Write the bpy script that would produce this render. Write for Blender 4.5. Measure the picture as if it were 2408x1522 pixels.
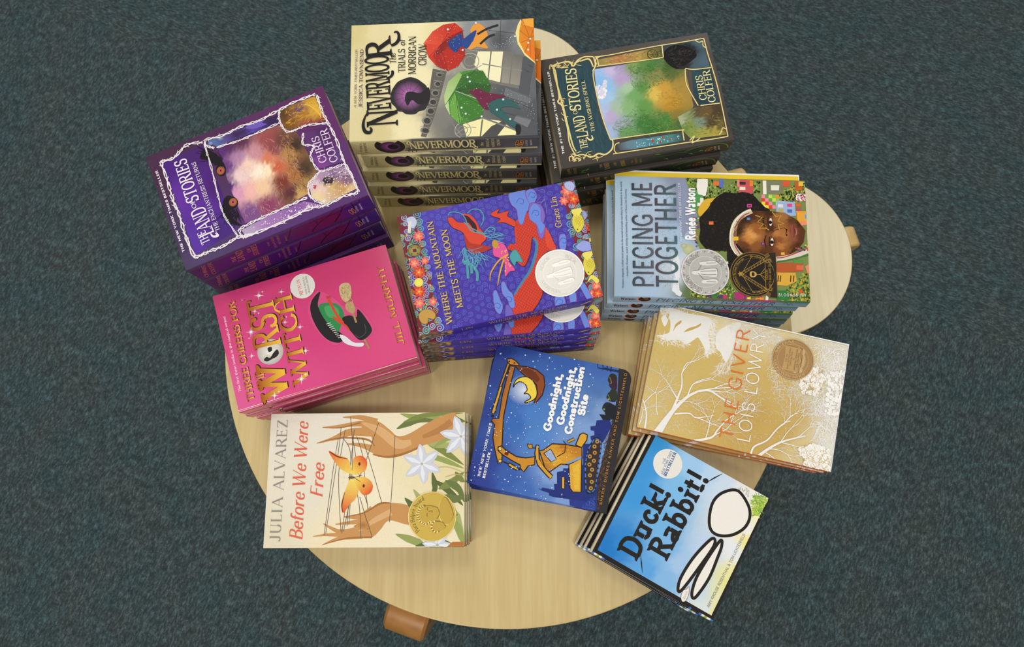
import bpy, bmesh, math, random
from mathutils import Matrix, Vector
from mathutils.geometry import tessellate_polygon

# ------------------------------------------------------------------ scene, camera, light
for o in list(bpy.data.objects):
    bpy.data.objects.remove(o)
SC = bpy.context.scene
COL = SC.collection
TABLE_H = 0.60                       # table top above the carpet (metres)
SEAM_ANGLE, SEAM_OFFSET = 21.0, 0.573       # the carpet's seam: turn (degrees) and distance from the origin

cam_data = bpy.data.cameras.new('camera')
cam = bpy.data.objects.new('camera', cam_data)
COL.objects.link(cam)
cam_data.sensor_width = 36.0
cam_data.sensor_fit = 'HORIZONTAL'
cam_data.lens = 25.052
cam_data.clip_start = 0.02
cam_data.dof.use_dof = True
cam_data.dof.focus_distance = 0.75
cam_data.dof.aperture_fstop = 10.0
_f = Vector((-0.02199301, 0.20133633, -0.97927524))
_r = Vector((0.9997479, 0.0, -0.02245279))
_u = _r.cross(_f)
_m = Matrix((( _r.x, _u.x, -_f.x, 0.0), (_r.y, _u.y, -_f.y, 0.0), (_r.z, _u.z, -_f.z, 0.0), (0, 0, 0, 1)))
cam.matrix_world = Matrix.Translation((0.0, 0.0, TABLE_H + 0.83197)) @ _m
SC.camera = cam

world = bpy.data.worlds.new('world')
SC.world = world
world.use_nodes = True
world.node_tree.nodes['Background'].inputs[0].default_value = (1.0, 0.985, 0.955, 1)
world.node_tree.nodes['Background'].inputs[1].default_value = 0.60

def area(name, loc, size, power, color, target=(0, 0.12, TABLE_H)):
    d = bpy.data.lights.new(name, 'AREA')
    d.shape = 'DISK'
    d.size = size
    d.energy = power
    d.color = color
    o = bpy.data.objects.new(name, d)
    COL.objects.link(o)
    o.location = loc
    o.rotation_euler = (Vector(target) - Vector(loc)).to_track_quat('-Z', 'Y').to_euler()
    return o

area('fill_lamp', (-0.84, -0.46, 2.75), 0.28, 9.0, (1.0, 0.96, 0.89))
area('fill_lamp', (-0.28, 1.02, 3.00), 0.50, 15.0, (1.0, 0.96, 0.89))  # added overhead fill that lifts the dark middle of the table
area('fill_lamp', (0.72, -0.40, 3.00), 0.40, 12.0, (1.0, 0.96, 0.89))  # second added fill, reaching the table's middle from the right front
area('fill_lamp', (1.95, 1.30, 2.75), 0.45, 6.0, (1.0, 0.96, 0.89))
area('fill_lamp', (-0.60, 1.90, 2.75), 0.45, 8.0, (1.0, 0.96, 0.89))
area('wall_lamp', (-0.80, -2.60, 1.85), 0.80, 17.0, (1.0, 0.97, 0.90))
area('window_light', (-2.6, 2.2, 2.1), 1.2, 15.0, (0.80, 0.88, 1.0))

SC.view_settings.view_transform = 'Standard'
SC.view_settings.look = 'None'
SC.view_settings.exposure = -0.30
SC.view_settings.gamma = 1.0
SC.view_settings.use_curve_mapping = False

# ------------------------------------------------------------------ materials
INK_GAIN = 0.92                       # printed colours are given as seen on the page

def lin(c):
    return c / 12.92 if c <= 0.04045 else ((c + 0.055) / 1.055) ** 2.4

def rgb(h):
    return tuple(lin(int(h[i:i + 2], 16) / 255.0) for i in (0, 2, 4))

def new_mat(name, rough=0.5, spec=0.4):
    m = bpy.data.materials.new(name)
    m.use_nodes = True
    b = m.node_tree.nodes['Principled BSDF']
    b.inputs['Roughness'].default_value = rough
    b.inputs['Specular IOR Level'].default_value = spec
    return m, m.node_tree.nodes, m.node_tree.links, b

def print_mat(name, rough, spec, metal=0.0, bump=0.0):
    m, n, l, b = new_mat(name, rough, spec)
    a = n.new('ShaderNodeAttribute')
    a.attribute_name = 'ink'
    tc = n.new('ShaderNodeTexCoord')
    nz = n.new('ShaderNodeTexNoise')
    nz.inputs['Scale'].default_value = 900.0
    nz.inputs['Detail'].default_value = 2.0
    l.new(tc.outputs['Object'], nz.inputs['Vector'])
    mr = n.new('ShaderNodeMapRange')
    mr.inputs['From Min'].default_value = 0.3
    mr.inputs['From Max'].default_value = 0.7
    mr.inputs['To Min'].default_value = INK_GAIN * 0.97
    mr.inputs['To Max'].default_value = INK_GAIN * 1.03
    l.new(nz.outputs['Fac'], mr.inputs['Value'])
    vm = n.new('ShaderNodeVectorMath')
    vm.operation = 'SCALE'
    l.new(a.outputs['Color'], vm.inputs[0])
    l.new(mr.outputs['Result'], vm.inputs['Scale'])
    l.new(vm.outputs['Vector'], b.inputs['Base Color'])
    b.inputs['Metallic'].default_value = metal
    return m

PRINT = {
    'matte': print_mat('printed_matte_card', 0.45, 0.16),
    'gloss': print_mat('printed_glossy_card', 0.14, 0.45),
    'foil': print_mat('embossed_foil', 0.42, 0.5, metal=0.3),
}

def page_mat():
    m, n, l, b = new_mat('page_edges', 0.8, 0.1)
    tc = n.new('ShaderNodeTexCoord')
    mp = n.new('ShaderNodeMapping')
    mp.inputs['Scale'].default_value = (14, 14, 2600)
    l.new(tc.outputs['Object'], mp.inputs['Vector'])
    nz = n.new('ShaderNodeTexNoise')
    nz.inputs['Scale'].default_value = 1.0
    nz.inputs['Detail'].default_value = 3.0
    l.new(mp.outputs['Vector'], nz.inputs['Vector'])
    cr = n.new('ShaderNodeValToRGB')
    cr.color_ramp.elements[0].position = 0.32
    cr.color_ramp.elements[0].color = (*rgb('9a8c70'), 1)
    cr.color_ramp.elements[1].position = 0.66
    cr.color_ramp.elements[1].color = (*rgb('e6dcc2'), 1)
    l.new(nz.outputs['Fac'], cr.inputs['Fac'])
    l.new(cr.outputs['Color'], b.inputs['Base Color'])
    return m

def wood_mat(name, dark, light, rough, grain_scale=(7, 160, 40), angle=0.2, spec=0.45):
    m, n, l, b = new_mat(name, rough, spec)
    tc = n.new('ShaderNodeTexCoord')
    mp = n.new('ShaderNodeMapping')
    mp.inputs['Rotation'].default_value = (0, 0, angle)
    mp.inputs['Scale'].default_value = grain_scale
    l.new(tc.outputs['Object'], mp.inputs['Vector'])
    n1 = n.new('ShaderNodeTexNoise')
    n1.inputs['Scale'].default_value = 1.0
    n1.inputs['Detail'].default_value = 5.0
    n1.inputs['Distortion'].default_value = 0.6
    l.new(mp.outputs['Vector'], n1.inputs['Vector'])
    n2 = n.new('ShaderNodeTexNoise')
    n2.inputs['Scale'].default_value = 5.0
    n2.inputs['Detail'].default_value = 3.0
    l.new(tc.outputs['Object'], n2.inputs['Vector'])
    mx = n.new('ShaderNodeMix')
    mx.data_type = 'FLOAT'
    mx.inputs[0].default_value = 0.45
    l.new(n1.outputs['Fac'], mx.inputs[2])
    l.new(n2.outputs['Fac'], mx.inputs[3])
    cr = n.new('ShaderNodeValToRGB')
    cr.color_ramp.elements[0].position = 0.36
    cr.color_ramp.elements[0].color = (*rgb(dark), 1)
    cr.color_ramp.elements[1].position = 0.62
    cr.color_ramp.elements[1].color = (*rgb(light), 1)
    l.new(mx.outputs[0], cr.inputs['Fac'])
    l.new(cr.outputs['Color'], b.inputs['Base Color'])
    bp = n.new('ShaderNodeBump')
    bp.inputs['Strength'].default_value = 0.06
    bp.inputs['Distance'].default_value = 0.0006
    l.new(n1.outputs['Fac'], bp.inputs['Height'])
    l.new(bp.outputs['Normal'], b.inputs['Normal'])
    return m

def carpet_mat():
    """Grey-green carpet; the pile runs one way on one side of a seam and across it on the other."""
    m, n, l, b = new_mat('carpet_pile', 0.95, 0.08)
    tc = n.new('ShaderNodeTexCoord')
    rot = n.new('ShaderNodeMapping')
    rot.inputs['Rotation'].default_value = (0, 0, math.radians(SEAM_ANGLE))
    l.new(tc.outputs['Object'], rot.inputs['Vector'])
    sep = n.new('ShaderNodeSeparateXYZ')
    l.new(rot.outputs['Vector'], sep.inputs[0])
    side = n.new('ShaderNodeMath')
    side.operation = 'GREATER_THAN'
    side.inputs[1].default_value = SEAM_OFFSET
    l.new(sep.outputs['Y'], side.inputs[0])
    def pile(scales, detail, rough):
        outs = []
        for sc in (scales, scales[::-1]):
            mp = n.new('ShaderNodeMapping')
            mp.inputs['Scale'].default_value = (*sc, 1)
            l.new(rot.outputs['Vector'], mp.inputs['Vector'])
            nz = n.new('ShaderNodeTexNoise')
            nz.inputs['Scale'].default_value = 1.0
            nz.inputs['Detail'].default_value = detail
            nz.inputs['Roughness'].default_value = rough
            l.new(mp.outputs['Vector'], nz.inputs['Vector'])
            outs.append(nz)
        m2 = n.new('ShaderNodeMix')
        m2.data_type = 'FLOAT'
        l.new(side.outputs[0], m2.inputs[0])
        l.new(outs[0].outputs['Fac'], m2.inputs[2])
        l.new(outs[1].outputs['Fac'], m2.inputs[3])
        return m2
    broad = pile((300, 95), 5.0, 0.75)
    fine = pile((900, 420), 2.0, 0.6)
    patch = pile((75, 40), 2.0, 0.5)
    m3 = n.new('ShaderNodeMix')
    m3.data_type = 'FLOAT'
    m3.inputs[0].default_value = 0.32
    l.new(broad.outputs[0], m3.inputs[2])
    l.new(fine.outputs[0], m3.inputs[3])
    mx = n.new('ShaderNodeMix')
    mx.data_type = 'FLOAT'
    mx.inputs[0].default_value = 0.14
    l.new(m3.outputs[0], mx.inputs[2])
    l.new(patch.outputs[0], mx.inputs[3])
    cr = n.new('ShaderNodeValToRGB')
    e = cr.color_ramp.elements
    e[0].position = 0.43
    e[0].color = (*rgb('2e3738'), 1)
    e[1].position = 0.59
    e[1].color = (*rgb('5b7074'), 1)
    k = e.new(0.51)
    k.color = (*rgb('3d4849'), 1)
    l.new(mx.outputs[0], cr.inputs['Fac'])
    big = n.new('ShaderNodeTexNoise')
    big.inputs['Scale'].default_value = 10.0
    big.inputs['Detail'].default_value = 3.0
    l.new(tc.outputs['Object'], big.inputs['Vector'])
    hue = n.new('ShaderNodeValToRGB')
    hue.color_ramp.elements[0].position = 0.35
    hue.color_ramp.elements[0].color = (1.10, 1.0, 0.95, 1)
    hue.color_ramp.elements[1].position = 0.65
    hue.color_ramp.elements[1].color = (0.92, 1.0, 1.05, 1)
    l.new(big.outputs['Fac'], hue.inputs['Fac'])
    mul = n.new('ShaderNodeMix')
    mul.data_type = 'RGBA'
    mul.blend_type = 'MULTIPLY'
    mul.inputs[0].default_value = 1.0
    l.new(cr.outputs['Color'], mul.inputs[6])
    l.new(hue.outputs['Color'], mul.inputs[7])
    l.new(mul.outputs[2], b.inputs['Base Color'])
    bp = n.new('ShaderNodeBump')
    bp.inputs['Strength'].default_value = 0.35
    bp.inputs['Distance'].default_value = 0.002
    l.new(mx.outputs[0], bp.inputs['Height'])
    l.new(bp.outputs['Normal'], b.inputs['Normal'])
    return m

PAGES = page_mat()
BIRCH = wood_mat('birch_veneer', 'c2aa74', 'd0ba86', 0.33, (170, 9, 40), 0.42)
BIRCH_EDGE = wood_mat('birch_edge', 'c9aa66', 'dcc083', 0.4, (20, 20, 900))
HONEY = wood_mat('honey_bent_wood', '98642a', 'b4803e', 0.3, (30, 30, 3))
PALE = wood_mat('pale_bent_wood', 'c3a05e', 'd6b878', 0.35, (30, 30, 3))
SEAT = wood_mat('pale_birch_seat', 'dccfa8', 'e8dcba', 0.35, (150, 9, 40), 1.1)
CARPET = carpet_mat()

# ------------------------------------------------------------------ object helpers
def link_mesh(name, bm, mats, parent=None):
    me = bpy.data.meshes.new(name)
    bm.to_mesh(me)
    bm.free()
    for m in mats:
        me.materials.append(m)
    o = bpy.data.objects.new(name, me)
    COL.objects.link(o)
    o.parent = parent
    return o

def thing(name, label, cat, loc, rotz=0.0, group=None):
    o = bpy.data.objects.new(name, None)
    o.empty_display_size = 0.02
    COL.objects.link(o)
    o.location = loc
    o.rotation_euler = (0, 0, rotz)
    o['label'] = label
    o['category'] = cat
    if group:
        o['group'] = group
    return o

def copy_thing(root, loc, rotz, label):
    r = root.copy()
    COL.objects.link(r)
    r.location = loc
    r.rotation_euler = (0, 0, rotz)
    r['label'] = label
    for ch in list(root.children):
        c = ch.copy()
        COL.objects.link(c)
        c.parent = r
        for g in list(ch.children):
            d = g.copy()
            COL.objects.link(d)
            d.parent = c
    return r

def smooth(o, ang=35):
    for p in o.data.polygons:
        p.use_smooth = True
    o.data.set_sharp_from_angle(angle=math.radians(ang))

def disc(R, z0, z1, bev, seg=160, mid=3):
    bm = bmesh.new()
    prof = [(R - bev, z1)]
    for i in range(1, mid + 1):
        a = math.pi / 2 * i / mid
        prof.append((R - bev + bev * math.sin(a), z1 - bev + bev * math.cos(a)))
    prof += [(R, z0 + bev * 0.6), (R - bev * 0.6, z0)]
    rings = []
    for r, z in prof:
        rings.append([bm.verts.new((r * math.cos(2 * math.pi * k / seg), r * math.sin(2 * math.pi * k / seg), z)) for k in range(seg)])
    bm.faces.new(rings[0])
    bm.faces.new(list(reversed(rings[-1])))
    for a, b in zip(rings, rings[1:]):
        for k in range(seg):
            bm.faces.new((a[k], b[k], b[(k + 1) % seg], a[(k + 1) % seg]))
    return bm

def bent_leg(ang, r_in, r_out, z_top, z_bot, thick, width, rad):
    """An L-shaped bentwood leg: runs out under the top, turns down at the knee, stands on the floor."""
    path = [(r_in, z_top - thick / 2)]
    rc = r_out - thick / 2
    n = 14
    for i in range(n + 1):
        a = math.pi / 2 * (1 - i / n)
        path.append((rc - rad + rad * math.cos(a), z_top - thick / 2 - rad + rad * math.sin(a)))
    path.append((rc - 0.002, z_bot + 0.0))
    bm = bmesh.new()
    rows = []
    bv = min(thick, width) * 0.14
    for i, (r, z) in enumerate(path):
        p0 = path[max(i - 1, 0)]
        p1 = path[min(i + 1, len(path) - 1)]
        tx, tz = p1[0] - p0[0], p1[1] - p0[1]
        L = math.hypot(tx, tz)
        nx, nz = -tz / L, tx / L
        row = []
        h, w = thick / 2, width / 2
        for s, t in ((h, w - bv), (h, -w + bv), (h - bv, -w), (-h + bv, -w), (-h, -w + bv), (-h, w - bv), (-h + bv, w), (h - bv, w)):
            x, z2 = r + nx * s, z + nz * s
            row.append(bm.verts.new((x * math.cos(ang) - t * math.sin(ang), x * math.sin(ang) + t * math.cos(ang), z2)))
        rows.append(row)
    for a, b in zip(rows, rows[1:]):
        for k in range(8):
            bm.faces.new((a[k], a[(k + 1) % 8], b[(k + 1) % 8], b[k]))
    bm.faces.new(rows[0])
    bm.faces.new(list(reversed(rows[-1])))
    bmesh.ops.recalc_face_normals(bm, faces=bm.faces)
    return bm

# ------------------------------------------------------------------ floor, table, stools
bm = bmesh.new()
vs = [bm.verts.new(p) for p in ((-3, -3, 0), (3, -3, 0), (3, 3.5, 0), (-3, 3.5, 0))]
bm.faces.new(vs)
floor = link_mesh('floor', bm, [CARPET])
floor['kind'] = 'structure'

def round_furniture(name, label, cat, x, y, H, R, thick, ang0, r_out, leg_w, leg_t, rad, top_name, top_mat, leg_mat, group=None):
    t = thing(name, label, cat, (x, y, 0), 0, group)
    top = link_mesh(top_name, disc(R, H - thick, H, 0.0022), [top_mat, BIRCH_EDGE], t)
    for p in top.data.polygons:
        if abs(p.normal.z) < 0.9:
            p.material_index = 1
    smooth(top)
    for k in range(4):
        leg = link_mesh('leg', bent_leg(ang0 + k * math.pi / 2, R * 0.45, r_out, H - thick, 0.0, leg_t, leg_w, rad), [leg_mat], t)
        smooth(leg, 40)
    return t

round_furniture('round_table', 'large round pale birch table carrying all the stacks of books', 'table',
                -0.0255, 0.1662, TABLE_H, 0.3377, 0.022, math.radians(-109), 0.377, 0.050, 0.024, 0.030, 'tabletop', BIRCH, HONEY)
round_furniture('round_stool', 'small round birch stool with legs showing, right of the stack with the portrait cover', 'stool',
                0.381, 0.3345, TABLE_H - 0.26, 0.132, 0.016, math.radians(14), 0.162, 0.034, 0.018, 0.011, 'seat', SEAT, PALE,
                'round stools around the table')
round_furniture('round_stool', 'small round birch stool half hidden behind the stack with the umbrella cover', 'stool',
                -0.0165, 0.615, TABLE_H - 0.26, 0.130, 0.016, math.radians(9), 0.160, 0.034, 0.018, 0.011, 'seat', SEAT, PALE,
                'round stools around the table')

# ------------------------------------------------------------------ lettering (drawn stroke by stroke)
# every glyph: advance | strokes.  T thick stem, t thin stem, c curve, o closed curve, d dot;
# digit after the code: 1/2/3 serif at start/end/both, 5/6/7 tick up/down/both at the end, 8 only drawn in serif faces
GLYPHS = {
'A': '9|t1 .6,0 4.6,10|T2 4.3,10 8.4,0|t0 2,3.4 7,3.4',
'B': '7.6|T3 1.4,0 1.4,10|c0 1.4,10 4.2,10 5.8,9.3 6.2,7.7 5.6,6 4,5.3 1.4,5.3|c0 1.4,5.3 4.4,5.3 6.2,4.5 6.9,2.8 6.2,.9 4.4,0 1.4,0',
'C': '8.2|c0 7.5,7.6 6.6,9.3 4.6,10 2.4,9.3 .9,7 .7,5 .9,3 2.4,.7 4.6,0 6.6,.7 7.6,2.4|t8 7.5,7.2 7.5,9.9',
'D': '8.6|T3 1.4,0 1.4,10|c0 1.4,10 4,10 6.4,9 7.6,6.6 7.7,5 7.6,3.4 6.4,1 4,0 1.4,0',
'E': '6.9|T3 1.4,0 1.4,10|t6 1.4,10 6,10|t7 1.4,5.2 5.2,5.2|t5 1.4,0 6.3,0',
'F': '6.5|T3 1.4,0 1.4,10|t6 1.4,10 6,10|t7 1.4,5.2 5,5.2',
'G': '8.9|c0 7.5,7.6 6.6,9.3 4.6,10 2.4,9.3 .9,7 .7,5 .9,3 2.4,.7 4.6,0 6.4,.4 7.6,1.4|T0 7.6,.9 7.6,4.4|t0 5.2,4.4 8,4.4|t8 7.5,7.2 7.5,9.9',
'H': '9|T3 1.4,0 1.4,10|T3 7.4,0 7.4,10|t0 1.4,5.2 7.4,5.2',
'I': '3.5|T3 1.75,0 1.75,10',
'J': '5.2|T1 3.6,10 3.6,3|c0 3.6,3 3.3,.9 2,0 .7,.4 .3,1.6',
'K': '8.4|T3 1.4,0 1.4,10|t1 7.3,10 1.6,4.2|T2 3.3,5.8 7.7,0',
'L': '6.5|T3 1.4,0 1.4,10|t5 1.4,0 6.2,0',
'M': '10.7|t3 1.4,0 1.4,10|T0 1.4,10 5.3,1|t0 5.3,1 9.2,10|T3 9.2,0 9.2,10',
'N': '9|t3 1.4,0 1.4,10|T0 1.4,10 7.6,0|t2 7.6,0 7.6,10',
'O': '9.2|o0 4.6,10 2.4,9.3 .9,7 .7,5 .9,3 2.4,.7 4.6,0 6.8,.7 8.3,3 8.5,5 8.3,7 6.8,9.3',
'P': '7.3|T3 1.4,0 1.4,10|c0 1.4,10 4.4,10 6.2,9.1 6.8,7.3 6.2,5.5 4.4,4.6 1.4,4.6',
'Q': '9.2|o0 4.6,10 2.4,9.3 .9,7 .7,5 .9,3 2.4,.7 4.6,0 6.8,.7 8.3,3 8.5,5 8.3,7 6.8,9.3|T0 5,2.4 8.6,-1.4',
'R': '8.2|T3 1.4,0 1.4,10|c0 1.4,10 4.4,10 6.1,9.2 6.6,7.5 6.1,5.9 4.4,5 1.4,5|T2 4.2,5 7.7,0',
'S': '7|c0 6.1,7.9 5.4,9.4 3.6,10 1.7,9.4 1,7.8 1.6,6.3 3.5,5.3 5.4,4.3 6.2,2.6 5.6,.8 3.6,0 1.6,.6 .7,2.2|t8 6.1,7.3 6.1,9.8|t8 .7,.2 .7,2.7',
'T': '7.8|T2 3.9,10 3.9,0|t6 3.9,10 7.5,10|t6 3.9,10 .3,10',
'U': '8.8|T1 1.5,10 1.5,3.6|c0 1.5,3.6 1.8,1.4 3,.2 4.4,0 5.8,.2 7,1.4 7.3,3.6|t1 7.3,10 7.3,3.6',
'V': '8.8|T1 .5,10 4.4,0|t1 8.3,10 4.4,0',
'W': '12.6|T1 .5,10 3.8,0|t0 6.4,10 3.8,0|T1 6,10 9,0|t1 12.1,10 9,0',
'X': '8.6|T3 .7,10 7.9,0|t3 7.6,10 .9,0',
'Y': '8.4|T1 .5,10 4.2,4.8|t1 8,10 4.2,4.8|T2 4.2,5.2 4.2,0',
'Z': '7.6|t6 6.9,10 .9,10|T0 6.6,10 .9,0|t5 .9,0 7.1,0',
'a': '6.2|c0 1,5.1 1.6,6.2 3,6.5 4.4,6 4.8,4.6|T2 4.8,4.8 4.8,0|c0 4.8,3.7 2.6,3.3 1,2.6 .7,1.5 1.2,.3 2.5,0 4,.6 4.8,1.8',
'b': '6.8|T1 1.3,10 1.3,0|c0 1.3,4.4 2.2,5.9 3.7,6.5 5.3,5.7 6.1,3.3 5.3,.8 3.7,0 2.2,.5 1.3,1.8',
'c': '5.8|c0 5.2,4.9 4.5,6.1 3.2,6.5 1.6,5.7 .8,3.3 1.5,.9 3.2,0 4.6,.4 5.3,1.5',
'd': '6.9|T3 5.5,10 5.5,0|c0 5.5,4.4 4.6,5.9 3.1,6.5 1.5,5.7 .7,3.3 1.5,.8 3.1,0 4.6,.5 5.5,1.8',
'e': '6.1|t0 .8,3.5 5.4,3.5|c0 5.4,3.3 5.2,5.1 4.4,6.2 3.2,6.5 1.6,5.7 .8,3.3 1.5,.9 3.2,0 4.6,.4 5.4,1.5',
'f': '4.2|c0 4.4,9.2 3.6,10 2.5,9.7 2,8.4 1.9,7|T2 1.9,7.2 1.9,0|t0 .4,6.4 3.8,6.4',
'g': '6.6|c0 5.2,4.4 4.4,5.9 3,6.5 1.5,5.8 .7,3.4 1.5,1 3,.2 4.4,.7 5.2,2|T0 5.3,6.4 5.3,-.6|c0 5.3,-.4 4.9,-2.2 3.2,-3 1.6,-2.6 .9,-1.6',
'h': '7|T3 1.3,0 1.3,10|c0 1.3,4.2 2.3,5.9 3.8,6.5 5.1,5.9 5.6,4.2|T2 5.6,4.4 5.6,0',
'i': '3|T3 1.5,0 1.5,6.4|d0 1.5,8.9',
'k': '6.6|T3 1.3,0 1.3,10|t1 5.6,6.4 1.4,2.4|T2 2.8,3.8 6,0',
'l': '3|T3 1.5,0 1.5,10',
'm': '10|T3 1.3,0 1.3,6.4|c0 1.3,4.3 2.3,5.9 3.5,6.5 4.6,5.9 5,4.2|T2 5,4.4 5,0|c0 5,4.3 6,5.9 7.3,6.5 8.4,5.9 8.8,4.2|T2 8.8,4.4 8.8,0',
'n': '7|T3 1.3,0 1.3,6.4|c0 1.3,4.2 2.3,5.9 3.8,6.5 5.1,5.9 5.6,4.2|T2 5.6,4.4 5.6,0',
'o': '6.6|o0 3.3,6.5 1.6,5.7 .8,3.3 1.6,.8 3.3,0 5,.8 5.8,3.3 5,5.7',
'p': '6.8|T3 1.3,-3 1.3,6.4|c0 1.3,4.4 2.2,5.9 3.7,6.5 5.3,5.7 6.1,3.3 5.3,.8 3.7,0 2.2,.5 1.3,1.8',
'q': '6.9|T2 5.5,6.4 5.5,-3|c0 5.5,4.4 4.6,5.9 3.1,6.5 1.5,5.7 .7,3.3 1.5,.8 3.1,0 4.6,.5 5.5,1.8',
'r': '4.9|T3 1.3,0 1.3,6.4|c0 1.3,3.8 2.2,5.7 3.5,6.5 4.6,6.1',
's': '5.2|c0 4.5,5.2 3.9,6.2 2.6,6.5 1.3,6 .9,4.9 1.4,3.9 2.7,3.3 4.1,2.7 4.6,1.6 4.1,.5 2.6,0 1.2,.4 .6,1.5',
't': '4.6|T0 2.1,8.8 2.1,1.6|c0 2.1,1.8 2.5,.3 3.4,0 4.4,.6|t0 0,6.2 4.5,6.2',
'u': '7|T1 1.3,6.4 1.3,2|c0 1.3,2.2 1.8,.5 3,0 4.5,.6 5.5,2.2|T1 5.5,6.4 5.5,0',
'v': '6.4|T1 .4,6.4 3.2,0|t1 6,6.4 3.2,0',
'w': '9.4|T1 .4,6.4 2.8,0|t0 4.7,6.4 2.8,0|T0 4.7,6.4 6.7,0|t1 9,6.4 6.7,0',
'x': '6.4|T3 .6,6.4 5.8,0|t3 5.6,6.4 .8,0',
'y': '6.4|T1 .4,6.4 3.3,.2|t1 6,6.4 2.2,-2.8',
'z': '5.6|t0 .8,6.4 5,6.4|T0 4.9,6.4 .8,0|t0 .8,0 5.2,0',
'1': '5|T2 2.8,10 2.8,0|t0 2.8,10 1,8.3',
'2': '6.4|c0 .9,7.8 1.6,9.4 3.2,10 4.9,9.3 5.4,7.6 4.6,5.6 2.6,2.8 .8,.2|t0 .6,.4 5.8,.4',
'#': '8|t0 2.2,0 3.6,10|t0 4.8,0 6.2,10|t0 .8,3.4 6.8,3.4|t0 1.3,6.8 7.3,6.8',
'&': '8.6|c0 7.6,4.6 6,1.6 3.4,0 1.3,.8 .8,2.6 1.8,4.6 4.6,6.6 4.9,8.6 3.6,10 2.1,8.6 2.8,6.4 7.8,0',
'!': '3.4|T0 1.7,10 1.7,3|d0 1.7,.7',
'.': '2.6|d0 1.3,.6',
',': '2.6|d0 1.3,.6|t0 1.6,.6 .6,-1.8',
"'": '2.2|t0 1.1,10 1.1,7.4',
'"': '3.6|t0 1.1,10 1.1,7.4|t0 2.5,10 2.5,7.4',
'-': '4.4|t0 .8,3.6 3.6,3.6',
'~': '9.6|t0 .4,3.6 9.2,3.6',
' ': '3.4|',
}
GLYPHS['\u00e9'] = GLYPHS['e'] + '|t0 3,7.6 4.4,9.8'
FACES = {   # thick, thin, serif reach, serif depth, slant, letter gap
    'sans': (1.35, 1.2, 0, 0, 0, 0.5), 'sansit': (1.35, 1.2, 0, 0, .2, 0.5), 'wide': (1.3, 1.15, 0, 0, 0, 3.2),
    'light': (.8, .75, 0, 0, 0, 1.4), 'bold': (2.3, 2.0, 0, 0, 0, 0.9), 'black': (2.9, 2.4, 0, 0, 0, 0.9), 'boldit': (2.0, 1.7, 0, 0, .2, 1.2),
    'cond': (1.45, 1.3, 0, 0, 0, 0.9), 'serif': (1.5, .65, .75, .5, 0, 0.5), 'serifit': (1.4, .6, .6, .4, .22, 0.4),
    'didot': (1.35, .38, .8, .35, 0, 1.6), 'didotit': (1.45, .5, .35, .3, .25, .4), 'slab': (2.15, 1.7, 1.25, 1.5, 0, 1.3),
    'gothic': (1.9, .95, 1.15, .75, 0, .5), 'deco': (1.7, .8, .9, .65, 0, .6), 'hand': (.75, .75, 0, 0, .1, .8),
}
_glyph_cache = {}

def glyph(ch):
    if ch not in _glyph_cache:
        parts = GLYPHS.get(ch, '4|').split('|')
        st = []
        for s in parts[1:]:
            if s:
                code, *pts = s.split()
                st.append((code[0], int(code[1]), [tuple(float(v) for v in p.split(',')) for p in pts]))
        _glyph_cache[ch] = (float(parts[0]), st)
    return _glyph_cache[ch]

def catmull(pts, closed=False, n=5):
    out = []
    m = len(pts)
    if m < 3 and not closed:
        return list(pts)
    rng = m if closed else m - 1
    for i in range(rng):
        if closed:
            p0, p1, p2, p3 = pts[i - 1], pts[i], pts[(i + 1) % m], pts[(i + 2) % m]
        else:
            p0, p1, p2, p3 = pts[max(i - 1, 0)], pts[i], pts[i + 1], pts[min(i + 2, m - 1)]
        for k in range(n):
            t = k / n
            out.append(tuple(0.5 * (2 * p1[j] + (p2[j] - p0[j]) * t + (2 * p0[j] - 5 * p1[j] + 4 * p2[j] - p3[j]) * t * t
                                    + (3 * p1[j] - p0[j] - 3 * p2[j] + p3[j]) * t ** 3) for j in (0, 1)))
    if not closed:
        out.append(tuple(pts[-1]))
    return out

def ribbon(pts, widths, closed=False):
    """Quads along a polyline; widths is one full width per point."""
    n = len(pts)
    L, R = [], []
    for i in range(n):
        if closed:
            a, b = pts[i - 1], pts[(i + 1) % n]
        else:
            a, b = pts[max(i - 1, 0)], pts[min(i + 1, n - 1)]
        dx, dy = b[0] - a[0], b[1] - a[1]
        d = math.hypot(dx, dy) or 1e-9
        nx, ny = -dy / d, dx / d
        w = widths[i] / 2
        L.append((pts[i][0] + nx * w, pts[i][1] + ny * w))
        R.append((pts[i][0] - nx * w, pts[i][1] - ny * w))
    q = []
    for i in range(n if closed else n - 1):
        j = (i + 1) % n
        q.append([L[i], R[i], R[j], L[j]])
    return q

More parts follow.
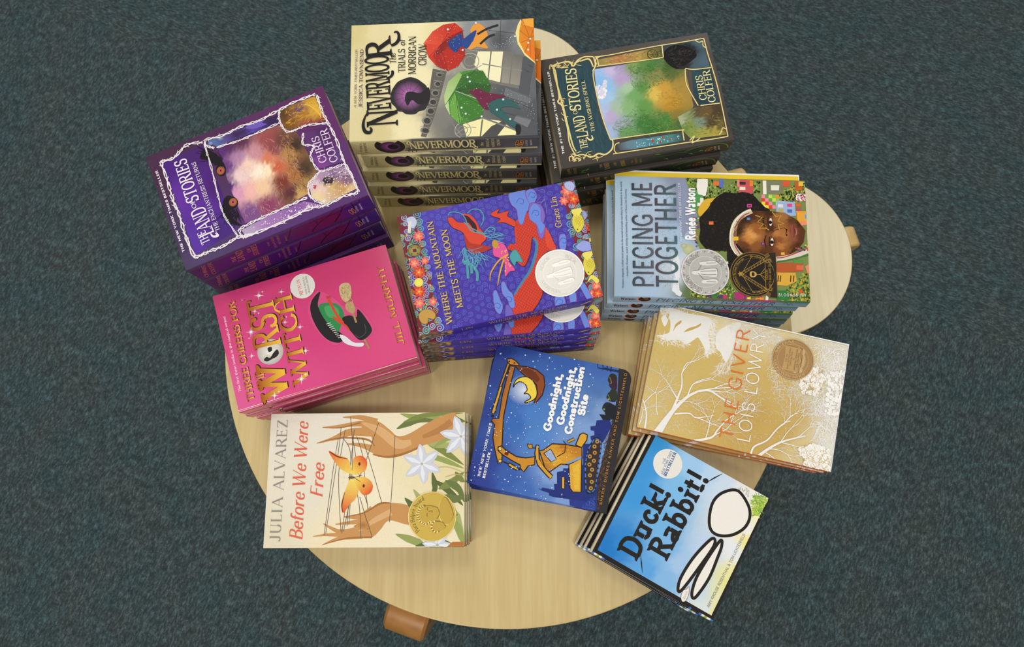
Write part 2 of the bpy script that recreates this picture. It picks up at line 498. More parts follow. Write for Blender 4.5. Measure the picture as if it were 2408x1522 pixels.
def text_polys(s, face):
    """Polygons of a line of text in glyph units, and its width."""
    th, tn, se, sd, sl, gap = FACES[face]
    x = 0.0
    gid = 0
    polys = []
    for ch in s:
        adv, strokes = glyph(ch)
        gid = 0
        for code, flag, pts in strokes:
            if flag == 8 and se == 0:
                continue
            loc = []
            if code == 'd':
                r = max(th * 0.62, 0.62)
                cx, cy = pts[0]
                loc.append([(cx + r * math.cos(k * math.pi / 6), cy + r * math.sin(k * math.pi / 6)) for k in range(12)])
            elif code in 'co':
                sm = catmull(pts, code == 'o')
                w = []
                for i in range(len(sm)):
                    a = sm[i - 1] if (i or code == 'o') else sm[0]
                    b = sm[(i + 1) % len(sm)] if (i < len(sm) - 1 or code == 'o') else sm[-1]
                    d = math.hypot(b[0] - a[0], b[1] - a[1]) or 1
                    w.append(tn + (th - tn) * abs(b[1] - a[1]) / d)
                # keep the outline inside the cap height
                cyy = sum(p[1] for p in sm) / len(sm)
                loc += ribbon([(p[0], p[1] - (0.35 * tn if p[1] > cyy else -0.35 * tn)) for p in sm], w, code == 'o')
            else:
                w = th if code == 'T' else tn
                a, b = pts
                horiz = abs(a[1] - b[1]) < 0.01
                if horiz:                         # bars stay inside the letter's height
                    dy = -tn / 2 if a[1] > 9.5 else (tn / 2 if a[1] < 0.5 else 0)
                    a, b = (a[0], a[1] + dy), (b[0], b[1] + dy)
                    loc += ribbon([a, b], [w, w])
                    if se and flag in (5, 6, 7):
                        t = tn * 1.1
                        up = se * 1.5 if flag in (5, 7) else tn / 2
                        dn = se * 1.5 if flag in (6, 7) else tn / 2
                        loc.append([(b[0] - t / 2, b[1] - dn), (b[0] + t / 2, b[1] - dn), (b[0] + t / 2, b[1] + up), (b[0] - t / 2, b[1] + up)])
                else:                             # stems are cut level
                    vx, vy = b[0] - a[0], b[1] - a[1]
                    hw = w / 2 * math.hypot(vx, vy) / abs(vy)
                    loc.append([(a[0] - hw, a[1]), (a[0] + hw, a[1]), (b[0] + hw, b[1]), (b[0] - hw, b[1])])
                    if se:
                        for bit, p, q in ((1, a, b), (2, b, a)):
                            if flag in (1, 2, 3) and flag & bit:
                                d = sd if q[1] > p[1] else -sd
                                loc.append([(p[0] - hw - se, p[1]), (p[0] + hw + se, p[1]), (p[0] + hw + se * .8, p[1] + d * .6), (p[0] + hw, p[1] + d),
                                            (p[0] - hw, p[1] + d), (p[0] - hw - se * .8, p[1] + d * .6)])
            for pl in loc:
                polys.append((gid, [(x + px + sl * py, py) for px, py in pl]))
                gid += 1
        x += adv + gap
    return polys, max(x - gap, 0.1)

# ------------------------------------------------------------------ printing on covers and spines
class Sheet:
    """A printed sheet: inked shapes laid one over another on a face of a cover.  Units mm, x right, y down."""
    STEP = 4.0e-6
    SUB = 40                        # shapes of one layer are set a hair apart so none lie in the same plane
    def __init__(self, w, h, outline=None):
        self.w, self.h = w, h
        self.outline = outline or [(0, 0), (w, 0), (w, h), (0, h)]
        self.tris = []          # (a, b, c, ca, cb, cc, layer, mat)
        self.layer = 0
        self.sub = self.high = 0
        self.mat = 0
    def next(self):
        self.layer += 1 + self.high // 10
        self.sub = self.high = 0
    def band(self, pts, wid, col, closed=False):
        a = (self.sub + 1) % self.SUB
        b = (a + 1) % self.SUB
        for i, q in enumerate(ribbon(pts, wid, closed)):
            self.sub = b if i % 2 else a
            self.poly(q, col, True)
    def poly(self, pts, cols, same=False):
        if len(pts) < 3:
            return
        if not same:
            self.sub = (self.sub + 1) % self.SUB
        if len(pts) == 3:
            ids = [(0, 1, 2)]
        elif len(pts) == 4:
            ids = [(0, 1, 2), (0, 2, 3)]
        else:
            ids = tessellate_polygon([[Vector((p[0], p[1], 0)) for p in pts]])
        self.high = max(self.high, self.sub)
        single = isinstance(cols[0], float)
        for n, t in enumerate(ids):
            if n == 1 and len(pts) == 4:
                self.sub += 0.5         # a pinched quad may fold over itself
            if single:
                self.tri([pts[i] for i in t], [cols] * 3)
            else:
                self.tri([pts[i] for i in t], [cols[i] for i in t])
        self.sub = int(self.sub)
    def tri(self, p, c):
        e = 0.01
        if all(e <= q[0] <= self.w - e and e <= q[1] <= self.h - e for q in p) and len(self.outline) == 4:
            self.tris.append((p, c, self.layer + self.sub * 0.1, self.mat))
            return
        pl = list(zip(p, c))
        o = self.outline
        for i in range(len(o)):
            a, b = o[i], o[(i + 1) % len(o)]
            def side(q):
                return (b[0] - a[0]) * (q[1] - a[1]) - (b[1] - a[1]) * (q[0] - a[0])
            out = []
            for k in range(len(pl)):
                P, Q = pl[k], pl[(k + 1) % len(pl)]
                sp, sq = side(P[0]), side(Q[0])
                if sp >= 0:
                    out.append(P)
                if (sp >= 0) != (sq >= 0):
                    t = sp / (sp - sq)
                    out.append((tuple(P[0][j] + t * (Q[0][j] - P[0][j]) for j in (0, 1)), tuple(P[1][j] + t * (Q[1][j] - P[1][j]) for j in range(3))))
            pl = out
            if len(pl) < 3:
                return
        for k in range(1, len(pl) - 1):
            self.tris.append(([pl[0][0], pl[k][0], pl[k + 1][0]], [pl[0][1], pl[k][1], pl[k + 1][1]], self.layer + self.sub * 0.1, self.mat))

def colour(spec, pts):
    """'rrggbb' or 'rrggbb>rrggbb@deg' (a linear print gradient across the shape)."""
    if '>' not in spec:
        return rgb(spec)
    ab, deg = spec.split('@')
    a, b = (rgb(x) for x in ab.split('>'))
    d = math.radians(float(deg))
    pr = [p[0] * math.cos(d) + p[1] * math.sin(d) for p in pts]
    lo, hi = min(pr), max(pr)
    return [tuple(a[j] + (b[j] - a[j]) * (v - lo) / ((hi - lo) or 1) for j in range(3)) for v in pr]

def nums(s):
    return [tuple(float(v) for v in p.split(',')) for p in s.split()]

def widths(spec, n):
    w = [float(v) for v in str(spec).split(',')]
    if len(w) == 1:
        return [w[0]] * n
    out = []
    for i in range(n):
        t = i / max(n - 1, 1) * (len(w) - 1)
        k = min(int(t), len(w) - 2)
        out.append(w[k] + (w[k + 1] - w[k]) * (t - k))
    return out

def ink(sh, op):
    k = op[0]
    if k == 'mat':
        sh.mat = op[1]
        return
    if k == 'P':                                  # polygon
        pts = nums(op[2])
        sh.poly(pts, colour(op[1], pts))
    elif k == 'B':                                # smooth closed shape
        pts = catmull(nums(op[2]), True, 6)
        sh.poly(pts, colour(op[1], pts))
    elif k == 'L' or k == 'S':                    # smooth / straight stroke
        pts = nums(op[3])
        if k == 'L':
            pts = catmull(pts, False, 6)
        sh.band(pts, widths(op[2], len(pts)), rgb(op[1]))
    elif k == 'O':                                # closed smooth outline
        pts = catmull(nums(op[3]), True, 6)
        sh.band(pts, widths(op[2], len(pts)), rgb(op[1]), True)
    elif k == 'E':                                # ellipse, colour at centre > colour at rim
        cs = op[1].split('>')
        a, b = rgb(cs[0]), rgb(cs[-1])
        x, y, rx, ry, rot = op[2]
        n = 40 if max(rx, ry) > 1.5 else 14
        rings = 5 if len(cs) > 1 else 1
        c0, s0 = math.cos(math.radians(rot)), math.sin(math.radians(rot))
        def at(r, i):
            t = 2 * math.pi * i / n
            ex, ey = rx * r * math.cos(t), ry * r * math.sin(t)
            return (x + ex * c0 - ey * s0, y + ex * s0 + ey * c0)
        def mix(r):
            return tuple(a[j] + (b[j] - a[j]) * r for j in range(3))
        for i in range(n):
            for q in range(rings):
                r0, r1 = q / rings, (q + 1) / rings
                if q == 0:
                    sh.tri([(x, y), at(r1, i), at(r1, i + 1)], [a, mix(r1), mix(r1)])
                else:
                    sh.poly([at(r0, i), at(r1, i), at(r1, i + 1), at(r0, i + 1)], [mix(r0), mix(r1), mix(r1), mix(r0)])
    elif k == 'R':                                # ring
        x, y, r, w = op[2]
        pts = [(x + r * math.cos(2 * math.pi * i / 48), y + r * math.sin(2 * math.pi * i / 48)) for i in range(48)]
        sh.band(pts, [w] * 48, rgb(op[1]), True)
    elif k == 'F':                                # blended field: colour samples spread over a convex shape
        nx, ny, quad, smp, power, rough = op[1:]
        quad = nums(quad)
        x0, x1 = min(p[0] for p in quad), max(p[0] for p in quad)
        y0, y1 = min(p[1] for p in quad), max(p[1] for p in quad)
        S = []
        for s in smp.split():
            a, b, c = s.split(',')
            S.append((float(a), float(b), rgb(c)))
        rnd = random.Random(int(x0 * 7 + y0 * 13 + nx))
        old = sh.outline
        if len(quad) > 4 or old is None:
            sh.outline = quad
        G = []
        for j in range(ny + 1):
            row = []
            for i in range(nx + 1):
                px, py = x0 + (x1 - x0) * i / nx, y0 + (y1 - y0) * j / ny
                W = 0
                acc = [0, 0, 0]
                jx, jy = px + rnd.gauss(0, rough), py + rnd.gauss(0, rough)
                for a, b, c in S:
                    w = 1.0 / ((a - jx) ** 2 + (b - jy) ** 2 + 0.6) ** power
                    W += w
                    for q in range(3):
                        acc[q] += w * c[q]
                row.append(((px, py), tuple(v / W for v in acc)))
            G.append(row)
        for j in range(ny):
            for i in range(nx):
                q = [G[j][i], G[j][i + 1], G[j + 1][i + 1], G[j + 1][i]]
                sh.sub = 0
                for t in ((0, 1, 2), (0, 2, 3)):
                    sh.tri([q[i][0] for i in t], [q[i][1] for i in t])
        sh.outline = old
    elif k == 'T':                                # line of text: face, colour, x, y, angle, cap height, width, text
        _, face, col, x, y, ang, size, width, s = op
        polys, w = text_polys(s, face)
        sx = width / w if width else size / 10
        sy = size / 10
        c0, s0 = math.cos(math.radians(ang)), math.sin(math.radians(ang))
        grad = col.split('>')
        ca, cb = rgb(grad[0]), rgb(grad[-1])
        for gid, pl in polys:
            sh.sub = gid % 70
            pts = [(x + px * sx * c0 + py * sy * s0, y + px * sx * s0 - py * sy * c0) for px, py in pl]
            if len(grad) == 1:
                sh.poly(pts, ca, True)
            else:
                sh.poly(pts, [tuple(ca[j] + (cb[j] - ca[j]) * min(max(py / 10, 0), 1) for j in range(3)) for px, py in pl], True)
    elif k == 'C':                                # text on a circle: face, colour, cx, cy, r, start angle, sweep, cap height, text
        _, face, col, cx, cy, r, a0, sweep, size, s = op
        polys, w = text_polys(s, face)
        sy = size / 10
        for gid, pl in polys:
            sh.sub = gid % 70
            pts = []
            for px, py in pl:
                t = math.radians(a0 + sweep * px / w)
                rr = r + py * sy * (1 if sweep > 0 else -1)
                pts.append((cx + rr * math.cos(t), cy + rr * math.sin(t)))
            sh.poly(pts, rgb(col), True)
    elif k in PATTERNS:
        PATTERNS[k](sh, *op[1:])
        return
    sh.next()

# --- repeated ornament
def inside(p, poly):
    c = False
    for i in range(len(poly)):
        a, b = poly[i - 1], poly[i]
        if (a[1] > p[1]) != (b[1] > p[1]) and p[0] < (b[0] - a[0]) * (p[1] - a[1]) / (b[1] - a[1]) + a[0]:
            c = not c
    return c

def pat_dots(sh, seed, n, cols, rmin, rmax, area_):
    """Scattered specks: stars, glitter, leaves, confetti."""
    rnd = random.Random(seed)
    poly = nums(area_)
    cols = cols.split()
    x0, x1 = min(p[0] for p in poly), max(p[0] for p in poly)
    y0, y1 = min(p[1] for p in poly), max(p[1] for p in poly)
    k = 0
    for _ in range(n * 8):
        p = (rnd.uniform(x0, x1), rnd.uniform(y0, y1))
        if not inside(p, poly):
            continue
        r = rnd.uniform(rmin, rmax)
        m = 8 if r > 0.35 else 6
        a0 = rnd.uniform(0, 6)
        asp = rnd.uniform(0.6, 1.0)
        c = rgb(rnd.choice(cols))
        sh.poly([(p[0] + r * math.cos(a0 + 2 * math.pi * i / m) * rnd.uniform(.8, 1.1), p[1] + asp * r * math.sin(a0 + 2 * math.pi * i / m)) for i in range(m)], c)
        if k % 40 == 39:
            sh.next()
        k += 1
        if k >= n:
            break
    sh.next()

def pat_tiles(sh, seed, n, cols, smin, smax, area_):
    """Scattered paper scraps, rectangles at slight angles."""
    rnd = random.Random(seed)
    poly = nums(area_)
    cols = cols.split()
    x0, x1 = min(p[0] for p in poly), max(p[0] for p in poly)
    y0, y1 = min(p[1] for p in poly), max(p[1] for p in poly)
    k = 0
    while k < n:
        p = (rnd.uniform(x0, x1), rnd.uniform(y0, y1))
        k += 1
        if not inside(p, poly):
            continue
        a = rnd.gauss(0, 0.15)
        w, h = rnd.uniform(smin, smax), rnd.uniform(smin, smax)
        c, s = math.cos(a), math.sin(a)
        sh.poly([(p[0] + u * w * c - v * h * s, p[1] + u * w * s + v * h * c) for u, v in ((-.5, -.5), (.5, -.5), (.5, .5), (-.5, .5))], rgb(rnd.choice(cols)))
        if k % 12 == 0:
            sh.next()
    sh.next()

def pat_swirls(sh, seed, step, col, lw, r, area_):
    rnd = random.Random(seed)
    poly = nums(area_)
    x0, x1 = min(p[0] for p in poly), max(p[0] for p in poly)
    y0, y1 = min(p[1] for p in poly), max(p[1] for p in poly)
    y = y0
    row = 0
    cols = [rgb(c) for c in col.split()]
    while y < y1:
        x = x0 + (step / 2 if row % 2 else 0)
        while x < x1:
            p = (x + rnd.uniform(-.8, .8), y + rnd.uniform(-.8, .8))
            if inside(p, poly):
                a0 = rnd.uniform(0, 6.28)
                R = r * rnd.uniform(.75, 1.15)
                sg = rnd.choice((-1, 1))
                pts = [(p[0] + R * t * math.cos(a0 + sg * 13 * t), p[1] + R * t * math.sin(a0 + sg * 13 * t)) for t in [i / 22 for i in range(2, 23)]]
                c = rnd.choice(cols)
                sh.band(pts, [lw] * len(pts), c)
            x += step
        y += step * 0.86
        row += 1
    sh.next()

def pat_scales(sh, step, col, edge, area_):
    poly = nums(area_)
    poly = catmull(poly, True, 4)
    x0, x1 = min(p[0] for p in poly), max(p[0] for p in poly)
    y0, y1 = min(p[1] for p in poly), max(p[1] for p in poly)
    y = y0
    row = 0
    c = rgb(edge)
    while y < y1:
        x = x0 + (step / 2 if row % 2 else 0)
        while x < x1:
            if inside((x, y), poly):
                pts = [(x + step * .5 * math.cos(t), y + step * .55 * math.sin(t)) for t in [math.pi * i / 6 for i in range(7)]]
                sh.band(pts, [.06, .2, .34, .42, .34, .2, .06], c)
            x += step
        y += step * 0.5
        row += 1
    sh.next()

def pat_tree(sh, seed, col, x, y, ang, length, width, depth):
    """A bare branching tree."""
    rnd = random.Random(seed)
    c = rgb(col)
    def grow(x, y, a, L, w, d):
        pts = [(x, y)]
        for i in range(4):
            a += rnd.gauss(0, 0.13)
            x += L / 4 * math.cos(a)
            y += L / 4 * math.sin(a)
            pts.append((x, y))
        sh.band(pts, [w - (w * .4) * i / 4 for i in range(5)], c)
        if d > 0:
            for s in (-1, 1):
                grow(x, y, a + s * rnd.uniform(.18, .62), L * rnd.uniform(.6, .85), w * .6, d - 1)
            if rnd.random() < .75:
                k = rnd.randint(1, 3)
                grow(pts[k][0], pts[k][1], a + rnd.choice((-1, 1)) * rnd.uniform(.5, 1.0), L * .55, w * .38, d - 1)
    grow(x, y, math.radians(ang), length, width, depth)
    sh.next()

def pat_hairs(sh, seed, n, col, lmin, lmax, w, ang, spread, area_):
    """Many fine strokes: grass, fur, brush work."""
    rnd = random.Random(seed)
    poly = nums(area_)
    x0, x1 = min(p[0] for p in poly), max(p[0] for p in poly)
    y0, y1 = min(p[1] for p in poly), max(p[1] for p in poly)
    cols = [rgb(c) for c in col.split()]
    k = 0
    for _ in range(n * 6):
        p = (rnd.uniform(x0, x1), rnd.uniform(y0, y1))
        if not inside(p, poly):
            continue
        a = math.radians(ang + rnd.gauss(0, spread))
        L = rnd.uniform(lmin, lmax)
        b = rnd.uniform(-.07, .07) * L
        q0 = (p[0] - math.sin(a) * b + L / 2 * math.cos(a), p[1] + math.cos(a) * b + L / 2 * math.sin(a))
        q1 = (p[0] + L * math.cos(a), p[1] + L * math.sin(a))
        c = rnd.choice(cols)
        sh.band([p, q0, q1], [w * .5, w, w * .25], c)
        k += 1
        if k % 60 == 0:
            sh.next()
        if k >= n:
            break
    sh.next()

def pat_vine(sh, seed, col, w, path):
    """A twisting thorny vine border."""
    rnd = random.Random(seed)
    pts = catmull(nums(path), False, 10)
    c = rgb(col)
    for ph in (0, math.pi):
        run = []
        for i, p in enumerate(pts):
            a, b = pts[max(i - 1, 0)], pts[min(i + 1, len(pts) - 1)]
            d = math.hypot(b[0] - a[0], b[1] - a[1]) or 1
            off = math.sin(i * 0.55 + ph) * w * 0.9 + rnd.gauss(0, w * .22)
            run.append((p[0] - (b[1] - a[1]) / d * off, p[1] + (b[0] - a[0]) / d * off))
        sh.band(run, [w * rnd.uniform(.7, 1.25) for _ in run], c)
        for i in range(2, len(run) - 2, 3):
            a = math.atan2(run[i + 1][1] - run[i - 1][1], run[i + 1][0] - run[i - 1][0]) + rnd.choice((-1, 1)) * rnd.uniform(.5, 1.1)
            L = w * rnd.uniform(1.6, 3.0)
            x, y = run[i]
            sh.poly([(x - math.sin(a) * w * .45, y + math.cos(a) * w * .45), (x + math.sin(a) * w * .45, y - math.cos(a) * w * .45), (x + L * math.cos(a), y + L * math.sin(a))], c)
    sh.next()

def pat_sparkle(sh, col, pts):
    """Four-pointed glints: x,y,size."""
    c = rgb(col)
    for x, y, r in nums(pts):
        for k in range(4):
            a = k * math.pi / 2 + 0.25
            sh.poly([(x + r * math.cos(a), y + r * math.sin(a)), (x + r * .12 * math.cos(a + .8), y + r * .12 * math.sin(a + .8)), (x, y), (x + r * .12 * math.cos(a - .8), y + r * .12 * math.sin(a - .8))], c)
            a += math.pi / 4
            sh.poly([(x + r * .5 * math.cos(a), y + r * .5 * math.sin(a)), (x + r * .1 * math.cos(a + .8), y + r * .1 * math.sin(a + .8)), (x, y), (x + r * .1 * math.cos(a - .8), y + r * .1 * math.sin(a - .8))], c)
    sh.next()

def pat_stars(sh, seed, n, col, rmin, rmax, area_):
    rnd = random.Random(seed)
    poly = nums(area_)
    x0, x1 = min(p[0] for p in poly), max(p[0] for p in poly)
    y0, y1 = min(p[1] for p in poly), max(p[1] for p in poly)
    for _ in range(n):
        p = (rnd.uniform(x0, x1), rnd.uniform(y0, y1))
        if inside(p, poly):
            r = rnd.uniform(rmin, rmax)
            sh.poly([(p[0] + r * math.cos(i * math.pi / 4), p[1] + r * math.sin(i * math.pi / 4)) for i in range(8)], rgb(col))
    sh.next()

PATTERNS = {'dots': pat_dots, 'tiles': pat_tiles, 'swirls': pat_swirls, 'scales': pat_scales, 'tree': pat_tree, 'hairs': pat_hairs,
            'vine': pat_vine, 'sparkle': pat_sparkle, 'stars': pat_stars}

def sheet_into(bm, sh, place):
    """Lay the inked triangles into a mesh; place(x, y, layer) gives the point on the book (metres)."""
    lay = bm.verts.layers.float_color.get('ink') or bm.verts.layers.float_color.new('ink')
    for p, c, L, mat in sh.tris:
        vs = []
        for q, k in zip(p, c):
            v = bm.verts.new(place(q[0], q[1], L))
            v[lay] = (k[0], k[1], k[2], 1)
            vs.append(v)
        try:
            f = bm.faces.new(vs)
            f.material_index = mat
        except ValueError:
            pass

def slab(bm, pts, z0, z1, col_top, col_side, mat=0):
    """Prism over an outline (metres); ink colours on its faces."""
    lay = bm.verts.layers.float_color.get('ink') or bm.verts.layers.float_color.new('ink')
    def V(p, z, c):
        v = bm.verts.new((p[0], p[1], z))
        v[lay] = (*c, 1)
        return v
    ct, cs = rgb(col_top), rgb(col_side)
    f = bm.faces.new([V(p, z1, ct) for p in pts])
    f.material_index = mat
    bm.faces.new([V(p, z0, ct) for p in reversed(pts)]).material_index = mat
    for i in range(len(pts)):
        a, b = pts[i], pts[(i + 1) % len(pts)]
        bm.faces.new([V(a, z0, cs), V(b, z0, cs), V(b, z1, cs), V(a, z1, cs)]).material_index = mat

def rounded(w, h, r, corners, n=7):
    """Outline of a cover, mm, x right y down, starting top-left; corners picks which are rounded (TL TR BR BL)."""
    out = []
    for k, (cx, cy, a0) in enumerate(((r, r, 180), (w - r, r, 270), (w - r, h - r, 0), (r, h - r, 90))):
        if corners[k]:
            out += [(cx + r * math.cos(math.radians(a0 + 90 * i / n)), cy + r * math.sin(math.radians(a0 + 90 * i / n))) for i in range(n + 1)]
        else:
            out.append(((0, 0), (w, 0), (w, h), (0, h))[k])
    return out

# ------------------------------------------------------------------ award seals
def seal_ops(kind, r):
    """Relief of an award seal: raised rim, lettering, figures; drawn in a sheet 2r wide."""
    o = []
    def C(col, a0, sw, size, s, rr=0.83, face='serif'):
        o.append(('C', face, col, r, r, r * rr, a0, sw, size, s))
    if kind in ('silver', 'pewter'):
        base, hi, lo, mid = ('d6d3cc', 'e6e4de', 'b8b5ae', 'c8c5be') if kind == 'silver' else ('b9b6b1', 'e0deda', '7f7c78', 'a5a29d')  # hi and lo paint the lit and shaded sides of the relief
        o += [('E', hi, (r, r, r, r, 0)), ('E', base, (r, r, r * .96, r * .96, 0)), ('R', mid, (r, r, r * .92, r * .02)), ('R', hi, (r, r, r * .67, r * .015))]
        if kind == 'pewter':
            for k in range(36):
                a = math.radians(k * 10)
                o.append(('E', hi if k % 2 else lo, (r + r * .89 * math.cos(a), r + r * .89 * math.sin(a), r * .05, r * .02, math.degrees(a) + 50)))
        C(lo, 190, 70, r * .15, 'NEWBERY', .7)
        C(lo, 290, 50, r * .15, 'HONOR', .7)
        C(lo, 30, 40, r * .15, 'BOOK', .7)
        P = lambda s: ' '.join('%.2f,%.2f' % (r + r * a, r + r * b) for a, b in nums(s))
        for dx, col in ((.025, lo), (0, hi)):       # three standing figures, relief painted as a dark copy under a light one
            for s in ('-.12,-.5 -.05,-.56 .02,-.5 .05,-.3 .12,0 .16,.42 .05,.5 -.1,.5 -.2,.42 -.18,0 -.14,-.3', '-.5,-.1 -.42,-.16 -.36,-.08 -.34,.1 -.3,.3 -.32,.48 -.44,.5 -.5,.3 -.5,.1',
                      '.3,-.18 .38,-.24 .44,-.14 .46,.06 .5,.3 .44,.5 .34,.5 .3,.3 .28,.05'):
                o.append(('B', col, P(' '.join('%g,%g' % (a + dx, b + dx) for a, b in nums(s)))))
        for s in ('-.1,-.2 -.12,.1 -.1,.45', '.02,-.2 .04,.1 .06,.46', '-.42,.05 -.42,.45', '.38,.05 .4,.45', '-.05,-.3 -.3,-.1', '.05,-.3 .3,-.15'):
            o.append(('L', lo if kind == 'pewter' else mid, r * .025, P(s)))
    elif kind == 'bronze':
        base, hi, lo = 'a98350', 'cbab78', '7d5a30'  # hi and lo: light and shade of the raised parts, painted in
        o += [('E', hi, (r, r, r, r, 0)), ('E', base, (r, r, r * .97, r * .97, 0)), ('R', hi, (r, r, r * .74, r * .015)), ('R', lo, (r, r, r * .93, r * .012))]
        C(hi, 130, 130, r * .13, 'JOHN NEWBERY', .8)
        C(hi, 280, 80, r * .13, 'MEDAL', .8)
        P = lambda s: ' '.join('%.2f,%.2f' % (r + r * a, r + r * b) for a, b in nums(s))
        o += [('B', hi, P('-.5,.05 -.66,.2 -.5,.3 -.6,.45 -.4,.52 -.3,.35')), ('B', hi, P('.5,.05 .66,.2 .5,.3 .6,.45 .4,.52 .3,.35')), ('B', lo, P('-.55,.12 -.6,.22 -.5,.24')), ('B', lo, P('.55,.12 .6,.22 .5,.24')),
              ('P', lo, P('-.58,-.44 .04,-.38 .62,-.44 .62,.36 .04,.42 -.58,.36')), ('P', 'bf9a62', P('-.6,-.46 0,-.4 .6,-.46 .6,.34 0,.4 -.6,.34')), ('L', lo, r * .02, P('-.6,.34 -.3,.3 0,.4 .3,.3 .6,.34'))]
        for i, s in enumerate(('FOR THE', 'MOST DISTINGUISHED', 'CONTRIBUTION', 'TO', 'AMERICAN LITERATURE', 'FOR CHILDREN')):
            w = min(len(s) * .058, 1.04) * r
            o.append(('T', 'sans', '6d4c26', r - w / 2, r - r * .28 + i * r * .11, 0, r * .07, w, s))
        for k in range(9):
            a = math.radians(50 + k * 10)
            o.append(('L', hi, '%.2f,%.2f' % (r * .03, r * .06), P('0,.45 %g,%g' % (.6 * math.cos(a), .6 * math.sin(a)))))
    elif kind == 'gold':
        base, hi, lo = 'c4a640', 'e6d07c', '876a1e'  # painted highlight and shade tones for the embossing
        o += [('E', hi, (r, r, r, r, 0)), ('E', base, (r, r, r * .95, r * .95, 0)), ('R', lo, (r, r, r * .96, r * .012))]
        C('5d4a16', 222, 112, r * .17, 'Pura Belpr\u00e9 Award', .74)
        P = lambda s: ' '.join('%.2f,%.2f' % (r + r * a, r + r * b) for a, b in nums(s))
        for dx, col in ((.03, lo), (-.02, hi), (0, 'bc9c3a')):  # each shape: painted shade, painted highlight, then body colour
            for s in ('-.2,-.45 .05,-.6 .32,-.5 .42,-.25 .4,.02 .3,.25 .1,.3 -.1,.2 -.2,0 -.25,-.2', '-.62,.2 -.5,.02 -.3,.02 -.2,.2 -.24,.45 -.4,.55 -.56,.45', '-.3,.7 -.25,.45 .05,.3 .5,.3 .75,.45 .7,.6 .3,.8 0,.86'):
                o.append(('B', col, P(' '.join('%g,%g' % (a + dx, b + dx) for a, b in nums(s)))))
        for k in range(26):
            a = math.radians(150 + k * 8)
            o.append(('E', lo if k % 2 else hi, (r * (1.08 + .36 * math.cos(a)), r * (.74 + .34 * math.sin(a)), r * .06, r * .045, k * 40)))
            if k % 2:
                o.append(('E', lo if k % 4 == 1 else hi, (r * (.6 + .22 * math.cos(a)), r * (1.2 + .22 * math.sin(a)), r * .045, r * .035, k * 40)))
        for s in ('.0,-.2 .08,-.22 .14,-.19', '.24,-.2 .32,-.21 .38,-.17', '.2,-.15 .22,-.02 .16,.0', '-.1,.2 .1,.3 .3,.25', '-.2,.2 -.24,.45 -.4,.55'):
            o.append(('L', lo, r * .03, P(s)))
    elif kind == 'black':
        P = lambda s: ' '.join('%.2f,%.2f' % (r + r * a, r + r * b) for a, b in nums(s))
        g = 'b08a3c'
        o += [('E', '8a6a2a', (r, r, r, r, 0)), ('E', '1c140c', (r, r, r * .97, r * .97, 0)), ('R', g, (r, r, r * .88, r * .02)), ('R', '6a5020', (r, r, r * .72, r * .012))]
        o += [('P', '3a2a10', P('0,-.62 -.9,.72 -.78,.8 0,-.42 .78,.8 .9,.72')), ('P', '1a120a', P('0,-.46 -.62,.56 .62,.56'))]
        for s in ('0,-.62 -.95,.84', '0,-.62 .95,.84', '0,-.45 -.72,.7', '0,-.45 .72,.7', '-.62,.5 .62,.5', '0,-.5 -.8,-.05', '0,-.5 .8,-.05', '0,.28 -.32,.52', '0,.28 .32,.52', '0,.28 -.14,.52', '0,.28 .14,.52'):
            o.append(('S', g, r * .018, P(s)))
        for i in range(9):
            t = i / 9
            for sg in (-1, 1):
                o.append(('S', g, r * .014, P('%g,%g %g,%g' % (sg * (.05 + .8 * t), -.52 + 1.27 * t, sg * (.02 + .62 * t), -.4 + 1.02 * t))))
        for k in range(5):
            a0, a1 = math.radians(-90 + 72 * k), math.radians(-54 + 72 * k)
            o.append(('P', g, P('0,-.56 %g,%g %g,%g' % (.13 * math.cos(a0), -.56 + .13 * math.sin(a0), .06 * math.cos(a1), -.56 + .06 * math.sin(a1)))))
            a1 = math.radians(-126 + 72 * k)
            o.append(('P', g, P('0,-.56 %g,%g %g,%g' % (.13 * math.cos(a0), -.56 + .13 * math.sin(a0), .06 * math.cos(a1), -.56 + .06 * math.sin(a1)))))
        o += [('B', 'c8a458', P('-.13,-.1 -.06,-.16 .06,-.16 .13,-.1 .12,.04 .05,.12 -.05,.12 -.12,.04')), ('B', '2a1c0c', P('-.07,-.07 .07,-.07 .07,.03 -.07,.03')), ('S', g, r * .02, P('0,.12 0,.3'))]
        o += [('P', '2a1e0e', P('-.98,.66 -.6,.8 0,.88 .6,.8 .98,.66 1.0,.96 -1.0,.96'))]
        o.append(('T', 'serif', g, r * .32, r * 1.74, 0, r * .1, r * 1.36, 'CORETTA SCOTT KING AWARD'))
        o.append(('T', 'serif', g, r * .78, r * 1.6, 0, r * .08, r * .44, 'HONOR'))
        C(g, 140, 45, r * .1, 'Peace', .76)
        C(g, 205, 125, r * .085, 'Non-Violent Social Change', .76)
        C(g, 350, 60, r * .09, 'Brotherhood', .76)
    return o

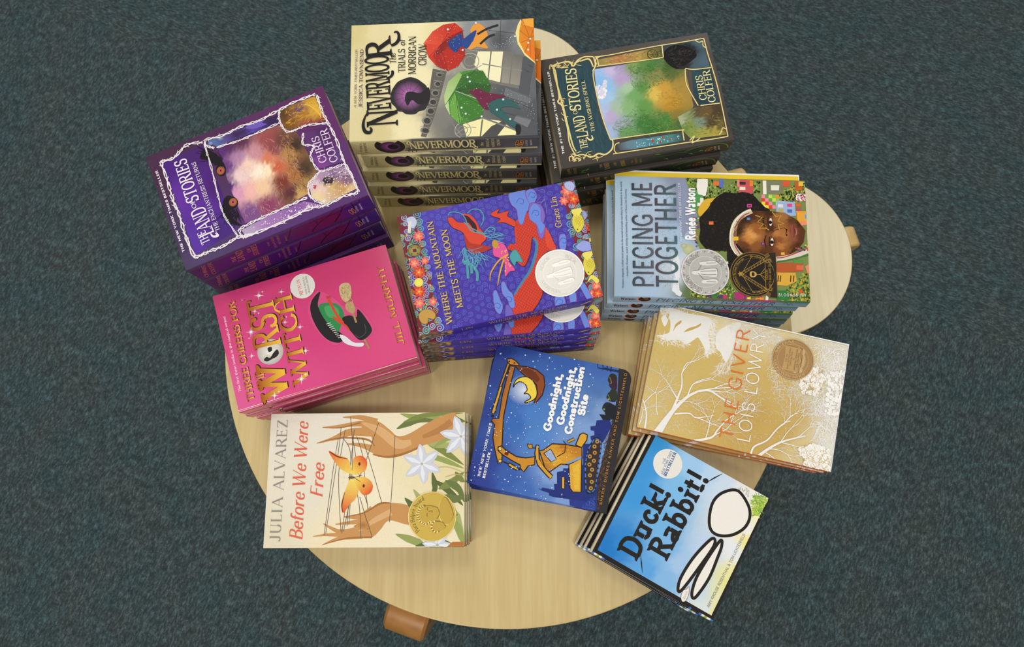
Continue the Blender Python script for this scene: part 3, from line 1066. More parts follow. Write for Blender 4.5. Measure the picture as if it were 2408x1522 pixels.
def seal_object(kind, r, parent, x, y, z):
    """r, x, y in mm on the cover sheet; z in metres."""
    bm = bmesh.new()
    n = 72
    th = 0.00022
    if kind == 'black':
        rim = [(r * math.cos(math.radians(a)), r * math.sin(math.radians(a))) for a in range(-28, 209, 4)] + [(-r * 1.0, -r * .66), (-r * 1.0, -r * .98), (r * 1.0, -r * .98), (r * 1.0, -r * .66)]
    else:
        rim = [(r * math.cos(2 * math.pi * k / n), r * math.sin(2 * math.pi * k / n)) for k in range(n)]
    edge = {'silver': 'e6e4de', 'pewter': '8f8c88', 'bronze': '8a6436', 'gold': 'b0922e', 'black': '6a5020'}[kind]
    slab(bm, [(p[0] / 1000, p[1] / 1000) for p in rim], 0, th, edge, edge)
    sh = Sheet(2 * r, 2 * r)
    for op in seal_ops(kind, r):
        ink(sh, op)
    sheet_into(bm, sh, lambda px, py, L: ((px - r) / 1000, (r - py) / 1000, th + 8e-6 + L * 2.5e-6))
    o = link_mesh('award_seal', bm, [PRINT['gloss'] if kind == 'black' else PRINT['foil']], parent)
    o['label'] = {'silver': 'bright silver round award seal', 'pewter': 'grey silver round award seal with figures', 'bronze': 'bronze round award seal with an open book',
                  'gold': 'gold round award seal with heads in painted relief', 'black': 'black and gold award seal with a pyramid'}[kind]
    o.location = (x, y, z)
    return o

# ------------------------------------------------------------------ books
INK_STEP = 3.6e-6                   # rise of one ink layer above the one before

def make_book(key, S):
    w, h, T = S['w'] / 1000, S['h'] / 1000, S['t'] / 1000
    board = S.get('board', 0.00035)
    rad = S.get('roll', 0.0011)
    root = thing(S['name'], 'book', 'book', (0, 0, 0), 0, S['group'])
    mat = PRINT[S.get('finish', 'matte')]
    corners = S.get('round', (0, 0, 0, 0))
    rr = S.get('rmm', 10.0)
    outline = rounded(S['w'], S['h'], rr, corners)
    cut = rad * 1000
    outline = [(max(x, cut), y) for x, y in outline]
    def loc(px, py):
        return (px / 1000 - w / 2, h / 2 - py / 1000)
    ccw = [loc(*p) for p in reversed(outline)]
    # front cover
    bm = bmesh.new()
    sh = Sheet(S['w'], S['h'], outline)
    for op in ART[key]:
        ink(sh, op)
    step = min(INK_STEP, 0.0011 / (sh.layer + 3))
    top = T - ((sh.layer + 3) * step + 4e-5 + (0.00042 if 'seals' in S else 0))
    slab(bm, ccw, top - board, top, S['edge'], S['edge'])
    sheet_into(bm, sh, lambda px, py, L: (*loc(px, py), top + 1e-5 + L * step))
    front = link_mesh('front_cover', bm, [mat], root)
    ztop = top + 1e-5 + (sh.layer + 1) * step
    for kind, (cx, cy), r in S.get('seals', []):
        seal_object(kind, r, front, *loc(cx, cy), ztop)
    # back cover
    bm = bmesh.new()
    slab(bm, ccw, 0.0, board, S['back'], S['edge'])
    link_mesh('back_cover', bm, [mat], root)
    # pages
    g = S.get('inset', 0.0005)
    bm = bmesh.new()
    po = rounded(S['w'] - g * 1000, S['h'] - 2 * g * 1000, max(rr - g * 1000, 0.5), corners)
    pts = [(px / 1000 - w / 2, (h - 2 * g) / 2 - py / 1000 + S.get('head', 0.0)) for px, py in reversed(po)]
    pts = [(max(x, -w / 2 + 0.0008), y) for x, y in pts]
    a = [bm.verts.new((x, y, board)) for x, y in pts]
    b = [bm.verts.new((x, y, top - board)) for x, y in pts]
    bm.faces.new(list(reversed(a)))
    bm.faces.new(b)
    for i in range(len(pts)):
        bm.faces.new((a[i], a[(i + 1) % len(pts)], b[(i + 1) % len(pts)], b[i]))
    link_mesh('page_block', bm, [PAGES], root)
    # spine: rolls over from the cover, runs down, tucks under
    bm = bmesh.new()
    lay = bm.verts.layers.float_color.new('ink')
    prof = []
    n = 6
    for i in range(n + 1):
        t = math.pi / 2 * i / n
        prof.append((-w / 2 + rad - rad * math.sin(t), top - rad + rad * math.cos(t), i / n))
    for i in range(n + 1):
        t = math.pi / 2 * i / n
        prof.append((-w / 2 + rad - rad * math.cos(t), rad - rad * math.sin(t), 2))
    skew = S.get('skew', 0.0)
    prof = [(x - skew * (1 - z / top), z, u) for x, z, u in prof]
    inner = 0.00045
    lips = [(float(a), rgb(c)) for a, c in (q.split(':') for q in S['lip'].split())]
    def lipcol(v):
        for (a0, c0), (a1, c1) in zip(lips, lips[1:]):
            if v <= a1:
                t = (v - a0) / ((a1 - a0) or 1)
                return tuple(c0[j] + (c1[j] - c0[j]) * t for j in range(3))
        return lips[-1][1]
    cols = 24 if len(lips) < 10 else 140
    rows = []
    for x, z, u in prof:
        row = []
        for k in range(cols + 1):
            v = bm.verts.new((x, h / 2 - h * k / cols, z))
            v[lay] = (*(lipcol(k / cols) if u < 2 else rgb(S['back'])), 1)
            row.append(v)
        rows.append(row)
    for ra, rb in zip(rows, rows[1:]):
        for k in range(cols):
            f = bm.faces.new((ra[k], rb[k], rb[k + 1], ra[k + 1]))
            f.smooth = True
    for y in (h / 2, -h / 2):       # little end faces showing the card's thickness
        outer = [bm.verts.new((x, y, z)) for x, z, u in prof]
        inn = [bm.verts.new((max(x, -w / 2 + inner) if abs(z - T / 2) < T / 2 - inner * 1.5 else -w / 2 + rad, y, min(max(z, inner), top - inner))) for x, z, u in prof]
        for q in outer + inn:
            q[lay] = (*rgb(S['edge']), 1)
        for k in range(len(prof) - 1):
            bm.faces.new((outer[k], outer[k + 1], inn[k + 1], inn[k]))
    fh = (top - 2 * rad) * 1000 + rad * 700
    z0 = rad * 0.65
    sh = Sheet(S['h'], SPINE_T[key])
    for op in SPINE[key]:
        ink(sh, op)
    sc = fh / SPINE_T[key]
    z1 = top - rad * 0.65
    def place(px, py, L):
        z = z1 - (z1 - z0) * py / SPINE_T[key]
        x = -w / 2
        if z > top - rad:
            x = -w / 2 + rad - math.sqrt(max(rad ** 2 - (z - top + rad) ** 2, 0))
        elif z < rad:
            x = -w / 2 + rad - math.sqrt(max(rad ** 2 - (rad - z) ** 2, 0))
        return (x - skew * (1 - z / top) - 1.2e-5 - L * 3e-6, h / 2 - px / 1000, z)
    sheet_into(bm, sh, place)
    link_mesh('spine', bm, [PRINT[S.get('spine_finish', S.get('finish', 'matte'))]], root)
    if 'flap' in S:                 # a coloured sheet showing past the fore-edge of the cover
        bm = bmesh.new()
        fw = S['flap'] / 1000
        q = [(0.0, -h / 2 + 0.001), (w / 2 + fw, -h / 2 + 0.006), (w / 2 + fw + .0005, h / 2 + .0005), (0.0, h / 2 - .0005)]
        slab(bm, q, top - board - 0.0006, top - board - 0.0003, 'f2efe6', 'f2efe6')
        q2 = [(0.0, -h / 2 + 0.002), (w / 2 + fw - .002, -h / 2 + 0.007), (w / 2 + fw - .0015, h / 2), (0.0, h / 2 - .001)]
        slab(bm, q2, top - board - 0.0003, top - board - 0.00015, 'e9c832', 'e9c832')
        link_mesh('endpaper', bm, [PRINT['matte']], root)['label'] = 'yellow endpaper with a white edge'
    return root

ORD = ['topmost', 'second from the top', 'third from the top', 'fourth from the top', 'bottom']
def stack(key, S, poses):
    """poses from the top book down: x, y of the book's centre and its turn, cm and degrees."""
    T = S['t'] / 1000
    n = len(poses)
    proto = make_book(key, S)
    for i, (x, y, a) in enumerate(poses):
        loc = (x / 100, y / 100, TABLE_H + (n - 1 - i) * T + 0.0002)
        which = 'bottom' if i == n - 1 else ORD[i]
        label = S['label'] % which
        if i == 0:
            proto.location = loc
            proto.rotation_euler = (0, 0, math.radians(a))
            proto['label'] = label
        else:
            copy_thing(proto, loc, math.radians(a), label)

# printed artwork, in mm on each sheet (x from the spine, y from the head of the cover)
ART = {}
SPINE = {}
ART['never'] = [
 ('F', 44, 64, '0,0 133.5,0 133.5,193.5 0,193.5', '128,3.9,d6c88c 126.9,28,e4d6a4 128.5,66.9,efe4b6 129.1,90.8,e8dca8 67.5,2.5,e6dcae 11.3,30.1,d6c892 10.7,4.1,dccf9c 10.2,59,ede2b4 70.9,76,efe5b6 73.8,43.7,efe6b8 97.2,67.1,f1e8bd 70,20.2,ded19c 128.8,132.4,8d9296 128,151.6,84878a 123.9,167.7,6a6c70 111.2,158.6,54575b 112,176.2,7f8284 105.8,132,8d8f90 42.1,161.3,53565a 39.9,178.5,5e6064 19.9,173.6,54565b 13.2,187.6,53545a 53.7,187.5,63666a 7.6,130.6,6a6860 9.9,110.6,6d6c69 31.6,191.1,55575c 21.2,96.3,7d7b74 66.5,105.3,8a8a84 77.8,102.4,a09e90 75.9,149.1,5d5f62', 1.8, 1.0),
 ('P', '615d56', '79.3,86.3 75.5,100.9 47.9,94.3 23.1,87 2.1,79.1 3.2,73.7 26.5,79.1 51.5,82.6 70.5,84.8'),
 ('E', '87837a', (71.8, 92.9, 3.27, 2.21, 109)),
 ('E', '3b3a39', (71.8, 93.4, 2.36, 1.59, 109)),
 ('L', 'a19d92', '0.46', '75.2,89.6 73.5,97.8'),
 ('E', '87837a', (61.5, 90.9, 3.56, 3.14, 108)),
 ('E', '3b3a39', (61.5, 91.5, 2.56, 2.26, 108)),
 ('L', 'a19d92', '0.46', '65.8,87.4 64.2,96.2'),
 ('E', '87837a', (51.3, 88.5, 4.14, 3.43, 108)),
 ('E', '3b3a39', (51.3, 89.0, 2.98, 2.47, 108)),
 ('L', 'a19d92', '0.46', '55.9,84.4 54.2,94.3'),
 ('E', '87837a', (41.1, 86.0, 4.42, 3.72, 108)),
 ('E', '3b3a39', (41.1, 86.6, 3.18, 2.68, 108)),
 ('L', 'a19d92', '0.46', '46,81.6 44.4,92.1'),
 ('E', '87837a', (31.0, 83.4, 4.7, 4.0, 108)),
 ('E', '3b3a39', (31.0, 84.0, 3.38, 2.88, 108)),
 ('L', 'a19d92', '0.46', '36.2,78.7 34.6,89.7'),
 ('E', '87837a', (20.3, 79.8, 4.98, 4.28, 108)),
 ('E', '3b3a39', (20.3, 80.4, 3.58, 3.08, 108)),
 ('L', 'a19d92', '0.46', '25.7,74.9 24.1,86.4'),
 ('E', '87837a', (9.5, 77.9, 4.96, 3.65, 108)),
 ('E', '3b3a39', (9.5, 78.5, 3.57, 2.63, 108)),
 ('L', 'a19d92', '0.46', '14.3,73 12.7,84.6'),
 ('P', '77756f', '98.6,109.9 100.1,131.9 100.2,148.8 87.7,193.7 53.7,188.2 51.7,178.8 60.9,144.4 77,122.1'),
 ('P', '55575c', '89.9,180 86.9,193.7 44.3,185.8 49.4,175.2'),
 ('P', 'f3ecc2', '97.5,134.1 96.1,160.4 60.9,156.3 65.3,142.3 82.4,129.5'),
 ('P', '9a968a>6d6b66@30', '95.5,161.9 90.3,181.1 56.5,176.4 60.6,157.7'),
 ('S', '6f6e68', '1.37', '98.6,148 63.4,143.7'),
 ('S', '8d8b84', '1.22', '82.8,138.3 73.1,179.5'),
 ('S', '77756f', '1.22', '94.3,170.6 57.7,166'),
 ('R', 'a9a89d', (86.2, 125.2, 9.46, 1.07)),
 ('R', '8f8e86', (86.2, 125.2, 5.49, 0.76)),
 ('L', '9b9a90', '0.76', '91.9,114.2 98,123.1 97.4,136.3'),
 ('L', '9b9a90', '0.76', '78.8,117 75.3,125.7 81.2,137.5'),
 ('S', '4a4c50', '0.61', '74.6,181.7 73.4,186'),
 ('S', '4a4c50', '0.61', '73.2,182.8 72.1,187.1'),
 ('S', '4a4c50', '0.61', '71.9,183.9 70.8,188.2'),
 ('S', '4a4c50', '0.61', '80.2,185.3 79,189.6'),
 ('S', '4a4c50', '0.61', '78.8,186.4 77.7,190.7'),
 ('S', '4a4c50', '0.61', '77.5,187.6 76.4,191.9'),
 ('P', 'f1e9ac', '15,117.1 20.5,136.5 17.5,155 5.4,171.8 -0.2,170.5 1.1,120.5'),
 ('P', '4b4a48', '1,136.2 11.7,146.3 17.4,158.6 12.6,161.3 0.4,151.8'),
 ('S', '6b6a66', '1.53', '19.7,137.2 1,134.8'),
 ('S', '7b7a74', '1.83', '16.2,106.4 -0.3,117'),
 ('S', '77767a', '1.83', '24.6,130.8 6.1,171.8'),
 ('R', 'a5a49a', (8.4, 117.0, 8.24, 0.92)),
 ('R', '8b8a84', (8.4, 117.0, 4.58, 0.76)),
 ('L', '9b9a90', '0.76', '3.8,109.1 11.1,120.6 10.7,130.6'),
 ('P', '6e7074', '54.7,161.6 41.1,188.5 34.9,186.9 45.3,160'),
 ('P', '77797d', '23,172.3 17.8,187.7 8.8,183.2 17,169.2'),
 ('S', '44474b', '0.46', '121.6,145.6 117.1,173.4'),
 ('S', '44474b', '0.46', '134.2,159.1 99.8,156.9'),
 ('S', '44474b', '0.46', '40.4,165.6 28.5,190.9'),
 ('S', '44474b', '0.46', '26.6,159.5 16.2,190.5'),
 ('B', '29232a', '70.5,62.8 67.9,70.2 64.2,74.9 60.4,79 54.7,81.2 45.2,83.1 37.4,80.5 32.8,77.6 31.2,71.8 28.2,67.5 28.5,58.8 31.4,54.4 32.3,50.1 37.1,47.1 42,43 49.2,42 56.2,43.6 60.9,46.1 65.6,49.7 68.5,55.5'),
 ('E', 'c476c0>2b232c', (49.2, 61.5, 16.34, 17.09, 92)),
 ('E', 'd795cf>8a3f88', (50.0, 60.8, 7.3, 7.92, 92)),
 ('S', '2a202b', '0.24', '49.2,61.5 44.5,79.7'),
 ('S', '2a202b', '0.24', '49.2,61.5 35.7,75.6'),
 ('S', '2a202b', '0.24', '49.2,61.5 30.4,67.6'),
 ('S', '2a202b', '0.24', '49.2,61.5 30.1,58.1'),
 ('S', '2a202b', '0.24', '49.2,61.5 35,49.3'),
 ('S', '2a202b', '0.24', '49.2,61.5 43.7,44'),
 ('S', '2a202b', '0.24', '49.2,61.5 53.9,43.2'),
 ('S', '2a202b', '0.24', '49.2,61.5 62.8,47.4'),
 ('S', '2a202b', '0.24', '49.2,61.5 68.2,55.4'),
 ('S', '2a202b', '0.24', '49.2,61.5 68.5,65'),
 ('S', '2a202b', '0.24', '49.2,61.5 63.5,73.9'),
 ('S', '2a202b', '0.24', '49.2,61.5 54.7,79.1'),
 ('B', '1d181d', '52.5,58.6 53.8,64.4 51.9,73.2 57.9,81.9 43.6,82.6 39.3,71.8 44.3,64.5 38.2,60.2 44.6,57.2'),
 ('P', 'c7301e', '109,76.6 122.6,86.3 130.1,97.5 131.8,110.1 124.5,117.8 109.6,119.5 93.2,120.8 80.6,112.7 75.9,102.1 81.6,90.7 92.5,81.9'),
 ('P', 'e2573c>c93322@60', '109,76.6 122.6,86.3 130.1,97.5 115.3,102.6 105.8,94.4'),
 ('P', '8f1c18', '94.7,86.3 106.6,94.4 115.3,102.6 122.8,118.2 109.6,119.5 103.8,102.5 94.4,93.6 96.3,87.8'),
 ('P', 'a92219', '95.5,86.3 95.2,93.7 103.8,102.5 108.8,119.5 93.2,120.8 80.6,112.7 75.9,102.1 81.6,90.7'),
 ('P', 'd3422c', '109,76.6 106.1,94.4 94.7,86.3 92.5,81.9'),
 ('P', 'b9281b', '103,102.5 94.9,120.1 80.6,112.7 75.9,102.1 94.4,94.4'),
 ('S', '7c1612', '0.46', '106.1,94.4 131.8,110.1'),
 ('S', '7c1612', '0.46', '106.1,94.4 122.8,119.7'),
 ('S', '7c1612', '0.46', '106.1,94.4 93.2,120.8'),
 ('S', '7c1612', '0.46', '106.1,94.4 75.9,102.1'),
 ('S', '7c1612', '0.46', '106.1,94.4 92.5,81.9'),
 ('B', '223f86', '108.7,102.6 116.5,111.5 118.7,117.4 113,118.1 114.2,126.2 102,126.1 103.2,115.8 96.9,111.3 100.4,106.2'),
 ('B', 'e79a3a', '122.5,126.3 130.5,133.1 125.1,141.2 115.1,144.7 108.7,140.9 100.3,144.4 102.5,133.4 99.5,126.1 103,121.7 110.8,129.9'),
 ('B', '24468c', '109.7,117.3 116,123.3 122.2,132.3 114,130.7 101.3,123.1 104.4,118'),
 ('L', '26262a', '2.44', '117.2,133.7 123.3,144.1 127.4,156'),
 ('L', '26262a', '2.44', '105.6,136.4 113.4,144.7 116.4,152.1'),
 ('P', '4b8a33', '47.8,97.9 63.4,102.3 74.2,114.1 76,128.7 74.7,138.9 57.7,147 47.5,144.2 33.6,139.6 22.1,135.8 18.6,125 14.4,114.2 24,105 36.7,98.6'),
 ('P', 'c3d79a>8fb662@20', '47.8,97.9 63.4,102.3 74.2,114.1 70.8,116.9 55.2,109.5 42.9,102.2 25.6,103.8 36.7,98.6'),
 ('P', '3a6e2a', '53.6,109.5 70.8,116.9 75.1,130.1 74.7,138.9 57.7,147 62.5,125.6'),
 ('P', '2e5c22', '53.6,109.5 62.5,125.6 57.7,147 47.5,144.2 48.6,116.7'),
 ('P', '6aa442', '52,109.5 38.1,103.9 24,105 14.4,114.2 25.1,116.5'),
 ('P', '3d7a2b', '52,109.5 48.6,116.7 46,142.7 33.6,139.6 22.1,135.8 18.6,125 23.6,115'),
 ('S', '28501e', '0.46', '52.8,109.5 75.1,130.1'),
 ('S', '28501e', '0.46', '52.8,109.5 57.7,147'),
 ('S', '28501e', '0.46', '52.8,109.5 33.6,139.6'),
 ('S', '28501e', '0.46', '52.8,109.5 14.4,114.2'),
 ('S', '28501e', '0.46', '52.8,109.5 36.7,98.6'),
 ('B', '6d2040', '51.5,124 54.2,134.2 49.1,144.2 45,161.4 39.6,146.9 30.3,143.8 33.7,136.7 43.3,131.1'),
 ('B', '2f5f5e', '36.5,144 42.4,155.6 38.7,168.4 29.8,176.7 32.5,166.8 31.4,156.8 21.8,163.7 12.2,173.4 7.7,171.8 15.7,162.1 23.8,150.9 28.7,145.2'),
 ('B', '1f1c1f', '13,172 10.6,176.2 2.9,175.7 1.5,172.4 7.7,170.7'),
 ('S', 'b9b6ac', '0.76', '52.8,109.5 43.3,131.1'),
 ('P', 'f2dc92', '133,179.8 126.8,176.6 117,173.9 103.9,176 90.6,182.9 80.1,194.4 94.9,195 129.9,181.2'),
 ('P', 'e18d22>d9741c@70', '133.2,181.3 133.7,193.7 81.2,194.5 93.8,183 107.1,177.5 120.1,178.2'),
 ('P', 'efa93a', '133.2,181.3 133.7,193.7 122.7,193.6 126.5,182.5'),
 ('P', 'e67a24', '93.8,183 109,189.3 96.5,194.7 81.2,194.5'),
 ('S', '9a4c12', '0.46', '109.5,189.3 133.2,181.3'),
 ('S', '9a4c12', '0.46', '109.5,189.3 122.7,193.6'),
 ('S', '9a4c12', '0.46', '109.5,189.3 120.1,178.2'),
 ('S', '9a4c12', '0.46', '109.5,189.3 105.4,179'),
 ('S', '9a4c12', '0.46', '109.5,189.3 87.9,188.6'),
 ('S', '9a4c12', '0.46', '109.5,189.3 114.5,194.6'),
 ('S', '9a4c12', '0.46', '109.5,189.3 93.8,183'),
 ('E', 'ffffff>a9c9b8', (124.4, 102.6, 1.19, 1.32, 93)),
 ('E', 'ffffff>a9c9b8', (99.5, 118.0, 1.18, 1.3, 92)),
 ('E', 'ffffff>a9c9b8', (62.8, 124.9, 1.16, 1.27, 92)),
 ('E', 'ffffff>a9c9b8', (67.9, 122.7, 1.16, 1.28, 92)),
 ('E', 'ffffff>a9c9b8', (26.5, 120.1, 1.15, 1.24, 92)),
 ('E', 'ffffff>a9c9b8', (33.4, 115.9, 1.15, 1.25, 92)),
 ('E', 'ffffff>a9c9b8', (29.7, 152.4, 1.15, 1.24, 92)),
 ('E', 'ffffff>a9c9b8', (41.0, 159.1, 1.15, 1.25, 92)),
 ('E', 'ffffff>a9c9b8', (96.9, 186.7, 1.17, 1.3, 92)),
 ('E', 'ffffff>a9c9b8', (105.0, 187.0, 1.17, 1.3, 93)),
 ('E', 'ffffff>a9c9b8', (109.5, 189.3, 1.17, 1.31, 93)),
 ('E', 'ffffff>a9c9b8', (18.6, 165.7, 1.14, 1.23, 92)),
 ('E', 'ffffff>a9c9b8', (22.8, 136.5, 1.15, 1.24, 92)),
 ('E', 'ffffff>a9c9b8', (130.5, 132.4, 1.19, 1.33, 93)),
 ('E', 'ffffff>a9c9b8', (113.0, 173.3, 1.17, 1.31, 93)),
 ('dots', 3, 150, 'e8f6f4 b9e4e4 8fd0d2', 0.14, 0.4, '93.4,78.9 74.5,105.3 51,96.4 19.5,102.1 11.2,116.4 33.4,145.3 55.2,150.1 77.9,140.4 75.6,117 71.7,96.5'),
 ('dots', 5, 110, 'e8f6f4 b9e4e4 8fd0d2', 0.14, 0.4, '109.9,75.9 133.8,96.7 133.1,111.6 106.2,121.7 91.6,121.6 79,112.6 74.9,96.5'),
 ('dots', 6, 60, 'dff4f4 9fd6da', 0.15, 0.4, '105.2,145.2 115.4,174.8 102.2,175.9 98.6,146.6'),
 ('dots', 7, 70, 'dff4f4 9fd6da', 0.15, 0.4, '55.3,145.8 44.2,188.6 17.7,192 17.9,184.9 35.4,174'),
 ('T', 'gothic', '100e0d', 16.4, 50.2, -2.0, 32.22, 18.3, 'N'),
 ('T', 'gothic', '100e0d', 35.4, 43.3, -3.3, 25.27, 61.4, 'EVERMOO'),
 ('T', 'gothic', '100e0d', 95.7, 43.7, -5.5, 27.02, 19.9, 'R'),
 ('L', '100e0d', '1.22,3.05,3.97,3.05,1.53', '30.4,17.5 22.7,14.8 15.7,14.4 10.2,16.8 9.3,21.2 12.3,22.8 15,21.3'),
 ('L', '100e0d', '3.05,3.66,2.75,1.53', '107.7,42.5 109.5,46.9 114,50.3 120.1,50.5 123.6,48.4 122.8,45.3'),
 ('L', '100e0d', '2.44,3.05,2.14', '69.2,37.9 72.3,43 76.7,44.4 77.9,42.9'),
 ('T', 'serifit', '100e0d', 86.2, 48.3, -6.1, 6.79, 12.7, 'The'),
 ('T', 'serif', '100e0d', 76.2, 57.6, -0.8, 7.4, 27.1, 'TRIALS'),
 ('T', 'serifit', '100e0d', 106.7, 57.4, -2.9, 6.84, 7.3, 'of'),
 ('T', 'serif', '100e0d', 73.3, 68.7, 0.3, 8.0, 44.3, 'MORRIGAN'),
 ('T', 'serif', '100e0d', 83.3, 79.7, 0.9, 8.58, 24.4, 'CROW'),
 ('T', 'serifit', '6a4a5c', 37.4, 6.8, 0.3, 2.52, 66.7, 'A NEW YORK TIMES BESTSELLER'),
 ('T', 'serif', '5e2450', 37.6, 13.0, 0.4, 3.86, 66.7, 'JESSICA TOWNSEND')
]
SPINE['never'] = [
 ('F', 30, 6, '0,0 193.5,0 193.5,31 0,31', '0.2,11,dbce9a 17.9,19.2,d3c58c 44.3,21.7,d8ca92 52.1,5.9,cfc18a 61.2,6.7,5a5753 61.2,23.4,4c4a48 96.5,19.9,57534f 126.2,19.2,4b4949 156.5,18.5,55545a 187.2,14.3,53535a', 1.8, 0.8),
 ('E', '2a2428', (39.3, 13.2, 15.76, 17.19, -2)),
 ('E', 'a54ea2>2c242b', (39.7, 14.6, 11.08, 11.93, -4)),
 ('E', '1d181d', (42.4, 14.9, 5.58, 5.99, 5)),
 ('S', '3a3836', '0.88', '60.8,-1.5 56.8,29.8'),
 ('S', '3a3836', '0.88', '64.2,-1.2 60.4,30.2'),
 ('S', '3a3836', '0.88', '68.4,-0.8 64.7,30.6'),
 ('S', '3a3836', '0.88', '78.2,0 74.8,31.6'),
 ('S', '3a3836', '0.88', '86.6,0.7 83.6,32.5'),
 ('S', '3a3836', '0.88', '98,1.7 95.4,33.6'),
 ('S', '3a3836', '0.88', '109.5,2.6 107.3,34.8'),
 ('S', '3a3836', '0.88', '119.6,3.5 117.8,35.8'),
 ('S', '3a3836', '0.88', '129.8,4.4 128.5,36.9'),
 ('T', 'gothic', 'e6d795', 59.7, 21.9, 0.3, 18.01, 69.4, 'NEVERMOOR'),
 ('L', 'e6d795', '0.88,1.77,1.77,0.88', '63.1,8.5 60.2,3.3 58.2,8 59.8,11.5'),
 ('L', 'e6d795', '1.77,1.33,0.66', '124.6,20.8 128.9,26.3 130.6,21.3'),
 ('T', 'serif', '4a3a30', 7.8, 25.0, -79.1, 2.3, 21.4, 'JESSICA'),
 ('T', 'serif', '4a3a30', 13.3, 27.9, -84.3, 2.59, 24.9, 'TOWNSEND'),
 ('T', 'serif', 'd9c98a', 137.0, 20.9, -90.9, 3.04, 9.2, 'The'),
 ('T', 'serif', 'd9c98a', 142.7, 23.5, -89.6, 2.99, 20.4, 'TRIALS of'),
 ('T', 'serif', 'd9c98a', 148.4, 23.6, -89.9, 3.0, 20.5, 'MORRIGAN'),
 ('T', 'serif', 'd9c98a', 154.3, 21.7, -90.8, 3.03, 17.0, 'CROW'),
 ('E', 'd07a2a', (172.1, 17.1, 2.01, 8.3, 5)),
 ('E', 'd07a2a', (176.7, 16.8, 2.02, 8.31, 5)),
 ('E', '3a3634', (172.1, 17.1, 1.39, 6.92, 5)),
 ('E', '3a3634', (176.7, 16.8, 1.4, 6.93, 5)),
 ('T', 'serif', 'e0a050', 173.1, 21.4, -91.7, 1.85, 8.3, 'L'),
 ('T', 'serif', 'e0a050', 177.7, 21.1, -92.0, 1.85, 8.3, 'B'),
 ('T', 'serif', 'd8d4c8', 183.2, 22.3, -92.7, 2.01, 12.5, 'LITTLE'),
 ('T', 'serif', 'd8d4c8', 187.9, 22.0, -93.0, 2.01, 13.1, 'BROWN')
]
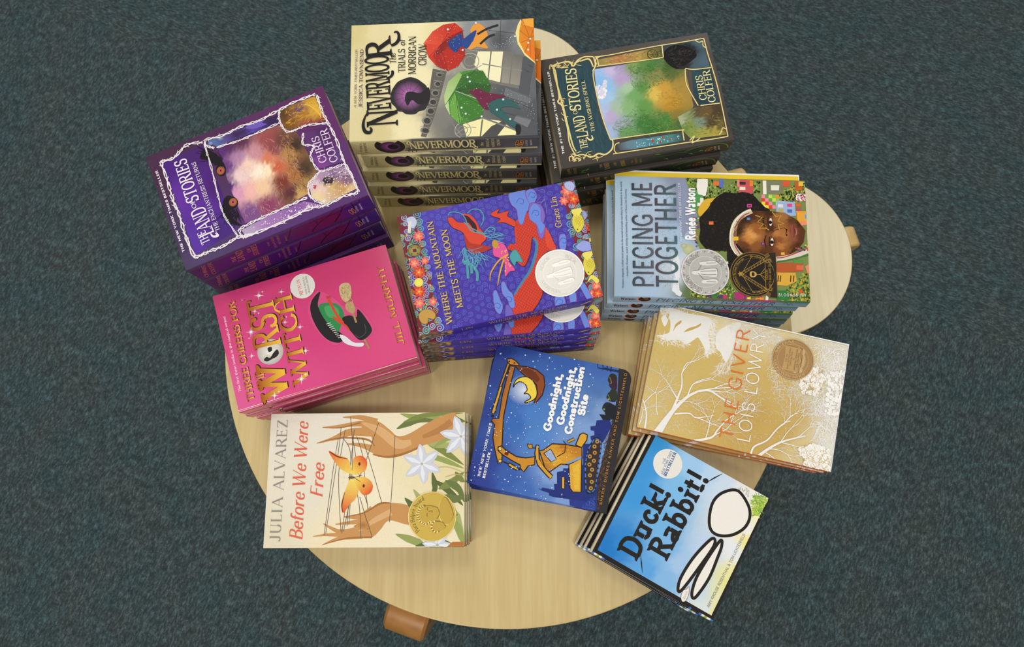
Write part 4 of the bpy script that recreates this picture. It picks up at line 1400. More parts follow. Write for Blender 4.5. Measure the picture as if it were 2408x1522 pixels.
ART['purple'] = [
 ('F', 40, 60, '0,0 133,0 133,195.5 0,195.5', '124.7,1,4a2a46 123.8,18.1,4a2748 132.7,-1.3,3f2440 1.5,2,4c3f60 32.3,-0.7,46355a 3.8,15,52406a 125.3,114.1,5a2a5c 130.3,188.4,5c2258 97.8,192.9,5e2464 37.1,191.8,59296a 3.8,193.8,57306e 7.5,90.3,573273 4.9,136.1,563070 127.4,82.8,4e2850', 1.6, 0.5),
 ('F', 16, 24, '120.8,13.2 121.3,57.7 97.4,60.4 58.1,60.3 18.9,61.5 11.8,13.7', '114.7,15.3,4c2080 120.2,48.7,47206c 70.9,58.2,4a1a72 24.9,15.5,5a34a0 25.9,49.8,47267c 73.8,18.4,62309c 57.1,36.5,5c2c96', 1.6, 0.6),
 ('F', 36, 44, '113.1,71.8 109.7,144.1 93.3,152.8 46.2,157 26.5,140.6 20.5,94.7 23.1,70.7 65.9,69.1', '106.4,71.2,5a2c78 108,82.9,58285e 109,95.9,5d2a48 99.1,121.3,9a4848 90.5,105.7,c88c98 82.3,93.4,f3cdbe 71.3,83.5,eecfce 70.6,103.8,fff0da 67.5,110.6,ffe7c2 56.9,74,d99ab8 79.5,114.6,d97a56 88.3,125.6,8c4648 76,137.3,b8864a 91.2,134.6,6a4038 81,145.4,3c2a20 54.8,145.8,4a3424 49.4,120.2,7c3228 33.9,124.3,5c2a30 32.1,98.6,8c3c60 30.8,79.4,7c4c88 65.9,69.1,4c2270 88.1,73.2,6a3a80 92.1,87.2,b080a8 29.6,133.8,c8a060 53.3,134.2,b07038 31.7,144,a8854c 66.7,119.8,c85a34 54.2,87.3,f2b8b0 52.2,99.1,f0c8a0', 1.9, 1.2),
 ('hairs', 2, 200, 'e8b8b0 d8a0a8 e0b0a8', 3.06, 9.19, 0.18, 171, 40, '94.6,81.7 103.6,122.8 94.1,143.5 43,141.6 23.4,95.7 30.3,73.1'),
 ('hairs', 4, 140, '3a241c 4a2e20 5a3a24', 2.3, 6.12, 0.31, 167, 25, '94.2,135.6 88.5,148 42.8,149.5 26.5,140.6 38.5,129.1'),
 ('hairs', 14, 140, 'c09050 a87840 b88448', 2.3, 6.12, 0.31, 173, 25, '101.6,134.9 96.5,146 53.7,140.7 32.3,142.6 29.6,133.8 65.3,130.4'),
 ('B', '17101a', '115.8,58.4 107.2,67.5 93.9,71.9 85.4,71.5 93.4,65.4 102.5,58.9 108.6,51.3'),
 ('E', '17101a', (86.9, 66.5, 6.55, 4.92, 171)),
 ('E', 'd8a040>7a4a1c', (86.9, 66.5, 4.23, 4.73, 115)),
 ('E', 'e87088>b83a58', (86.9, 66.5, 2.42, 2.68, 115)),
 ('E', '2a0c14', (86.9, 66.5, 0.91, 1.26, 115)),
 ('B', '17101a', '41.1,53.2 52.8,57 57.5,61.7 57.1,66.2 49.5,71.6 42.8,67.8 41.6,61.2 32.4,61.3 21.4,67 29.2,57.1'),
 ('E', '17101a', (49.2, 66.8, 6.42, 4.87, 171)),
 ('E', 'd8a040>7a4a1c', (49.2, 66.8, 4.19, 4.64, 115)),
 ('E', 'e87088>b83a58', (49.2, 66.8, 2.39, 2.63, 115)),
 ('E', '2a0c14', (49.2, 66.8, 0.9, 1.24, 115)),
 ('hairs', 8, 70, '17101a', 6.12, 13.78, 0.61, -30, 22, '115.8,58.4 98.4,73.4 86.4,69.5 101.7,58.6'),
 ('hairs', 9, 70, '17101a', 6.12, 13.78, 0.61, -157, 28, '52.8,57 42.2,69.2 33.4,66.3 40.4,54.6'),
 ('F', 14, 16, '125.9,145.6 125.1,184.1 92.7,184.7 97.6,160.7 99.7,144.7 112.5,141.9', '120.4,147.8,5a3a18 121.5,161,8c6424 121.2,177.1,c8962c 108.8,180.7,d8a838 95.5,182.5,8c3c30 109,164.7,a87420 104.1,148.6,7c5018 118.6,163.3,5c3c6c 98,165.7,8c3a40', 1.8, 1.5),
 ('hairs', 11, 90, 'd8a838 b87c1c c89028', 3.06, 7.66, 0.61, 78, 30, '121.1,146.4 122.3,182.3 97,183 99.9,161.5 103.8,145.3'),
 ('L', 'e8bc48', '0.61', '121.3,169 116.6,175.4 102.6,182.6'),
 ('L', 'e8bc48', '0.61', '121.3,171.4 114.4,176.9 101.7,182.2'),
 ('L', 'e8bc48', '0.61', '121.2,173.9 112.3,178.5 100.7,181.9'),
 ('L', 'e8bc48', '0.61', '121.2,176.3 110.2,180 99.8,181.6'),
 ('L', 'e8bc48', '0.61', '121.2,178.7 108.1,181.5 98.9,181.3'),
 ('L', 'e8bc48', '0.61', '121.1,181.1 106,183 98,180.9'),
 ('F', 14, 8, '123.4,64.7 122.2,113.1 121,140.7 111.7,141.6 112.3,109.8 113.4,71.1', '120.2,67.7,5c78a8 119.7,80.3,4a5a98 120.2,86.8,5c3c80 119.4,96.2,382050 121,115.9,5c48a8 120.2,125.2,342058 118.1,137.4,301848', 1.8, 1.5),
 ('B', '6f58b8', '122.6,108.4 123.4,118.3 121.9,127.4 119.3,123.3 115.8,127 116.4,114.3 120.2,106'),
 ('E', '8fa8c8>4a5a98', (119.8, 66.8, 3.05, 2.57, 115)),
 ('E', '8a9cc0>4c4a80', (121.0, 77.5, 4.58, 3.54, 115)),
 ('F', 16, 8, '17.4,64.9 20.5,94.7 20.3,133.7 9.6,148 8.5,106.2 9.1,66.8', '13,67.3,b8a8c0 16.3,85.5,a880b8 18.2,103.3,9c70b0 15.4,124.2,8c5ca4 13.6,139.2,a070b0', 1.8, 1),
 ('F', 16, 16, '34.9,144.3 43.9,160.1 38.9,186.1 11.3,188.6 8.8,151.6 21.6,142', '32.8,149.1,d8c0c8 37.8,160.4,b08cb0 39.4,172,8c6c9c 34.4,182.8,a884a8 19.8,147.7,e8d0a0 23,163,d8b478 17.4,175.1,c89858 10.8,182.2,e0c080 29.5,163.7,4a3830 24.4,152.4,e8c8b0 25,181,7c5878', 1.8, 1.5),
 ('B', '3a2c28', '35.7,161.2 34.1,168.5 27.6,167.8 28.6,161.8 32,158.3'),
 ('B', 'c04038', '32.5,147.7 31.8,151.1 27.9,148.6 29.4,147.1'),
 ('hairs', 21, 60, 'e8d8e0 8c6c90 5c4458', 2.3, 6.12, 0.46, 102, 20, '41.4,160 38.1,184.2 27.3,183.4 30.7,161'),
 ('sparkle', 'f0e4f0', '12,151.9,4.29 13.4,136,3.67 11.1,113.3,3.37 11.9,124.5,2.14 47.5,165.4,3.67 42.8,170,2.14 55.2,182.4,2.45 15.9,90,1.84 15,77.3,1.53'),
 ('dots', 23, 140, 'efe6ee d8c4dc', 0.31, 0.77, '34.6,145 39.6,186.3 9.8,188.1 8.1,151.3'),
 ('dots', 24, 70, 'efe6ee', 0.31, 0.61, '14.6,71 19.6,133.5 9.9,147.3 10,106.7'),
 ('F', 10, 10, '90,158.1 88,185.4 43.6,187 46.8,159.6 62.5,157.2', '81.6,163.1,5a2c6c 81.3,179,4c1c5c 48.1,183,5c3878 50.9,161.8,7c3c8c 66.2,173.6,521f66', 1.8, 0.6),
 ('vine', 30, 'ebe3e6', 1.22, '9.2,12.1 35.2,11 59.7,12.4 77,11.5 98.6,12.7 121.9,12.8'),
 ('vine', 31, 'ebe3e6', 1.22, '9.2,12.1 9.3,24.4 9.2,42.9 11.7,59.2 8.6,75.2 8.5,106.2 10.5,135 7.3,151.1 8.7,172 6.2,186.8'),
 ('vine', 32, 'ebe3e6', 1.22, '121.9,12.8 120,26.4 128,43.2 124.1,59.4'),
 ('vine', 33, 'ebe3e6', 1.07, '125.8,63.2 122.8,81.3 124.3,101 123,123 125.3,143 127.6,163.2 126.6,185.5'),
 ('vine', 34, 'ebe3e6', 1.07, '125.4,186.6 105,185 90.3,186.2 68.7,187.3 43.2,186 25.4,187.5 6.6,187.7'),
 ('vine', 35, 'ebe3e6', 0.77, '123.4,60.8 91.4,58.5 62,55.3 39,54.1 13.1,59.6'),
 ('vine', 36, 'ebe3e6', 0.92, '112.7,70.9 110.3,93.1 110.8,118.8 111.6,139.9'),
 ('vine', 37, 'ebe3e6', 0.92, '124.7,144.4 114.7,141 99.3,143.7 97.4,157.5 97.2,165.4 90.6,185.5'),
 ('vine', 38, 'ebe3e6', 0.92, '90.8,158.4 78.7,154.1 72.8,163.2 62.8,156.5 45.3,159 42.2,171.4 41.1,186.9'),
 ('vine', 39, 'ebe3e6', 0.92, '36,143.9 22.9,140.9 8.7,150'),
 ('vine', 40, 'ebe3e6', 0.92, '36,143.9 40.1,151.7 44.1,159.7'),
 ('vine', 41, 'ebe3e6', 1.07, '19.4,64 20.8,79.2 21.7,102.9 22.4,123.5 22.7,137.7'),
 ('vine', 42, 'ebe3e6', 0.92, '19.7,63.3 9.9,63.2 8.6,75.2'),
 ('vine', 43, 'ebe3e6', 0.92, '125.8,63.2 119.7,61.2 112.8,68.5'),
 ('T', 'bold', 'ece2ec', 19.2, 5.5, 0.9, 2.46, 94.6, 'THE NEW YORK TIMES BESTSELLER'),
 ('T', 'deco', 'ece2ec', 18.7, 32.1, -3.3, 8.83, 14.0, 'THE'),
 ('T', 'deco', 'ece2ec', 26.6, 39.2, -1.1, 14.93, 31.3, 'LAND'),
 ('T', 'deco', 'ece2ec', 58.6, 31.3, -1.2, 4.33, 9.7, 'OF'),
 ('T', 'deco', 'ece2ec', 65.6, 36.4, 2.1, 13.16, 49.3, 'STORIES'),
 ('L', 'ece2ec', '1.84,2.45,1.22', '25.2,40.3 21.4,41.4 22.8,36.5 26.7,35.4'),
 ('T', 'serif', 'ece2ec', 26.0, 45.2, 0.5, 4.35, 80.7, 'THE ENCHANTRESS RETURNS'),
 ('T', 'serif', 'e6d2ea', 51.2, 170.2, 3.4, 7.95, 30.2, 'CHRIS'),
 ('T', 'serif', 'e6d2ea', 47.0, 180.8, 3.5, 8.26, 38.6, 'COLFER')
]
SPINE['purple'] = [
 ('F', 30, 6, '0,0 195.5,0 195.5,38.5 0,38.5', '0.6,19.8,4f1d5c 51.4,19,561d6c 86,13.8,4a1470 118.2,12.3,601c58 148.6,14.1,6a1450 178.6,15.9,4c1a80 193.4,16.8,42207c', 1.7, 0.8),
 ('tree', 50, '2a0f2c', 95.3, 32.6, -55, 32.0, 1.66, 3),
 ('tree', 51, '2a0f2c', 124.9, 31.3, -57, 30.8, 1.66, 3),
 ('tree', 52, '2a0f2c', 150.5, 30.5, -59, 29.9, 1.66, 3),
 ('tree', 53, '2a0f2c', 173.2, 26.8, -60, 28.8, 1.66, 3),
 ('T', 'serif', 'b5674a', 8.4, 34.6, -73.1, 3.68, 32.2, 'CHRIS'),
 ('T', 'serif', 'b5674a', 16.9, 34.6, -76.0, 4.11, 31.7, 'COLFER'),
 ('T', 'deco', 'b5674a', 43.1, 25.6, -76.7, 4.06, 14.5, 'THE'),
 ('T', 'deco', 'b5674a', 50.4, 29.6, -75.2, 6.93, 26.6, 'LAND'),
 ('T', 'deco', 'b5674a', 61.7, 17.1, -74.6, 3.19, 11.6, 'OF'),
 ('T', 'deco', 'b5674a', 66.0, 30.7, -77.2, 5.48, 27.5, 'STORIES'),
 ('T', 'serif', 'b5674a', 80.9, 22.9, -78.5, 1.82, 12.8, 'THE'),
 ('T', 'serif', 'b5674a', 85.3, 32.1, -79.7, 2.47, 28.7, 'ENCHANTRESS'),
 ('T', 'serif', 'b5674a', 91.5, 27.2, -79.3, 2.38, 23.2, 'RETURNS'),
 ('T', 'serif', 'b5674a', 99.0, 26.9, -79.5, 1.77, 14.8, 'BOOK 2'),
 ('E', 'd8904a', (170.9, 21.8, 1.42, 7.56, -5)),
 ('E', '4a1a60', (170.9, 21.8, 0.99, 6.05, -5)),
 ('E', 'd8904a', (174.1, 21.3, 1.42, 7.54, -5)),
 ('E', '4a1a60', (174.1, 21.3, 0.99, 6.03, -5)),
 ('T', 'serif', 'd8c8d8', 178.6, 26.7, -87.4, 1.97, 15.1, 'LITTLE'),
 ('T', 'serif', 'd8c8d8', 183.2, 26.6, -87.7, 1.95, 17.0, 'BROWN')
]
ART['witch'] = [
 ('F', 20, 30, '0,0 131,0 131,194 0,194', '126.7,3.4,d43f7a 126.5,183.7,d0356e 15.5,180.3,dc4a82 71.2,88.5,d63e7b 2.9,4.1,e05c96 133.8,117.6,d03672 10.1,60.3,dc4c88', 1.5, 0),
 ('T', 'serif', 'f0dfe4', 21.3, 7.1, 0.9, 2.57, 84.4, 'The first three books in the magical series!'),
 ('T', 'deco', '3a1a18', 8.5, 19.4, 1.7, 7.55, 110.7, 'THREE CHEERS FOR'),
 ('T', 'deco', 'f6c23c>a85410', 8.1, 18.3, 1.7, 7.55, 110.7, 'THREE CHEERS FOR'),
 ('T', 'deco', '3a1a18', 17.5, 34.7, 1.0, 9.54, 19.3, 'THE'),
 ('T', 'deco', 'f6c23c>a85410', 17.1, 33.7, 1.0, 9.54, 19.3, 'THE'),
 ('E', 'f4f0e6>b9b2a8', (53.3, 46.2, 13.84, 13.88, 107)),
 ('E', 'd8d2c8', (56.8, 52.3, 4.56, 2.7, 107)),
 ('E', 'cfc9bd', (48.7, 42.1, 4.03, 2.15, 107)),
 ('B', '2a2426', '46.5,37.5 49,40.8 47.2,44.5 50.9,48.8 53.6,53.6 49.1,54.6 46,51.1 45.2,46.8 44.1,41'),
 ('B', '2a2426', '57.9,44.2 58,48.4 53.9,48.1 53.5,44.6'),
 ('T', 'slab', '3a1a18', 3.7, 56.2, 3.1, 29.65, 34.8, 'W'),
 ('T', 'slab', 'f6c23c>a85410', 3.2, 54.8, 3.1, 29.66, 34.8, 'W'),
 ('T', 'deco', '3a1a18', 58.6, 60.5, 3.2, 29.02, 54.3, 'RST'),
 ('T', 'deco', 'f6c23c>a85410', 58.1, 59.2, 3.2, 29.03, 54.3, 'RST'),
 ('T', 'deco', '3a1a18', 10.6, 80.0, 2.0, 18.15, 98.5, 'WITCH'),
 ('T', 'deco', 'f6c23c>a85410', 10.2, 78.8, 2.0, 18.16, 98.5, 'WITCH'),
 ('L', 'f6c23c', '2.40,1.33,0.80', '92.4,66.1 96.7,61.6 101.6,64.1 103.1,68.7'),
 ('sparkle', 'fff4f6', '116.8,48.4,5.86 113.5,72.5,3.73 101.2,40.3,3.73 80.2,31.3,5.86 54.8,26.2,3.73 79.7,68.7,3.46 69.8,82.8,4.26 42.9,82.4,4.53 15,70.9,5.86 6.5,39.8,4.53 119.7,53,1.86 9,45.1,2.40 85,71.3,1.60 97.9,43.7,1.86 74.2,27.8,1.60 18.4,76.4,2.40 117.5,29.9,1.60 90.2,54.5,1.86'),
 ('E', 'e9e5dd', (112.8, 96.2, 13.44, 13.83, 108)),
 ('T', 'sans', 'dd442c', 103.1, 94.9, -0.3, 3.84, 18.4, 'NETFLIX'),
 ('T', 'sans', '5c5854', 102.7, 99.2, 3.0, 1.86, 19.5, 'NOW A NETFLIX'),
 ('T', 'sans', '5c5854', 102.7, 102.5, 1.6, 1.85, 19.8, 'ORIGINAL SERIES'),
 ('B', 'da4c84', '102.3,111.9 87.6,126.6 76.6,134.5 72.7,146.9 55.9,155.8 41.6,157.3 34.2,140.9 39.4,123.7 40.2,112 59.4,99.3 80.5,94.9 93.4,99.4'),
 ('B', '1c191b', '101,112.9 94.1,101.7 81.1,97.5 61.8,100.5 46.9,108.3 40.5,120 47.5,124.5 63.4,113.7 79,108.8 88.1,107'),
 ('B', '2f8a4c', '87,108.1 87.1,117 82.6,126.7 73.4,131.3 65.3,130.1 56,124 53,120.2 63.8,112.5 77.9,107.9'),
 ('B', '47a562', '83.3,113.3 80.8,123.5 73.3,127 67.6,122.9 71.6,114.4'),
 ('B', '1e1b1d', '64.5,128.1 66.1,136.6 62,143.1 69.9,147 56.9,152.8 42.3,155.2 36.1,141.7 48.1,133.9'),
 ('L', '4a464a', '0.80', '52.3,149.6 42.9,148.5 39.7,141 43.6,137.4'),
 ('L', 'd8452c', '3.20,2.66,2.93', '92.9,119.1 79.2,121.7 68.5,124.4 60.4,127.8'),
 ('L', 'd8452c', '2.40,2.13,1.86', '70,119.4 61.2,125.3 57.1,129.6 50.7,132.2'),
 ('S', '8a241a', '0.40', '94.6,118.1 91.5,118'),
 ('S', '8a241a', '0.40', '94.3,119.1 91.1,119'),
 ('S', '8a241a', '0.40', '93.9,120.2 90.8,120.1'),
 ('S', '8a241a', '0.40', '93.6,121.2 90.5,121.1'),
 ('S', '8a241a', '0.40', '93.3,122.2 90.2,122.1'),
 ('S', 'e9e4e2', '0.67', '64.3,110.6 64.3,115.3'),
 ('S', 'e9e4e2', '0.67', '62.1,111.6 61.9,116.2'),
 ('S', 'e9e4e2', '0.67', '59.8,112.7 59.5,117.1'),
 ('S', 'e9e4e2', '0.67', '57.5,113.7 57.2,118'),
 ('S', 'e9e4e2', '0.67', '55.2,114.8 54.8,118.8'),
 ('S', 'e9e4e2', '0.67', '52.9,115.8 52.4,119.7'),
 ('S', 'e9e4e2', '0.67', '50.7,116.9 50.1,120.6'),
 ('S', 'e9e4e2', '0.67', '48.4,117.9 47.7,121.5'),
 ('S', 'e9e4e2', '0.67', '46.2,118.9 45.4,122.3'),
 ('L', 'a98a58', '2.13', '67.6,140.9 56.2,141.6'),
 ('L', 'a98a58', '2.13', '36.3,145.4 24.7,147.7'),
 ('B', 'b89c6c', '81,138.4 78.6,143.8 69.5,143.7 67.1,140.1 70.2,136.9 75.9,134.4'),
 ('B', 'cbb282', '99.6,133.7 102.7,139.8 99.3,145.7 88.9,144.9 82.9,141.5 81.8,135.9 88.5,132.9'),
 ('hairs', 3, 110, 'a08450 d8c494 8c7040', 2.0, 5.33, 0.33, 5, 20, '99.4,134.3 98.7,145.6 70,142.2 70.6,135.7'),
 ('B', 'e4e2e6', '48.5,121.4 45.5,126.6 36.4,133.6 32.8,143.2 29.4,141 33,131.4 39.4,123.7'),
 ('T', 'serif', '3a1a18', 19.4, 185.4, 0.1, 7.29, 89.2, 'JILL MURPHY'),
 ('T', 'serif', 'f6c23c>a85410', 19.3, 184.9, 0.1, 7.29, 89.2, 'JILL MURPHY')
]
SPINE['witch'] = [
 ('P', 'b52a5a', '0,0 194,0 194,22 0,22'),
 ('P', '31241f', '0,0 23.2,-0.1 23.2,21.3 0,22'),
 ('P', '2a221c', '180.3,0 194,0 194,22 180.5,22.2'),
 ('T', 'serif', 'd8b04a', 30.5, 24.9, -2.3, 8.14, 24.7, 'MURPHY'),
 ('T', 'serif', 'd8b04a', 76.5, 22.3, -3.4, 6.99, 45.2, 'THREE CHEERS FOR THE'),
 ('T', 'serif', 'd8b04a', 122.9, 19.5, -2.2, 8.79, 38.4, 'WORST WITCH'),
 ('L', 'd8d0c8', '1.08', '16.7,12.7 22.3,8.7 24.1,16.4'),
 ('B', '1c1418', '62.3,25.6 66.3,18.9 67.4,25.4 63.3,32.2'),
 ('E', 'c88a3a', (185.1, 13.7, 1.23, 2.07, -2))
]
ART['mount'] = [
 ('F', 12, 18, '0,0 133.5,0 133.5,195.5 0,195.5', '124.5,16,4f3fb4 134.2,103.5,4a3aac 87.1,176.9,4a38a6 33.4,96.5,4434a4 7.5,23.2,4434a0 19.3,161,46349e', 1.5, 0),
 ('swirls', 1, 8.0, '6070cc 5f6cd2 6a62c4', 0.44, 3.17, '132.8,22.5 132.8,179.3 0,179.6 0.1,22.5'),
 ('P', '7b2434', '133.5,0 133.2,22.6 -0.3,22.5 -0.3,0'),
 ('swirls', 5, 8.55, '5fa8b8 8a96dc 9fb0e0 6fb4bc', 1.1, 4.14, '133.5,0 133.2,22.6 -0.3,22.5 -0.3,0'),
 ('swirls', 6, 12.14, 'c8a85c 5ca06c', 0.55, 3.31, '133.5,0 133.2,22.6 -0.3,22.5 -0.3,0'),
 ('dots', 7, 46, '4f9a50 79ae58 d8be58 4aa070', 0.83, 1.52, '133.5,0 133.2,22.6 -0.3,22.5 -0.3,0'),
 ('P', '7b2434', '133.4,179.4 133.5,195.5 -0.1,195.8 -0.3,180'),
 ('swirls', 9, 8.55, '5fa8b8 8a96dc 9fb0e0 6fb4bc', 1.1, 4.14, '133.4,179.4 133.5,195.5 -0.1,195.8 -0.3,180'),
 ('swirls', 10, 12.14, 'c8a85c 5ca06c', 0.55, 3.31, '133.4,179.4 133.5,195.5 -0.1,195.8 -0.3,180'),
 ('dots', 11, 46, '4f9a50 79ae58 d8be58 4aa070', 0.83, 1.52, '133.4,179.4 133.5,195.5 -0.1,195.8 -0.3,180'),
 ('E', 'ee6a62', (105.9, 21.2, 3.54, 1.71, 120)),
 ('E', 'ee6a62', (104.4, 19.3, 3.64, 1.66, 170)),
 ('E', 'ee6a62', (105.2, 17.0, 3.49, 1.74, -140)),
 ('E', 'ee6a62', (107.5, 16.0, 3.46, 1.76, -86)),
 ('E', 'ee6a62', (109.8, 17.1, 3.64, 1.67, -34)),
 ('E', 'ee6a62', (110.1, 19.5, 3.6, 1.7, 15)),
 ('E', 'ee6a62', (108.4, 21.3, 3.44, 1.77, 68)),
 ('E', 'f59a80', (107.0, 20.1, 2.25, 0.99, 103)),
 ('E', 'f59a80', (105.9, 19.0, 2.35, 0.94, 172)),
 ('E', 'f59a80', (106.7, 17.5, 2.22, 1.0, -116)),
 ('E', 'f59a80', (108.4, 17.8, 2.33, 0.96, -42)),
 ('E', 'f59a80', (108.6, 19.4, 2.29, 0.97, 26)),
 ('E', 'f0c860', (107.3, 18.8, 0.9, 0.93, 103)),
 ('E', 'ee6a62', (77.2, 11.3, 3.5, 1.68, 120)),
 ('E', 'ee6a62', (75.8, 9.3, 3.57, 1.64, 169)),
 ('E', 'ee6a62', (76.5, 7.0, 3.43, 1.72, -140)),
 ('E', 'ee6a62', (78.8, 6.1, 3.43, 1.72, -86)),
 ('E', 'ee6a62', (81.0, 7.2, 3.58, 1.65, -35)),
 ('E', 'ee6a62', (81.4, 9.5, 3.53, 1.68, 15)),
 ('E', 'ee6a62', (79.7, 11.4, 3.4, 1.73, 68)),
 ('E', 'f59a80', (78.3, 10.2, 2.22, 0.97, 103)),
 ('E', 'f59a80', (77.2, 9.0, 2.3, 0.93, 172)),
 ('E', 'f59a80', (78.0, 7.6, 2.19, 0.98, -116)),
 ('E', 'f59a80', (79.7, 7.8, 2.3, 0.94, -43)),
 ('E', 'f59a80', (79.9, 9.4, 2.25, 0.96, 26)),
 ('E', 'f0c860', (78.6, 8.8, 0.89, 0.91, 103)),
 ('E', 'ee6a62', (77.9, 22.0, 2.62, 1.26, 120)),
 ('E', 'ee6a62', (76.9, 20.5, 2.67, 1.23, 170)),
 ('E', 'ee6a62', (77.4, 18.8, 2.58, 1.28, -140)),
 ('E', 'ee6a62', (79.2, 18.1, 2.57, 1.29, -86)),
 ('E', 'ee6a62', (80.8, 18.9, 2.68, 1.24, -34)),
 ('E', 'ee6a62', (81.1, 20.7, 2.64, 1.25, 15)),
 ('E', 'ee6a62', (79.8, 22.1, 2.55, 1.3, 68)),
 ('E', 'f59a80', (78.8, 21.2, 1.66, 0.73, 103)),
 ('E', 'f59a80', (77.9, 20.3, 1.72, 0.7, 172)),
 ('E', 'f59a80', (78.6, 19.2, 1.64, 0.74, -116)),
 ('E', 'f59a80', (79.8, 19.4, 1.72, 0.71, -43)),
 ('E', 'f59a80', (79.9, 20.6, 1.69, 0.72, 26)),
 ('E', 'f0c860', (79.0, 20.2, 0.67, 0.68, 103)),
 ('E', 'ee6a62', (33.5, 8.5, 3.42, 1.63, 119)),
 ('E', 'ee6a62', (32.1, 6.6, 3.45, 1.62, 169)),
 ('E', 'ee6a62', (32.8, 4.3, 3.34, 1.67, -139)),
 ('E', 'ee6a62', (35.0, 3.4, 3.37, 1.66, -86)),
 ('E', 'ee6a62', (37.1, 4.5, 3.48, 1.62, -35)),
 ('E', 'ee6a62', (37.5, 6.8, 3.41, 1.65, 15)),
 ('E', 'ee6a62', (35.8, 8.6, 3.34, 1.68, 68)),
 ('E', 'f59a80', (34.5, 7.4, 2.18, 0.94, 102)),
 ('E', 'f59a80', (33.4, 6.3, 2.22, 0.92, 172)),
 ('E', 'f59a80', (34.2, 4.9, 2.15, 0.95, -116)),
 ('E', 'f59a80', (35.8, 5.1, 2.24, 0.92, -43)),
 ('E', 'f59a80', (36.0, 6.7, 2.18, 0.94, 26)),
 ('E', 'f0c860', (34.8, 6.1, 0.87, 0.88, 102)),
 ('E', 'ee6a62', (32.1, 22.2, 2.72, 1.3, 119)),
 ('E', 'ee6a62', (31.0, 20.7, 2.75, 1.29, 169)),
 ('E', 'ee6a62', (31.5, 18.9, 2.68, 1.33, -139)),
 ('E', 'ee6a62', (33.3, 18.2, 2.69, 1.33, -86)),
 ('E', 'ee6a62', (35.0, 19.0, 2.77, 1.29, -35)),
 ('E', 'ee6a62', (35.3, 20.9, 2.73, 1.31, 15)),
 ('E', 'ee6a62', (34.0, 22.3, 2.67, 1.34, 68)),
 ('E', 'f59a80', (32.9, 21.4, 1.74, 0.75, 102)),
 ('E', 'f59a80', (32.0, 20.5, 1.77, 0.73, 172)),
 ('E', 'f59a80', (32.7, 19.4, 1.72, 0.76, -116)),
 ('E', 'f59a80', (34.0, 19.6, 1.78, 0.73, -43)),
 ('E', 'f59a80', (34.1, 20.8, 1.74, 0.75, 27)),
 ('E', 'f0c860', (33.1, 20.3, 0.7, 0.7, 102)),
 ('E', 'ee6a62', (120.6, 188.0, 4.06, 2.09, 122)),
 ('E', 'ee6a62', (118.9, 185.6, 4.32, 1.97, 174)),
 ('E', 'ee6a62', (119.8, 182.9, 4.27, 2.0, -138)),
 ('E', 'ee6a62', (122.6, 181.9, 4.04, 2.11, -85)),
 ('E', 'ee6a62', (125.2, 183.4, 4.21, 2.04, -31)),
 ('E', 'ee6a62', (125.7, 186.3, 4.38, 1.96, 18)),
 ('E', 'ee6a62', (123.6, 188.3, 4.13, 2.07, 68)),
 ('E', 'f59a80', (122.0, 186.8, 2.6, 1.2, 103)),
 ('E', 'f59a80', (120.6, 185.3, 2.79, 1.11, 176)),
 ('E', 'f59a80', (121.6, 183.7, 2.68, 1.17, -116)),
 ('E', 'f59a80', (123.6, 184.1, 2.68, 1.17, -40)),
 ('E', 'f59a80', (123.9, 186.0, 2.8, 1.11, 29)),
 ('E', 'f0c860', (122.3, 185.2, 1.04, 1.13, 103)),
 ('E', 'ee6a62', (111.2, 181.5, 3.03, 1.56, 122)),
 ('E', 'ee6a62', (109.9, 179.7, 3.22, 1.47, 173)),
 ('E', 'ee6a62', (110.5, 177.7, 3.18, 1.49, -138)),
 ('E', 'ee6a62', (112.6, 177.0, 3.02, 1.57, -85)),
 ('E', 'ee6a62', (114.6, 178.1, 3.14, 1.52, -31)),
 ('E', 'ee6a62', (114.9, 180.2, 3.26, 1.46, 18)),
 ('E', 'ee6a62', (113.4, 181.7, 3.09, 1.54, 68)),
 ('E', 'f59a80', (112.2, 180.6, 1.94, 0.89, 103)),
 ('E', 'f59a80', (111.1, 179.5, 2.08, 0.83, 176)),
 ('E', 'f59a80', (111.9, 178.3, 2.0, 0.87, -116)),
 ('E', 'f59a80', (113.4, 178.6, 2.0, 0.87, -40)),
 ('E', 'f59a80', (113.6, 180.0, 2.09, 0.83, 29)),
 ('E', 'f0c860', (112.4, 179.4, 0.78, 0.84, 103)),
 ('E', 'ee6a62', (11.3, 193.6, 3.18, 1.62, 120)),
 ('E', 'ee6a62', (10.0, 191.7, 3.29, 1.57, 173)),
 ('E', 'ee6a62', (10.6, 189.5, 3.34, 1.55, -137)),
 ('E', 'ee6a62', (12.8, 188.8, 3.22, 1.62, -86)),
 ('E', 'ee6a62', (14.8, 190.0, 3.24, 1.61, -32)),
 ('E', 'ee6a62', (15.2, 192.2, 3.37, 1.55, 19)),
 ('E', 'ee6a62', (13.6, 193.8, 3.29, 1.58, 68)),
 ('E', 'f59a80', (12.3, 192.6, 2.06, 0.92, 102)),
 ('E', 'f59a80', (11.3, 191.4, 2.13, 0.89, 176)),
 ('E', 'f59a80', (12.0, 190.1, 2.13, 0.89, -115)),
 ('E', 'f59a80', (13.6, 190.5, 2.07, 0.92, -41)),
 ('E', 'f59a80', (13.8, 192.0, 2.17, 0.87, 30)),
 ('E', 'f0c860', (12.6, 191.4, 0.83, 0.86, 102)),
 ('E', 'ee6a62', (4.9, 186.0, 2.38, 1.21, 120)),
 ('E', 'ee6a62', (3.9, 184.6, 2.46, 1.18, 173)),
 ('E', 'ee6a62', (4.4, 183.0, 2.5, 1.16, -137)),
 ('E', 'ee6a62', (6.0, 182.4, 2.41, 1.21, -86)),
